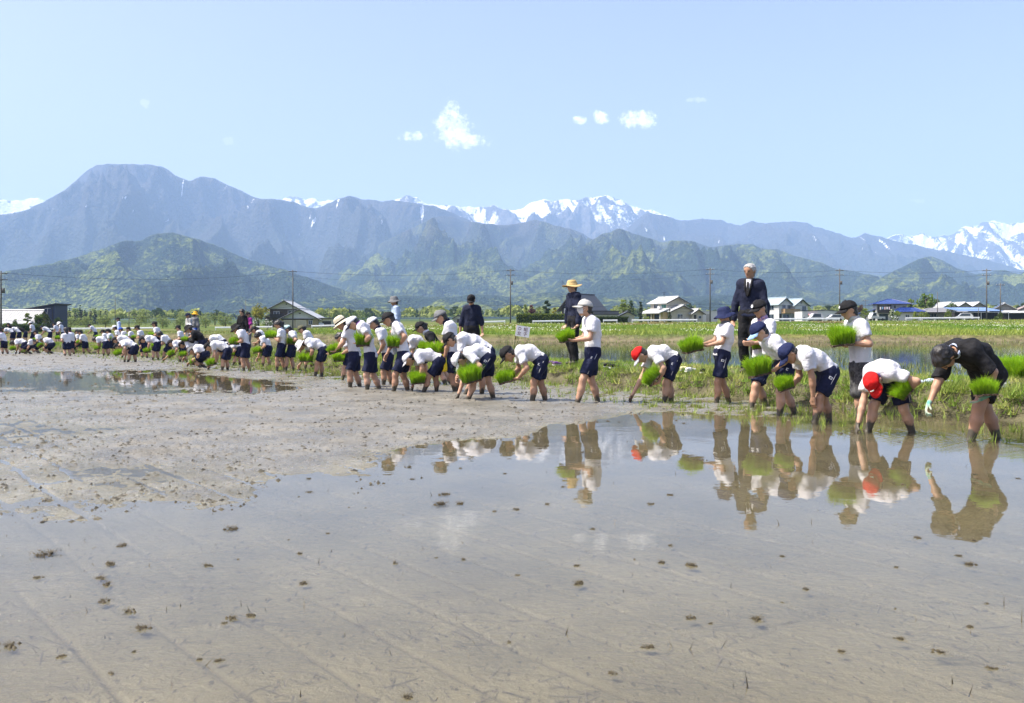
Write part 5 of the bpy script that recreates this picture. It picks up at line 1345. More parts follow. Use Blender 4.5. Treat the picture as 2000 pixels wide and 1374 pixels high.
def ground_z(X, Y): return float(field_z(np.array([X]), np.array([Y]))[0])
class House:
    def __init__(s, px, D, yaw, label, cat='house', name='house'):
        s.D = D; s.s = D / F; X = px_x(px, D); s.e = empty(name, (X, D, ground_z(X, D) - .1), R(yaw), label, cat); s.n = 0
    def block(s, x0, x1, y0, y1, h, wall, z0=0):
        b = MB(); b.box(x0, x1, y0, y1, z0, z0 + h); return b.build('wall', WALLS[wall], s.e)
    def gable(s, x0, x1, y0, y1, z, rise, roof, wall, axis='y', oh=.6, th=.16, ribs=0):
        """two roof slopes; ridge along axis. Gable ends are walled in"""
        b = MB()
        a0, a1 = (x0, x1) if axis == 'y' else (y0, y1); c0, c1 = (y0, y1) if axis == 'y' else (x0, x1)
        m = (a0 + a1) / 2; sl = rise / (m - a0)
        out = [(a0 - oh, z - oh * sl), (m, z + rise), (a1 + oh, z - oh * sl), (a1 + oh, z - oh * sl + th), (m, z + rise + th * 1.15), (a0 - oh, z - oh * sl + th)]
        b.prism(out, 'y' if axis == 'y' else 'x', c0 - oh, c1 + oh)
        for k in range(ribs):
            t = c0 - oh + (c1 - c0 + 2 * oh) * (k + .5) / ribs
            for sg in (-1, 1):
                p = [(m, z + rise + th * 1.2), (m + sg * (m - a0 + oh), z - oh * sl + th * 1.05)]
                b.tube([(q[0], t, q[1]) if axis == 'y' else (t, q[0], q[1]) for q in p], .07, 5)
        r = b.build('roof', ROOFS[roof], s.e)
        w = MB(); e = .02
        w.prism([(a0 + e, z), (a1 - e, z), (m, z + rise - .02)], 'y' if axis == 'y' else 'x', c0 + e, c1 - e); w.build('gable_wall', WALLS[wall], s.e)
        rd = MB(); p0, p1 = (c0 - oh - .05), (c1 + oh + .05); q = z + rise + th * 1.15 + .06; rd.tube([(m, p0, q), (m, p1, q)] if axis == 'y' else [(p0, m, q), (p1, m, q)], .14, 6); rd.build('ridge_cap', ROOFS[roof], r)
        v = MB()                                   # verge boards
        for cc in (c0 - oh - .03, c1 + oh + .03):
            for sg in (-1, 1):
                p = [(m, z + rise - .02), (m + sg * (m - a0 + oh), z - oh * sl - .02)]; v.tube([(t[0], cc, t[1]) if axis == 'y' else (cc, t[0], t[1]) for t in p], .11, 4)
        v.build('verge_board', TRIM, r)
        return r
    def hip(s, x0, x1, y0, y1, z, rise, roof, oh=.7, th=.15, ridge=.35):
        X0, X1, Y0, Y1 = x0 - oh, x1 + oh, y0 - oh, y1 + oh; cx = (X0 + X1) / 2; cy = (Y0 + Y1) / 2; w = X1 - X0; d = Y1 - Y0
        L = max(.1, w * ridge / 2) if w >= d else .1; M = max(.1, d * ridge / 2) if d > w else .0
        b = MB(); lo = [(X0, Y0, z), (X1, Y0, z), (X1, Y1, z), (X0, Y1, z)]; up = [(p[0], p[1], z + th) for p in lo]; rg = [(cx - L, cy - M, z + rise), (cx + L, cy + M, z + rise)]
        b.add(lo + up + rg, [(3, 2, 1, 0), (0, 1, 5, 4), (1, 2, 6, 5), (2, 3, 7, 6), (3, 0, 4, 7), (4, 5, 9, 8), (5, 6, 9), (6, 7, 8, 9), (7, 4, 8)])
        r = b.build('roof', ROOFS[roof], s.e); c = MB()
        for a, bb in ((4, 8), (5, 9), (6, 9), (7, 8), (8, 9)):
            P_ = lo + up + rg; c.tube([P_[a], P_[bb]], .10, 5)
        c.build('ridge_cap', ROOFS[roof], r); g = MB(); g.box(X0 - .05, X1 + .05, Y0 - .08, Y0 - .01, z - .08, z + .06); g.build('gutter', TRIM, r); return r
    def shed(s, x0, x1, y0, y1, z0, z1, roof, th=.2, axis='x'):
        """single slope from z0 (low coordinate) to z1"""
        b = MB(); b.prism([(x0, z0), (x1, z1), (x1, z1 + th), (x0, z0 + th)] if axis == 'x' else [(y0, z0), (y1, z1), (y1, z1 + th), (y0, z0 + th)], 'y' if axis == 'x' else 'x', *((y0, y1) if axis == 'x' else (x0, x1)))
        return b.build('roof', ROOFS[roof], s.e)
    def win(s, u0, u1, z0, z1, at, face='front', name='window', frame=ALU, pane=GLASSM, bars=1):
        """at: coordinate of the wall plane. Frame stands proud, glass sits back in it"""
        f = MB(); t = .07; p0, p1 = -.06, .04
        def B(mb, a0, a1, c0, c1, d0, d1):
            if face == 'front': mb.box(a0, a1, at + d0, at + d1, c0, c1)
            elif face == 'left': mb.box(at + d0, at + d1, a0, a1, c0, c1)
            else: mb.box(at - d1, at - d0, a0, a1, c0, c1)
        B(f, u0, u1, z0, z0 + t, p0, p1); B(f, u0, u1, z1 - t, z1, p0, p1); B(f, u0, u0 + t, z0 + t, z1 - t, p0, p1); B(f, u1 - t, u1, z0 + t, z1 - t, p0, p1)
        for k in range(bars): m = u0 + (u1 - u0) * (k + 1) / (bars + 1); B(f, m - .03, m + .03, z0 + t, z1 - t, p0 + .01, p1)
        o = f.build(name, frame, s.e); g = MB(); B(g, u0 + t, u1 - t, z0 + t, z1 - t, -.025, .03); g.build('pane', pane, o); return o
    def part(s, name, m, *boxes):
        b = MB()
        for q in boxes: b.box(*q)
        return b.build(name, m, s.e)

def build_houses():
    h = House(4, 188, 0, 'single storey house with ribbed silver tile roof at the left edge')     # s = .104
    h.block(-7.5, 6.0, 0, 7, 2.2, 'white'); h.gable(-7.5, 6.0, 0.6, 6.4, 2.55, 2.0, 'silver', 'dark', 'x', .8, ribs=30); h.shed(-8, 6.3, -1.6, .2, 1.75, 2.35, 'silver', axis='y')
    for k in range(4): h.win(-3.5 + 2.4 * k, -2.1 + 2.4 * k, .5, 1.6, 0)
    h = House(74, 205, 0, 'dark blue house with a single sloping roof at left')       # s = .114
    w = MB(); w.prism([(-3.9, 0), (3.7, 0), (3.7, 6.1), (-3.9, 4.75)], 'y', 0, 6); w.build('wall', WALLS['bluewall'], h.e)
    h.shed(-4.4, 4.3, -.7, 6.6, 4.72, 6.25, 'navyroof', .22); h.win(.4, 2.1, 3.3, 4.35, 0); h.part('downpipe', TRIM, (3.2, 3.3, -.12, -.02, 0, 5.9)); h.part('antenna_bracket', ALU, (1.6, 2.9, -.14, -.08, 5.3, 5.36), (2.2, 2.26, -.15, -.09, 4.4, 5.3))
    h = House(553, 250, 0, 'brown two storey house with a wide gabled roof at centre left')      # s=.139
    h.block(-3.6, 4.6, 0, 8, 5.0, 'brown'); h.gable(-3.6, 4.6, 0, 8, 5.0, 2.2, 'silver', 'white', 'y', 1.3); h.win(1.3, 3.2, 3.4, 4.6, 0); h.part('balcony', WALLS['dark'], (-3.4, -.2, -1.0, -.05, 2.6, 2.75), (-3.4, -.2, -1.0, -.94, 2.75, 3.6)); h.part('gable_vent', TRIM, (.7, 1.1, -.05, .05, 6.2, 6.45)); h.win(-2.6, -1.0, 3.0, 4.4, 0)
    h.block(-5.0, -3.6, .5, 6, 3.0, 'brown'); h.shed(-6.2, -3.2, 0, 6.5, 2.9, 3.5, 'silver')
    h = House(582, 222, 0, 'cream garage building with a broad gable and two shutters', 'garage', 'garage')     # s=.123
    h.block(-4.0, 4.9, 0, 9, 2.3, 'ochre'); h.gable(-4.0, 4.9, 0, 9, 2.35, 2.2, 'silver', 'white', 'y', .9); h.part('lintel_beam', TRIM, (-4.0, 3.6, -.25, -.02, 2.1, 2.32))
    for x in (-3.3, -.4): h.part('roller_shutter', GATE, (x, x + 2.3, -.10, -.01, 0, 1.75)); h.part('shutter_frame', WALLS['cream'], (x - .15, x, -.14, 0, 0, 1.95), (x + 2.3, x + 2.45, -.14, 0, 0, 1.95), (x, x + 2.3, -.14, 0, 1.75, 1.95))
    h.win(2.5, 3.5, .9, 2.0, 0); h.part('gable_vent', TRIM, (.2, .7, -.06, .02, 3.5, 3.75)); h.block(4.95, 8.1, .4, 6, 2.35, 'cream'); h.part('flat_roof', ROOFS['dark'], (4.9, 8.5, -.2, 6.3, 2.36, 2.55)); h.part('garage_opening', TRIM, (5.8, 7.9, .33, .42, 0, 1.75))
    # dark gabled house
    h = House(1118, 240, -40, 'black gabled house with white plaster panels behind the long hedge')      # s=.133
    h.block(-3.4, 3.4, 0, 9, 4.0, 'dark'); h.gable(-3.4, 3.4, 0, 9, 4.0, 3.4, 'dark', 'dark', 'y', 1.0)
    for k in range(4): h.win(-2.7 + 1.4 * k, -1.6 + 1.4 * k, 2.3, 3.8, 0, pane=WALLS['white'])
    pn = MB(); pn.prism([(-1.5, 4.9), (1.5, 4.9), (0, 6.6)], 'y', -.05, .0); pn.build('gable_panel', WALLS['white'], h.e); h.part('gable_batten', TRIM, (-.75, -.65, -.09, -.05, 4.9, 5.7), (.65, .75, -.09, -.05, 4.9, 5.7), (-.05, .05, -.09, -.05, 4.9, 6.5), (-1.7, 1.7, -.1, -.05, 4.8, 4.95))
    h.shed(-5.2, 4.6, -2.2, .1, 1.55, 2.25, 'silver', axis='y'); h.block(-4.2, 3.8, -1.0, 0, 1.6, 'dark'); h.win(-3.5, 3.0, .3, 1.5, -1.0, bars=4)
    h = House(1188, 236, 0, 'long low outbuilding with flat dark roof right of the black house', 'outbuilding', 'outbuilding')
    h.block(-3.8, 3.6, 0, 5, 2.0, 'white'); h.part('flat_roof', ROOFS['dark'], (-4.3, 4.0, -.6, 5.4, 2.02, 2.35)); h.part('upper_roof', ROOFS['dark'], (-3.8, 3.2, 1.5, 5.2, 2.9, 3.1)); h.block(-3.5, 3.0, 2.0, 5, .8, 'grey', 2.2); h.win(-3.0, -2.0, .6, 1.5, 0)
    h = House(1226, 228, 0, 'small gatehouse with a low gable right of the outbuilding', 'gatehouse', 'gatehouse')
    h.block(-1.6, 1.6, 0, 4, 1.9, 'beige'); h.gable(-1.6, 1.6, 0, 4, 1.9, .75, 'dark', 'cream', 'y', .5); h.part('door', WALLS['grey'], (-.6, .6, -.06, -.005, 0, 1.5))
    # beige house
    h = House(1322, 226, 28, 'beige two storey house with pale silver roofs and porch')      # s=.1256
    h.block(-2.9, 2.9, 0, 6.8, 4.9, 'beige'); h.gable(-2.9, 2.9, 0, 6.8, 4.9, 1.25, 'pale', 'beige', 'y', .75)
    h.block(-3.4, 3.2, -2.2, 0, 2.7, 'beige'); h.gable(-3.6, 3.3, -2.4, -.1, 2.7, 1.3, 'pale', 'beige', 'y', .5)
    h.block(-4.8, -2.95, -.8, 6.2, 2.5, 'orange'); h.shed(-6.4, -2.95, -1.4, 6.8, 2.15, 3.3, 'pale')
    h.block(2.2, 5.4, -3.2, .5, 2.2, 'beige'); h.gable(2.2, 5.4, -3.2, .5, 2.2, .9, 'pale', 'beige', 'y', .5)
    for x in (-5.9,): h.part('porch_post', WALLS['cream'], (x, x + .2, -1.0, -.8, 0, 2.2), (x, x + .2, 2.5, 2.7, 0, 2.2), (x, x + .2, 5.6, 5.8, 0, 2.2))
    h.win(-1.6, .1, .9, 2.0, -2.2); h.win(-.3, .4, 3.6, 4.5, 0, bars=0); h.win(1.4, 2.5, 3.3, 4.5, 0); h.win(.4, 2.4, 3.2, 4.4, -2.9, 'left', pane=mat('green_blind', (.03, .16, .11), .7)); h.win(3.6, 5.4, 3.2, 4.5, -2.9, 'left'); h.win(.6, 2.6, .1, 2.0, -4.8, 'left', 'sliding_door', TRIM); h.win(3.4, 5.6, .1, 2.0, -4.8, 'left', 'sliding_door', TRIM)
    h.win(4.0, 5.0, .9, 1.6, -3.2, bars=0); h.part('door', TRIM, (2.7, 3.4, -3.27, -3.205, 0, 1.85)); h.part('gas_cylinder', ALU, (.9, 1.2, -2.5, -2.22, 0, 1.0), (1.3, 1.6, -2.5, -2.22, 0, 1.0)); h.part('air_conditioner', WALLS['white'], (-4.5, -3.7, 1.0, 1.9, 3.25, 3.95)); h.part('tv_aerial', TRIM, (-1.6, -1.55, 3, 3.05, 5.5, 7.6), (-2.2, -1.0, 3, 3.05, 7.4, 7.45), (-2.0, -1.2, 3, 3.05, 7.0, 7.05))
    h = House(1385, 232, 18, 'plain white shed behind the utility pole', 'shed', 'shed')
    h.block(-2.1, 2.3, 0, 3.5, 2.7, 'white'); h.part('flat_roof', ROOFS['pale'], (-2.2, 2.4, -.1, 3.6, 2.71, 2.85)); h.part('door', WALLS['grey'], (-.8, .2, -.05, -.004, 0, 2.0))
    # white two storey
    h = House(1545, 244, 24, 'white two storey house with twin gables and tan balcony')       # s=.1356
    h.block(-4.0, .2, 0, 7.5, 4.6, 'white'); h.gable(-4.0, .2, 0, 7.5, 4.6, 1.5, 'solar', 'white', 'y', .5); h.block(.25, 4.6, -1.2, 6.5, 4.3, 'white'); h.gable(.25, 4.6, -1.2, 6.5, 4.3, 1.45, 'solar', 'white', 'y', .5)
    h.part('balcony', WALLS['tan'], (-3.3, 0, -1.5, -.02, 2.1, 2.25), (-3.3, 0, -1.5, -1.4, 2.25, 3.3), (-3.3, -3.2, -1.4, -.02, 2.25, 3.3)); h.part('tan_panel', WALLS['tan'], (.3, 2.0, -1.28, -1.205, 0, 3.2))
    h.win(-3.0, -1.8, 3.2, 4.4, 0); h.win(-1.3, -.2, 2.7, 4.4, 0); h.win(2.6, 4.0, 2.7, 4.1, -1.2); h.win(-2.8, -.6, .1, 1.9, 0, name='sliding_door'); h.win(2.8, 4.0, .4, 1.9, -1.2); h.win(2.0, 4.0, 3.0, 4.2, -4.0, 'left'); h.win(4.5, 6.0, 3.0, 4.2, -4.0, 'left'); h.win(2.0, 4.2, .1, 1.9, -4.0, 'left'); h.part('door', TRIM, (-3.9, -3.2, -.06, -.005, 0, 2.0)); h.part('gable_slot', TRIM, (2.2, 2.32, -1.26, -1.205, 4.7, 5.3), (2.5, 2.62, -1.26, -1.205, 4.7, 5.3))
    h = House(1600, 226, 0, 'low white shop building with flat roof and pink awning', 'shop', 'shop')       # s=.1256
    w = MB(); w.prism([(-4.2, 0), (4.4, 0), (4.4, 2.45), (1.3, 2.75), (-4.2, 2.45)], 'y', 0, 6); w.build('wall', WALLS['white'], h.e); h.part('flat_roof', ROOFS['dark'], (-4.3, 1.3, -.15, 6.1, 2.62, 2.72)); h.shed(1.3, 4.7, -.2, 6.2, 2.78, 2.50, 'dark', .12)
    aw = MB(); aw.prism([(-.9, 1.35), (-.02, 1.75), (-.02, 1.85), (-.9, 1.45)], 'x', -2.7, -.4); aw.build('awning', mat('awning_pink', (.62, .30, .30), .8, .2, 3), h.e)
    h.win(-1.9, -.5, .1, 1.3, 0, name='shop_door'); h.win(-4.0, -3.4, .4, 1.2, 0); h.win(-.1, .9, .6, 1.4, 0); h.win(2.0, 3.4, .6, 1.5, 0)
    # blue roofs
    h = House(1742, 222, -14, 'white house with glossy blue tiled hip roofs and laundry balcony')      # s=.1233
    h.block(-3.5, 3.4, 0, 6.5, 4.0, 'white'); h.hip(-3.5, 3.4, 0, 6.5, 4.0, 1.35, 'blue', .9, ridge=.12); h.block(.2, 6.2, -2.6, -.05, 2.0, 'white'); h.hip(.2, 6.4, -2.6, 1.2, 2.05, 1.15, 'blue', .7, ridge=.4)
    h.part('balcony', WALLS['dark'], (-3.3, -.3, -1.1, -.03, 1.9, 2.02), (-3.3, -.3, -1.1, -1.02, 2.02, 2.9), (-3.3, -3.2, -1.02, -.03, 2.02, 3.9), (-.4, -.3, -1.02, -.03, 2.02, 3.9)); h.part('balcony_recess', TRIM, (-3.1, -.5, -.03, .03, 2.05, 3.7)); h.win(2.3, 3.2, 3.0, 3.6, 0, bars=0); h.part('arched_window', TRIM, (.5, .85, -.06, .0, 3.1, 3.7))
    for i, c in enumerate([(.7, .7, .72), (.2, .35, .6), (.65, .45, .5), (.7, .7, .72), (.6, .5, .55)]): h.part('laundry', mat('laundry_%d' % i, c, .9), (-2.9 + .5 * i, -2.6 + .5 * i, -1.2, -1.17, 2.7 + .1 * (i % 2), 3.4))
    h.part('garage_door', mat('garage_dark', (.03, .05, .06), .5), (-2.9, -.9, -.07, -.005, 0, 1.7)); h.win(2.6, 3.5, .5, 1.5, -2.6); h.win(4.6, 5.5, .9, 1.5, -2.6)
    h.block(-7.0, -3.55, 2, 6, 1.7, 'white'); h.shed(-7.6, -3.55, 1.4, 6.4, 1.7, 2.7, 'blue')
    h = House(1840, 236, 0, 'grey hip roofed bungalow right of the blue roofed house', 'bungalow')      # s=.131
    h.block(-4.8, 5.2, 0, 7, 2.0, 'grey'); h.hip(-4.8, 5.2, 0, 7, 2.0, 1.25, 'grey', 1.0, ridge=.3); h.win(-3.6, -1.4, .2, 1.7, 0, bars=2); h.win(1.0, 3.0, .3, 1.6, 0); h.part('porch_beam', TRIM, (-4.6, -1.0, -.6, -.5, 1.6, 1.75), (-4.6, -4.5, -.6, -.5, 0, 1.6))
    h = House(1885, 262, 0, 'long shed with white zigzag gables behind the grey bungalow', 'shed', 'shed')
    for k in range(3): h.block(-6 + 4 * k, -2.05 + 4 * k, 0, 8, 3.7, 'dark'); h.gable(-6 + 4 * k, -2.05 + 4 * k, 0, 8, 3.7, 1.2, 'pale', 'grey', 'y', .3)
    h = House(1912, 226, 0, 'black open carport with pale blue metal roof', 'carport', 'carport')
    h.block(-5.0, 5.0, 2, 7, 2.0, 'dark'); h.shed(-5.4, 5.4, -1.2, 7.2, 2.2, 3.2, 'bluemetal', .12, axis='y'); h.part('front_beam', ALU, (-4.6, 6.6, -1.4, -1.3, 1.9, 2.0)); h.part('back_panel', WALLS['grey'], (-3.2, -.4, 1.9, 1.98, .2, 1.8))
    for x in (-4.6, -.2, 4.0, 6.5): h.part('post', ALU, (x, x + .1, -1.4, -1.3, 0, 1.9))
    h = House(1990, 230, -22, 'cluster of workshop sheds with pale roofs and solar panels at right edge', 'workshop', 'workshop')
    h.block(-6.0, 0, 1, 9, 2.4, 'dark'); h.gable(-6, 0, 1, 9, 2.4, 1.7, 'pale', 'grey', 'y', .5); h.block(.3, 8, 0, 9, 2.7, 'grey'); h.gable(.3, 8, 0, 9, 2.7, 1.9, 'rust', 'grey', 'y', .6); h.shed(-4.0, 3.4, -2.6, .0, 1.7, 2.3, 'pale', .12, axis='y'); h.part('shed_opening', TRIM, (-3.6, 3.0, -.05, .3, 0, 1.7))
    for k in range(3):
        sp = MB(); x = -5.6 + 1.9 * k; sl = 1.7 / 3.0
        sp.prism([(-5.9 + .4, 2.62 + .4 * sl), (-3.4, 2.62 + 2.6 * sl), (-3.4, 2.70 + 2.6 * sl), (-5.9 + .4, 2.70 + .4 * sl)], 'y', 1.2 + 2.6 * k, 3.4 + 2.6 * k); sp.build('solar_panel', SOLAR, h.e)
    h = House(895, 300, 0, 'tiny dark roofed hut behind the navy pullover man', 'hut', 'hut')
    h.block(-1.6, 1.6, 0, 3, 1.6, 'grey'); h.gable(-1.6, 1.6, 0, 3, 1.6, .9, 'dark', 'white', 'y', .4); h.part('door', TRIM, (-.4, .4, -.06, -.005, 0, 1.3))
build_houses()

# ------------------------------------------------------------------ utility poles, lines, guard rails
CONC = mat('pole_concrete', (.11, .108, .105), .85, .1, 2); WIREM = mat('wire_black', (.02, .02, .022), .6, .1); RAILM = mat('rail_white', (.72, .74, .77), .4, .05, 1); INSUL = mat('insulator', (.5, .5, .5), .3, .1)
def pole(px, D, ytop, label, arms=1, r=.17):
    X = px_x(px, D); z = ground_z(X, D); top = px_z(ytop, D) - z
    e = empty('utility_pole', (X, D, z - .05), RND.uniform(-.3, .3), label, 'utility pole', 'utility poles')
    b = MB(); b.tube([(0, 0, 0), (0, 0, top)], r, 8, r * .62); b.build('shaft', CONC, e, True)
    for k in range(arms):
        zz = top - .5 - 1.0 * k; c = MB(); c.box(-.95, .95, -.06, .06, zz, zz + .12); a = c.build('crossarm', CONC, e)
        for x in (-.85, -.3, .3, .85): i = MB(); i.tube([(x, 0, zz + .12), (x, 0, zz + .32)], .05, 6); i.build('insulator', INSUL, a)
    if arms > 1: t = MB(); t.tube([(.35, 0, top - 3.6), (.35, 0, top - 2.8)], .24, 8); t.build('transformer', CONC, e, True)
    return Vector((X, D, z + top))
def wire(a, b, sag, label, r=.022):
    m = MB(); n = 14; pts = [a.lerp(b, k / n) + Vector((0, 0, -4 * sag * (k / n) * (1 - k / n))) for k in range(n + 1)]
    m.tube(pts, r, 4); o = m.build('power_line', WIREM); tag(o, label, 'power line', 'power lines'); return o
def build_utilities():
    P_ = {}
    for px, D, yt, arms, lab in [(2, 150, 529, 2, 'tall utility pole at the left edge'), (225, 215, 578, 0, 'thin bare pole left of the largest willow'), (252, 240, 606, 1, 'short pole with crossarm before the willows'), (480, 232, 585, 0, 'thin pole beside the yellow green tree'), (572, 205, 527, 1, 'utility pole standing before the cream garage'),
                             (643, 260, 602, 0, 'thin short pole right of the garage'), (820, 300, 598, 0, 'thin far pole right of the bucket hat man'), (997, 208, 525, 2, 'utility pole at centre by the long hedge'), (1387, 208, 523, 2, 'utility pole before the white shed'), (1640, 212, 525, 2, 'utility pole above the smiling student'),
                             (1831, 205, 570, 0, 'pale short pole before the grey bungalow'), (1927, 205, 525, 2, 'utility pole before the black carport'), (1954, 214, 553, 1, 'second pole right of the carport'), (1690, 300, 585, 1, 'far pole left of the blue roofed house'), (1911, 212, 599, 0, 'small white post at the carport')]:
        P_[px] = pole(px, D, yt, lab, arms, .17 if yt < 560 else .10)
    left = Vector((px_x(-420, 150), 150, P_[2].z)); right = Vector((px_x(2260, 205), 205, P_[1927].z + .3))
    chain = [left, P_[2], P_[572], P_[997], P_[1387], P_[1640], P_[1927], right]; nm = ['left edge', 'left edge pole', 'garage pole', 'hedge pole', 'shed pole', 'student pole', 'carport pole', 'right edge']
    for i in range(len(chain) - 1):
        a, b = chain[i], chain[i + 1]; L = (b - a).length
        wire(a + Vector((0, 0, -.35)), b + Vector((0, 0, -.35)), L * .022, 'upper power line from %s to %s' % (nm[i], nm[i + 1]), .028)
        wire(a + Vector((0, .4, -1.4)), b + Vector((0, .4, -1.4)), L * .028, 'second power line from %s to %s' % (nm[i], nm[i + 1]), .016)
        for k, dz in ((0, -8.2), (1, -9.0)):
            wire(a + Vector((0, 0, dz)), b + Vector((0, 0, dz)), L * .012, ('telephone cable' if k == 0 else 'lower telephone cable') + ' from %s to %s' % (nm[i], nm[i + 1]), .035 if k == 0 else .026)
    for i, (a, b, D, where) in enumerate([(62, 300, 178, 'below the dark blue house'), (420, 532, 190, 'below the yellow green tree'), (608, 655, 192, 'right of the cream garage'), (735, 770, 195, 'behind the bucket hat man'), (938, 987, 196, 'left of the centre pole'), (1040, 1113, 193, 'under the long hedge'),
                                          (1178, 1206, 196, 'right of the masked student'), (1234, 1362, 193, 'before the beige house'), (1420, 1502, 196, 'behind the old man'), (1512, 1640, 196, 'before the white shop'), (1769, 1913, 192, 'before the grey bungalow')]):
        X0, X1 = px_x(a, D), px_x(b, D); z0, z1 = ground_z(X0, D), ground_z(X1, D); e = empty('guard_rail', (X0, D, z0), 0, 'white guard rail ' + where, 'guard rail', 'roadside guard rails')
        L = X1 - X0; dz = z1 - z0; n = max(2, int(L / 3) + 1)
        m = MB(); pr = [(-.05, .42), (-.10, .50), (-.05, .57), (-.10, .64), (-.05, .74), (0, .74), (0, .42)]
        m.prism(pr, 'x', 0, L); m.v = [(x, y, z + dz * x / L) for x, y, z in m.v]; m.build('rail', RAILM, e)
        for k in range(n): t = L * k / (n - 1); p = MB(); p.tube([(min(max(t, .1), L - .1), .10, dz * t / L - .1), (min(max(t, .1), L - .1), .10, dz * t / L + .78)], .07, 6); p.build('post', RAILM, e)
build_utilities()

# ------------------------------------------------------------------ vehicles far off by the houses
CARW = mat('car_white', (.55, .56, .58), .25, .03, spec=.6); TYRE = mat('tyre', (.015, .015, .015), .8); LAMP = mat('lamp_glass', (.5, .35, .3), .2)
def car(px, D, yaw, label, L=3.6, h=1.55, paint=CARW, kind='car'):
    X = px_x(px, D); e = empty('parked_' + kind, (X, D, ground_z(X, D)), R(yaw), label, kind)
    b = MB()
    if kind == 'car': prof = [(-L / 2, .30), (L / 2, .30), (L / 2, .75), (L * .36, .92), (L * .18, h), (-L * .36, h), (-L / 2 + .03, .95)]
    else: prof = [(-L / 2, .45), (L / 2, .45), (L / 2, 1.0), (L * .46, 1.15), (L * .36, 1.85), (L * .12, 1.85), (L * .10, .95), (-L / 2, .95)]
    b.prism(prof, 'y', -.75, .75); b.build('body', paint, e)
    for s in (-1, 1):
        g = MB(); g.prism([(-L * .33, .95), (L * .28, .95), (L * .16, h - .1), (-L * .33, h - .1)] if kind == 'car' else [(L * .14, 1.15), (L * .42, 1.15), (L * .35, 1.75), (L * .14, 1.75)], 'y', s * .755 - .01, s * .755 + .01); g.build('window', GLASSM, e)
        for x in (-L * .3, L * .3):
            w = MB(); w.prism([(x + .3 * math.cos(t), .3 + .3 * math.sin(t)) for t in np.linspace(0, 6.283, 13)[:-1]], 'y', s * .70 - .1, s * .70 + .1); w.build('wheel', TYRE, e)
        hl = MB(); hl.box(L / 2 - .02, L / 2 + .02, s * .55 - .14, s * .55 + .14, .6, .75); hl.build('headlight', LAMP, e)
car(1883, 208, 160, 'white parked car behind the guard rail at right')
car(640 - 11, 224, 100, 'pale car inside the garage bay right of the cream garage')
car(1712, 208, 190, 'white kei truck beside the blue roofed house', 3.4, kind='truck')
car(1592, 212, 185, 'white van parked in front of the low white shop', 3.4, 1.8, kind='car')
car(1630, 210, 180, 'white car at the right end of the low white shop', 3.6, 1.5, kind='car')

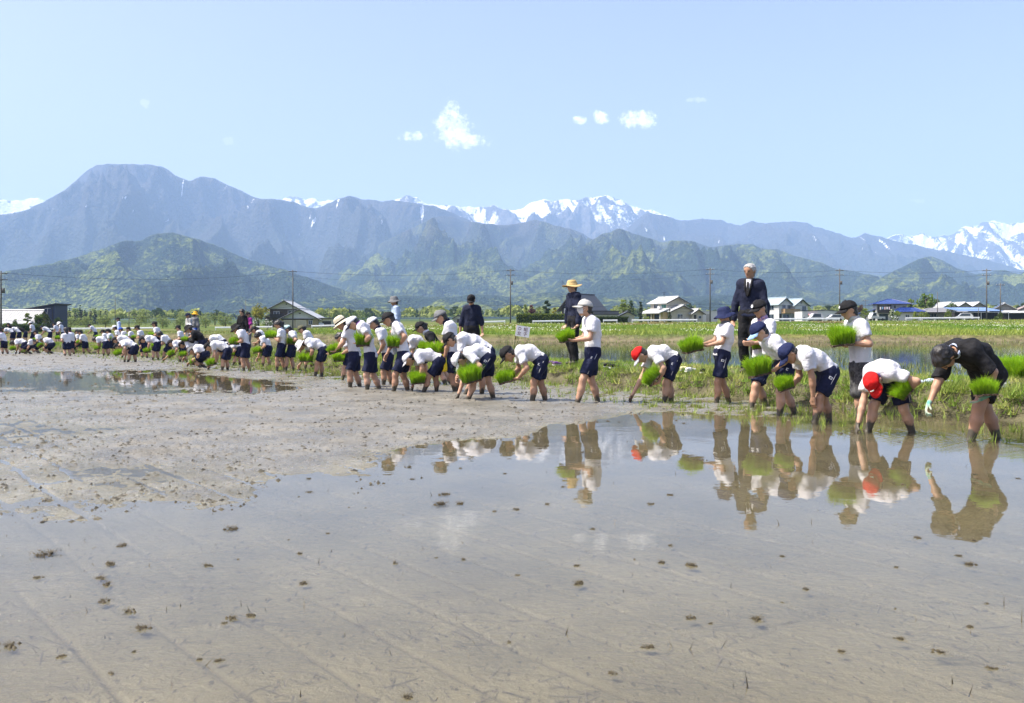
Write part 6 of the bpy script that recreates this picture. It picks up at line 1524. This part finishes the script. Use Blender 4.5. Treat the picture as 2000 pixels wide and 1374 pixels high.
# ------------------------------------------------------------------ class sign, shoes and seedling stack on the levee
def build_small():
    D = 20.4; ppm = F / D; X = px_x(1011, D); zt = px_z(634, D); gz = float(levee_z(np.array([1.0]))[0])
    e = empty('class_sign', (px_x(1000, D), D, gz - .05), 0, 'small white flag sign on a stick with dark characters, above the bending student', 'sign')
    H = zt - gz + .05; lean = px_x(1010, D) - px_x(1000, D)
    b = MB(); b.tube([(0, 0, 0), (lean * .5, 0, H * .5), (lean, 0, H + .02)], .008, 6); b.build('stick', mat('bamboo_green', (.07, .10, .03), .6, .2), e, True)
    g = MB(); g.tube([(lean * .62, -.004, H * .62), (lean * .98, -.004, H + .0)], .015, 6); g.build('sleeve', mat('sleeve_tan', (.35, .24, .12), .8), e, True)
    bd = empty('x'); bpy.data.objects.remove(bd)
    w, h = 27 / ppm, 21 / ppm; brd = MB(); brd.box(0, w, -.004, .004, -h, 0); o = brd.build('board', mat('sign_white', (.78, .78, .80), .6, .02), e); o.location = (lean - .01, -.02, H - .015); o.rotation_euler = (0, R(9), 0)
    ink = mat('sign_ink', (.10, .01, .03), .7, .1)
    for ch, u, v in (('D', .27, .30), ('組', .70, .30), ('女', .27, .74), ('子', .70, .74)):
        cu = bpy.data.curves.new('ch', 'FONT'); cu.body = ch; cu.size = h * .40; cu.align_x = 'CENTER'; cu.align_y = 'CENTER'; cu.offset = .0006
        t = bpy.data.objects.new('ch', cu); COL.objects.link(t); bpy.context.view_layer.update()
        me = bpy.data.meshes.new_from_object(t.evaluated_get(bpy.context.evaluated_depsgraph_get())); bpy.data.objects.remove(t)
        q = link('lettering', me, ink, o); q.rotation_euler = (R(90), 0, 0); q.location = (w * u, -.006, -h * v)
    # shoes
    SOLE = mat('shoe_sole', (.6, .6, .58), .7, .05)
    def on_top(px, py):
        for D_ in np.arange(10, 40, .1):
            d = float(levee_dist(np.array([px_x(px, D_)]), np.array([D_]))[0])
            if d > .3 and HOR + (CAMH - float(levee_z(np.array([d]))[0])) * F / D_ <= py: return D_, float(levee_z(np.array([d]))[0])
        return 20.0, .4
    def shoe(px, D_, z, yaw, label, m):
        X_ = px_x(px, D_); e_ = empty('shoe', (X_, D_, z), R(yaw), label, 'shoe', 'shoes left on the levee')
        s = MB(); s.prism([(-.12, -.035), (.0, -.032), (.08, -.045), (.13, -.02), (.135, .015), (.08, .045), (0, .035), (-.12, .035)], 'z', 0, .022); s.build('sole', SOLE, e_)
        V, Q = body_mesh([((-.085, 0, .045), (-.02, 0, .045), .036, .036, [((0, 0, .085), (0, 0, 1))]), ((-.02, 0, .04), (.09, 0, .032), .036, .028, None)], .008, .02); link('upper', mesh_np('upper', V, Q), m, e_)
    lz = .40
    for px, D_, yaw, lab, m in [(1080, 716, 20, 'left one of two purple sandals on the levee behind the masked student', CLO['purple']), (1089, 717, 35, 'right one of two purple sandals on the levee behind the masked student', CLO['purple']), (1190, 722, 10, 'left black shoe of the pair right of the masked student', CLO['black']), (1200, 724, 30, 'right black shoe of the pair right of the masked student', CLO['black']),
                                (1340, 729, 15, 'pale yellow shoe left of the bucket hat child', mat('shoe_pale', (.65, .60, .32), .7, .1)), (1350, 731, 25, 'white shoe left of the bucket hat child', CLO['white']), (1374, 736, 60, 'dark shoe behind the bucket hat child', CLO['black']), (1951, 762, 15, 'grey sneaker behind the person in black jacket', CLO['lightgrey']), (1957, 757, 25, 'dark grey sneaker behind the person in black jacket', CLO['grey'])]:
        D_, zz = on_top(px, D_); shoe(px, D_, zz + .03, yaw, lab, m)
    # folded towel / clothes
    D_, zt_ = on_top(1828, 752); X_ = px_x(1828, D_); V, Q = body_mesh([((-.2, 0, .03), (.15, .05, .03), .05, .04, None), ((-.05, .03, .05), (.2, -.02, .05), .05, .03, None)], .012, .04, lambda X, Y, Z: .016 * np.sin(45 * X + 30 * Y) * np.sin(38 * Y + 11 * X))
    o = link('folded_clothes', mesh_np('folded_clothes', V, Q), CLO['paleblue']); o.location = (X_, D_, zt_ + .01); o.scale = (1, 1, .6); tag(o, 'crumpled pale blue towel lying on the levee beside the person in black jacket', 'towel')
    # stack of seedling trays at the right edge
    for k, (px, D_, lab) in enumerate([(1962, 13.4, 'left seedling mat laid on the levee at the right edge'), (1990, 13.2, 'middle seedling mat laid on the levee at the right edge'), (2025, 13.0, 'right seedling mat on the levee cut by the right edge'), (1985, 14.2, 'rear seedling mat laid on the levee at the right edge'), (2015, 14.1, 'rear right seedling mat on the levee cut by the edge')]):
        seedling_mat((px_x(px, D_), D_, .40), .1, 0, 0, 1.15, 'bright green ' + lab)
build_small()
# ------------------------------------------------------------------ the planters
PEOPLE = 0
def P(label, th, H, feet, hip, neck, head, pitch, Lh, Rh, m=None, who=None, D=None, z0=0.0, sink=.09, curl=(.35, 1.0), flat=(.10, -.10), **kw):
    """all points in photo pixels; depth from where the feet meet the mud (or from D on the levee)"""
    global PEOPLE; PEOPLE += 1
    x0 = (feet[0][0] + feet[1][0]) / 2; y0 = (feet[0][1] + feet[1][1]) / 2
    if D is None: D = ground_D(y0)
    ppm = F / D; t = R(th); c, s = math.cos(t), math.sin(t)
    def cv(px, py, ly=0.0): return (((px - x0) / ppm + ly * s) / c, ly, (y0 - py) / ppm)
    ft = [cv(feet[0][0], y0, flat[0]), cv(feet[1][0], y0, flat[1])]
    ft = [(a, b, -sink) for a, b, _ in ft]
    o = dict(kw); o.update(label=label, th=t, H=H, loc=(px_x(x0, D), D, z0), res=float(np.clip(D * .00105, .0135, .027)), feet=ft, hip=cv(*hip), neck=cv(*neck), head=cv(*head), pitch=pitch)
    l_ = Lh if len(Lh) > 2 else (*Lh, .11); r_ = Rh if len(Rh) > 2 else (*Rh, -.11)
    o['hands'] = [(cv(*l_[:3]), curl[0]), (cv(*r_[:3]), curl[1])]
    o.setdefault('top', 'white'); o.setdefault('bottom', 'navy'); o.setdefault('skin', PEOPLE % 3)
    o.setdefault('group', 'school children planting rice in a line')
    r = build_person(o)
    for q in ([m] if m and not isinstance(m[0], tuple) else (m or [])):
        lat = q[4] if len(q) > 4 else .10
        a = cv(q[0], q[1], lat); X = o['loc'][0] + a[0] * c - a[1] * s; Yw = D + a[0] * s + a[1] * c
        ph = R(q[3]); size = q[2] / ppm / .43
        seedling_mat((X + .05 * math.sin(-ph), Yw, z0 + a[2] - .125 * math.cos(ph) * size), RND.uniform(-.35, .35), RND.uniform(-.12, .06), ph, size,
                     'bright green rice seedling mat held by ' + (who or 'the child beside it') + (' (second mat)' if isinstance(m[0], tuple) and q is not m[0] else ''), D > 24)
    return r

def build_people():
    # --- right-hand group, nearest first
    P('person in black jacket and shorts with bare black hair bending at far right', 200, 1.68, ((1883, 851), (1955, 861)), (1929, 722), (1862, 682), (1829, 697), 88, (1905, 768, .20), (1806, 787, -.10),
      (1890, 752, 56, -4, .28), 'the person in the black jacket', top='black', bottom='black', hair='bob', sleeve=.95, leg=.72, stripe=False, scarf='paleblue', glove=True, bulk=1.1, topname='jacket', flat=(.02, -.02), group='adults helping')
    P('child in bright red cap with purple neck cloth bending deep with one hand in water', 212, 1.55, ((1776, 846), (1696, 840)), (1742, 738), (1712, 728), (1697, 746), 84, (1752, 768, .16), (1673, 832, -.16),
      (1748, 760, 48, -52, .22), 'the child in the red cap', hat=('cap', 'red'), logo='smile', scarf='purple', flat=(.17, -.17), hyaw=25)
    P('smiling student in black cap and grey towel standing with black patterned knee pants', 188, 1.70, ((1668, 806), (1690, 810)), (1681, 716), (1670, 628), (1656, 606), 24, (1652, 671, .12), (1640, 670, -.10),
      (1640, 657, 64, -6, .06), 'the smiling student in black cap', hat=('cap', 'black'), logo='badge', scarf='lightgrey', bottom='patterned', leg=1.12, curl=(.35, .35), stripe=False, tuck=-.02)
    P('student in navy cap bending forward with white shirt, right of the light blue visor', 186, 1.62, ((1581, 819), (1623, 826)), (1616, 725), (1560, 692), (1538, 691), 62, (1580, 776, .14), (1549, 754, -.04),
      (1530, 748, 46, -20, .02), 'the bending student in navy cap', hat=('cap', 'royal'), curl=(1.0, .35))
    P('student in blue cap with light blue visor and glasses leaning over a seedling mat', 190, 1.62, ((1514, 805), (1557, 813)), (1531, 708), (1500, 665), (1480, 648), 44, (1506, 722, .12), (1490, 722, -.05),
      (1476, 716, 60, -12, .10), 'the student with light blue visor', hat=('cap', 'royal', 'skyblue'), glasses=True, curl=(.35, .35), scarf='white')
    P('student in black cap with white flake logo, glasses and colourful neck gaiter', 205, 1.70, ((1457, 791), (1500, 796)), (1489, 708), (1493, 628), (1484, 603), 26, (1464, 670, .14), (1476, 676, -.08),
      (1476, 672, 34, -5, .10), 'the student in flake logo cap', hat=('cap', 'black'), logo='flake', glasses=True, scarf='gaudy', curl=(.8, .35))
    P('child in navy bucket hat standing upright holding seedlings at arm\'s length', 188, 1.50, ((1393, 788), (1426, 789)), (1410, 692), (1417, 636), (1416, 616), 14, (1379, 675, .08), (1376, 672, -.08),
      (1350, 672, 52, -12, .02), 'the child in navy bucket hat', hat=('bucket', 'royal'), scarf='grey', curl=(.35, .35), face=True)
    P('student in red and white cap bending with right hand planting in the mud', 182, 1.60, ((1292, 786), (1311, 788)), (1314, 701), (1272, 690), (1250, 694), 70, (1283, 745, .18), (1236, 772, -.05),
      (1272, 733, 46, -48, .24), 'the student in red and white cap', hat=('cap', 'red', 'white'), logo='stripe', flat=(.1, -.1))
    P('student in grey cap and white face mask standing in profile with seedlings', 190, 1.66, ((1122, 786), (1168, 789)), (1158, 686), (1153, 623), (1142, 602), 2, (1121, 665, .10), (1119, 664, -.08),
      (1106, 655, 40, -16, .02), 'the masked student in grey cap', hat=('cap', 'lightgrey'), mask=True, curl=(.35, .35), tuck=.03)
    P('student in black cap bending with both hands under a mat, below the class sign', 182, 1.60, ((1036, 786), (1064, 783)), (1056, 702), (1012, 689), (992, 692), 60, (1012, 738, .14), (996, 742, -.06),
      (989, 735, 44, -16, .06), 'the bending student below the sign', hat=('cap', 'black'), curl=(.35, .35))
    P('student in white cap bending low with one hand planting, mat under the arm', 186, 1.60, ((910, 781), (962, 782)), (952, 696), (914, 692), (898, 704), 82, (936, 741, .18), (894, 775, -.04),
      (922, 730, 54, -14, .24), 'the low bending student in white cap', hat=('cap', 'white'))
    P('student in black cap and white shirt bending behind the white capped planter', 182, 1.68, ((905, 770), (938, 773)), (952, 686), (897, 661), (879, 664), 55, (905, 730, .1), (893, 735, -.1), hat=('cap', 'black'), scarf='grey')
    P('student in charcoal cap with grey visor standing and looking down', 186, 1.70, ((888, 765), (896, 767)), (885, 694), (876, 632), (861, 620), 34, (869, 700, .12), (856, 688, -.06), (851, 680, 40, -8, -.05), 'the student in charcoal cap', hat=('cap', 'grey'), scarf='navy')
    P('girl in black cap and black shirt with ponytail and yellow shorts', 184, 1.58, ((870, 752), (882, 753)), (860, 698), (836, 652), (822, 640), 36, (838, 684, .1), (828, 684, -.1), (832, 678, 36, 0, .1), 'the ponytail girl in black', top='black', bottom='yellow', hat=('cap', 'black'), hair='tail', stripe=False, scarf='white', curl=(.35, .35))
    P('small child in white cap bending with a seedling mat over the mud', 184, 1.48, ((824, 766), (849, 768)), (857, 703), (814, 694), (799, 702), 58, (822, 741, .14), (806, 754, -.05), (817, 737, 40, -4, .14), 'the small white capped child', hat=('cap', 'white'))
    P('student in black cap with dark neck cloth stepping forward holding a mat high', 184, 1.66, ((767, 766), (794, 766)), (788, 692), (773, 634), (759, 624), 30, (783, 674, .12), (755, 693, -.06), (772, 668, 38, 0, .08), 'the stepping student in black cap', hat=('cap', 'black'), scarf='grey', curl=(.35, .8), tuck=-.04)
    P('student in white cap with dark visor and purple gaiter holding a mat', 184, 1.66, ((717, 762), (739, 763)), (724, 694), (705, 634), (690, 632), 52, (712, 672, .10), (704, 671, -.06), (711, 664, 44, 0, .08), 'the student with dark visor', hat=('cap', 'white', 'navy'), scarf='purple', curl=(.35, .35), tuck=-.04)
    P('student in pale round straw hat with black band holding tall seedlings', 184, 1.64, ((683, 758), (700, 757)), (693, 692), (680, 640), (667, 632), 36, (657, 686, .10), (652, 688, -.06), (655, 681, 32, -16, .04), 'the student in pale straw hat', hat=('round', 'pale_straw'), curl=(.35, .35), tuck=-.04)
    P('student in white cap stooping behind the dark visor student', 184, 1.64, ((748, 752), (762, 753)), (758, 694), (741, 645), (729, 632), 46, (742, 690, .1), (738, 690, -.1), hat=('cap', 'white'), scarf='navy')
    P('stooping child whose white back shows behind the stepping student', 184, 1.52, ((820, 750), (836, 750)), (826, 676), (803, 665), (792, 674), 75, (806, 710, .1), (800, 716, -.1), hat=('cap', 'navy'))
    P('dark haired child stooping in front of the pale straw hat, face hidden by seedlings', 184, 1.48, ((668, 742), (684, 743)), (684, 690), (672, 664), (665, 660), 60, (668, 692, .1), (662, 696, -.1), (664, 697, 30, 0, .1), 'the stooping dark haired child')
    # --- adults on the levee
    ad = dict(group='adults standing on the levee', stripe=False)
    stand('grey haired man in dark jacket, white shirt and tie standing on the levee', 1466, 15.5, .40, 1.80, 238, 12, top='darknavy', bottom='black', greyhair=True, suit=True, topname='jacket', sleeve=1.92, leg=1.95, skin=1, bulk=1.08, face=True, hyaw=-12, **ad)
    stand('man in wide yellow straw hat, glasses and navy jacket standing on the levee', 1121, 19.3, .40, 1.72, 205, 4, hat=('straw', 'straw'), glasses=True, top='darknavy', bottom='black', topname='jacket', sleeve=1.9, leg=1.95, face=True, **ad)
    stand('man in black cap and navy pullover looking down from the levee', 921, 22.0, .22, 1.70, 262, 32, hat=('cap', 'black'), top='darknavy', bottom='black', sleeve=1.35, leg=1.95, skin=1, bulk=1.08, face=True, **ad)
    stand('man in dark bucket hat and pale denim shirt standing on the levee', 773, 25.5, .32, 1.68, 196, 6, hat=('bucket', 'grey'), top='denim', bottom='grey', sleeve=1.9, leg=1.95, skin=1, **ad)
    stand('person in black pullover with bare dark hair on the far levee', 474, 37.0, .24, 1.66, 250, 15, hair='bob', top='black', bottom='black', sleeve=1.9, leg=1.95, **ad)
    stand('person in magenta shirt and dark cap beside the black pullover', 486, 40.0, .22, 1.62, 230, 8, hat=('cap', 'black'), top='magenta', bottom='grey', sleeve=.7, leg=1.95, **ad)
    stand('person in dark cap and pale shirt next to the yellow sun hat', 369, 42.0, .20, 1.64, 225, 10, hat=('cap', 'navy'), top='lightgrey', bottom='grey', sleeve=1.9, leg=1.95, **ad)
    stand('person in yellow sun hat and grey top seen from behind', 380, 44.0, .22, 1.72, 60, 10, hat=('bucket', 'goldhat'), top='grey', bottom='blue', sleeve=1.9, leg=1.95, **ad)
    stand('man in dark cap and pale blue shirt above the far crowd', 232, 56.0, .20, 1.62, 210, 5, hat=('cap', 'black'), top='paleblue', bottom='grey', sleeve=1.9, leg=1.95, **ad)
    # --- middle of the line
    P('child in white bucket hat bending with arm stretched to the mud', 182, 1.56, ((615, 732), (625, 738)), (631, 682), (601, 669), (588, 675), 56, (607, 700, .14), (585, 713, -.05), (600, 698, 30, 0, .12), 'the child in white bucket hat', hat=('bucket', 'white'))
    P('girl in olive cap with white shirt stooping behind the white bucket hat', 184, 1.56, ((596, 720), (606, 721)), (607, 676), (597, 650), (589, 644), 38, (592, 680, .1), (588, 682, -.1), hat=('cap', 'olive'), hair='tail')
    P('girl in pale aqua cap with long dark hair holding a mat', 184, 1.58, ((558, 724), (570, 724)), (571, 674), (570, 650), (561, 644), 42, (572, 668, .1), (566, 670, -.1), (572, 665, 27, 0, .1), 'the girl in aqua cap', hat=('cap', 'aqua'), hair='long', curl=(.35, .35))
    P('girl with bare dark hair and blue neck towel lifting a mat', 184, 1.60, ((541, 724), (553, 725)), (550, 674), (549, 646), (544, 635), 34, (536, 659, .1), (532, 659, -.1), (530, 653, 26, 0, .05), 'the girl with blue neck towel', hair='tail', scarf='paleblue', curl=(.35, .35))
    P('dark haired child bending over a mat with one knee raised', 184, 1.52, ((512, 716), (524, 717)), (524, 678), (512, 661), (505, 657), 58, (512, 682, .1), (502, 700, -.08), (505, 683, 22, -10, .1), 'the dark haired bending child', hair='bob')
    P('child in black cap with white shirt between the bucket hat and the dark haired child', 184, 1.54, ((508, 712), (518, 712)), (514, 668), (505, 649), (497, 645), 35, (502, 670, .1), (500, 672, -.1), hat=('cap', 'black'), hair='tail')
    P('child in black bucket hat standing with a mat at chest height', 184, 1.58, ((477, 726), (485, 726)), (480, 674), (469, 648), (461, 642), 34, (464, 669, .1), (460, 670, -.1), (459, 666, 26, 0, .04), 'the child in black bucket hat', hat=('bucket', 'black'), curl=(.35, .35))
    P('child in black cap with green neck towel bending, hand to the mud', 182, 1.54, ((434, 723), (441, 724)), (444, 684), (417, 673), (407, 678), 62, (424, 706, .1), (408, 716, -.05), (416, 707, 24, -16, .1), 'the child with green neck towel', hat=('cap', 'black'), scarf='aqua')
    P('child in grey cap with pink tag bending beside the green towel child', 182, 1.52, ((396, 719), (403, 720)), (402, 690), (383, 680), (375, 686), 60, (386, 704, .1), (369, 709, -.05), (381, 705, 20, -30, .1), 'the child in grey cap', hat=('cap', 'grey'))
    P('child in dark cap bending in front of the orange collared pullover', 182, 1.50, ((378, 712), (388, 713)), (391, 682), (366, 671), (356, 674), 58, (368, 694, .1), (358, 700, -.08), (360, 691, 18, -8, .1), 'the child in front of orange collar', hat=('cap', 'black'))
    P('child in black wide hat, black pullover and orange collar holding a mat', 184, 1.60, ((396, 712), (404, 713)), (396, 668), (379, 650), (369, 643), 36, (370, 665, .1), (366, 665, -.1), (364, 662, 17, 0, .1), 'the child with orange collar', hat=('bucket', 'black'), top='black', scarf='orange', sleeve=1.9, curl=(.35, .35))
    P('child in black cap with orange neck cloth bending, hand reaching the mud', 182, 1.54, ((352, 708), (362, 709)), (358, 680), (342, 670), (334, 671), 60, (344, 690, .1), (322, 701, -.05), (338, 690, 20, -25, .1), 'the child with orange neck cloth', hat=('cap', 'black'), scarf='orange')
    P('child with blue towel over dark hair holding out a mat', 184, 1.52, ((318, 702), (328, 703)), (330, 674), (320, 658), (313, 654), 48, (311, 677, .1), (308, 678, -.1), (306, 674, 19, 0, .1), 'the child with blue towel', scarf='skyblue', hair='bob', curl=(.35, .35))
    P('child bending away with white back, left of the blue towel child', 184, 1.54, ((299, 704), (306, 705)), (307, 671), (288, 660), (279, 664), 66, (292, 682, .1), (286, 686, -.1), (290, 684, 17, -10, .1), 'the child left of blue towel', hat=('cap', 'black'))
    P('girl with bare hair crouching to face the levee in dark gym wear', 150, 1.45, ((279, 700), (286, 701)), (282, 676), (279, 667), (278, 661), 40, (276, 683, .1), (274, 684, -.1), top='navy', hair='tail')
    P('student in black cap and black and white jersey standing tall', 184, 1.62, ((306, 695), (312, 696)), (309, 660), (305, 642), (302, 634), 14, (300, 655, .1), (298, 655, -.1), (297, 653, 14, 0, .1), 'the black and white jersey student', hat=('cap', 'black'), curl=(.35, .35))
    P('child bending in front of the left group, hand in mud and mat under arm', 182, 1.58, ((250, 708), (261, 709)), (263, 678), (240, 670), (229, 678), 74, (247, 690, .14), (243, 703, -.05), (236, 688, 20, -20, .2), 'the front child of the left group', hat=('cap', 'black'))
    P('child in black cap bending just behind the front child of the left group', 182, 1.54, ((238, 700), (248, 701)), (252, 668), (234, 660), (225, 665), 60, (238, 684, .1), (232, 688, -.1), hat=('cap', 'black'))
    # --- far left crowd
    P('child at left of the first far group bending towards the levee', 182, 1.50, ((203, 696), (209, 696)), (207, 669), (192, 662), (186, 664), 55, (195, 684, .1), (191, 687, -.1), (192, 679, 14, -15, .1), 'the leftmost child of the first far group', hair='bob')
    P('child in dark cap bent beside the white capped child', 184, 1.55, ((213, 694), (222, 694)), (218, 668), (214, 654), (211, 648), 30, (209, 668, .1), (207, 668, -.1), (217, 660, 12, 0, .14), 'the dark capped child of the first far group', hat=('cap', 'black'), hair='tail')
    P('small child with dark hair showing over the leftmost bending child', 184, 1.50, ((204, 690), (210, 690)), (207, 663), (204, 654), (201, 649), 25, (200, 664, .1), (198, 664, -.1), (193, 658, 13, 0, .1), 'the small child with dark hair', hat=('cap', 'black'))
    P('child in white cap standing in the first far group', 184, 1.60, ((229, 690), (236, 690)), (233, 661), (229, 648), (224, 641), 30, (225, 662, .1), (222, 662, -.1), hat=('cap', 'white'))
    P('child in blue cap in the first far group', 184, 1.56, ((240, 690), (246, 690)), (244, 662), (241, 650), (236, 645), 28, (234, 662, .1), (232, 662, -.1), hat=('cap', 'blue'))
    P('child in black cap with pale visor in the first far group', 184, 1.56, ((253, 690), (259, 690)), (257, 662), (255, 650), (251, 644), 32, (249, 661, .1), (247, 661, -.1), (249, 657, 11, 0, .1), 'the child with pale visor', hat=('cap', 'black', 'lightgrey'))
    P('taller child in black cap at right of the first far group', 184, 1.64, ((272, 691), (280, 691)), (277, 662), (273, 648), (268, 641), 30, (267, 660, .1), (264, 660, -.1), (263, 658, 12, 0, .1), 'the taller black capped child', hat=('cap', 'black'))
    P('child in black cap standing behind the orange collared child', 184, 1.58, ((348, 696), (356, 696)), (354, 664), (351, 650), (348, 641), 24, (346, 664, .1), (344, 664, -.1), hat=('cap', 'black'))
    P('child in white cap behind the wide black hat', 184, 1.58, ((374, 698), (382, 698)), (380, 662), (374, 645), (370, 638), 25, (368, 660, .1), (366, 660, -.1), hat=('cap', 'white'))
    P('bent child whose white back shows beside the black bucket hat', 184, 1.56, ((420, 712), (430, 712)), (436, 668), (414, 661), (404, 668), 70, (414, 690, .1), (408, 694, -.1), hat=('cap', 'black'))
    P('bent child behind the black bucket hat with a mat near the mud', 184, 1.54, ((455, 714), (465, 714)), (470, 680), (452, 672), (443, 676), 65, (456, 692, .1), (450, 696, -.1), (456, 690, 20, -5, .12), 'the bent child behind the black bucket hat', hat=('cap', 'white'))
    P('child with purple scarf standing at the left edge of the picture', 184, 1.62, ((7, 692), (13, 693)), (8, 668), (2, 653), (-2, 644), 15, (-4, 668, .1), (-6, 668, -.1), scarf='magenta', hair='short')
    P('child bending with mat near the left edge of the picture', 182, 1.54, ((38, 692), (45, 693)), (49, 671), (33, 667), (25, 671), 62, (36, 684, .1), (30, 688, -.1), (28, 680, 14, -14, .1), 'the bending child near left edge', hair='bob')
    P('child bending so that dark shorts face the camera at far left', 176, 1.54, ((55, 692), (62, 693)), (60, 672), (62, 666), (66, 668), 70, (54, 684, .1), (50, 688, -.1), (49, 686, 12, -14, .1), 'the child with shorts facing camera', hat=('cap', 'black'))
    P('child in black cap leaning forward over a mat at far left', 184, 1.58, ((70, 690), (79, 690)), (77, 671), (74, 656), (70, 650), 28, (71, 668, .1), (68, 668, -.1), (70, 664, 12, -8, .1), 'the leaning child at far left', hat=('cap', 'black'))
    P('child with magenta neck cloth bending at far left', 182, 1.56, ((98, 691), (104, 692)), (102, 672), (89, 664), (83, 665), 50, (90, 679, .1), (86, 682, -.1), (81, 674, 14, -35, .1), 'the child with magenta neck cloth', scarf='magenta', hair='short')
    P('girl with long dark hair standing with her back half turned at far left', 140, 1.58, ((129, 696), (135, 697)), (130, 670), (128, 654), (126, 645), 12, (124, 671, .1), (122, 671, -.1), hair='long')
    P('child in black cap with dark neck cloth behind the long haired girl', 184, 1.60, ((136, 693), (142, 693)), (140, 668), (138, 652), (134, 645), 18, (132, 668, .1), (130, 668, -.1), (115, 659, 12, 0, .1), 'the child behind the long haired girl', hat=('cap', 'black'), scarf='magenta')
    P('child in black cap leaning forward with legs apart, right of the long haired girl', 184, 1.60, ((165, 692), (174, 692)), (166, 669), (161, 656), (157, 650), 30, (153, 672, .1), (150, 673, -.1), (157, 668, 12, 0, .14), 'the leaning child with legs apart', hat=('cap', 'black'))
    P('child squatting in dark red beside a bright mat at far left', 184, 1.40, ((144, 690), (152, 690)), (148, 676), (146, 668), (144, 662), 35, (145, 674, .1), (143, 674, -.1), (144, 669, 14, 0, .16), 'the squatting child in dark red', top='darkred', hair='bob')
    P('child in white shirt seen between the squatting and the leaning child', 184, 1.56, ((154, 690), (160, 690)), (154, 667), (153, 655), (151, 649), 24, (149, 668, .1), (147, 668, -.1), hat=('cap', 'black'))
    # second class working in the next paddy, half hidden
    far = dict(group='children of a second class in the next paddy')
    spots = [(20, 663, 70, 'white', 'dark cap'), (33, 661, 62, 'white', 'white cap'), (45, 660, 66, 'black', 'pale hat'), (60, 651, 12, 'white', 'white cap'), (93, 658, 58, 'white', 'navy cap'), (108, 650, 22, 'white', 'black cap'), (118, 651, 18, 'white', 'white hat'), (22, 656, 30, 'black', 'black cap'), (182, 655, 40, 'white', 'black cap')]
    for i, (px, py, bend, top, cap) in enumerate(spots):
        D = 58.0 + 3.0 * (i % 3); z0 = Z2 - .02; ppm = F / D; yb = HOR + (CAMH - z0) * ppm
        hh = 1.50; sb = math.sin(R(bend)); cb = math.cos(R(bend)); hipz = .78
        hip = (px + 5, yb - hipz * ppm); neck = (hip[0] - .46 * sb * ppm, hip[1] - .46 * cb * ppm - .08 * ppm * sb); hd_ = (neck[0] - .15 * ppm * (.5 + .5 * sb), neck[1] - .14 * ppm * cb + .06 * ppm * sb)
        cc = {'dark cap': 'black', 'white cap': 'white', 'pale hat': 'lightgrey', 'navy cap': 'navy', 'black cap': 'black', 'white hat': 'white'}[cap]
        lab = ['bending child of the second class in dark cap, leftmost behind the first row', 'bending child of the second class in white cap beside the dark capped one', 'bending child of the second class in black top and pale hat',
               'upright child of the second class in white cap under the blue house', 'bending child of the second class in navy cap behind the magenta neck cloth', 'standing child of the second class in black cap, left of the long haired girl',
               'child of the second class in white hat touching the long haired girl', 'child of the second class in black top near the left edge', 'stooping child of the second class right of the legs-apart child'][i]
        P(lab, 184, hh, ((px + 1, yb), (px + 6, yb)), hip, neck, hd_, bend * .8 + 10, (neck[0] - 3, neck[1] + .4 * ppm, .1), (neck[0] - 5, neck[1] + .42 * ppm, -.1), None, None, D, z0, .05, top=top, hat=('bucket' if 'hat' in cap else 'cap', cc), **far)

def stand(label, px, D, z0, H, th, pitch, hyaw=0, **kw):
    """an upright adult with the arms hanging"""
    global PEOPLE; PEOPLE += 1
    S = H / 1.65
    o = dict(kw); o.setdefault('skin', PEOPLE % 3)
    o.update(label=label, th=R(th), H=H, loc=(px_x(px, D), D, z0), res=float(np.clip(D * .00105, .0135, .027)), feet=[(.04, .11, 0), (-.03, -.11, 0)], hip=(0, 0, .545 * H), neck=(.015, 0, .845 * H), head=(.045, 0, .945 * H), pitch=pitch, hyaw=hyaw,
             hands=[((.06, .27 * S, .47 * H), .6, (-.5, .8, 0)), ((.03, -.27 * S, .47 * H), .6, (-.5, -.8, 0))])
    return build_person(o)
build_people()
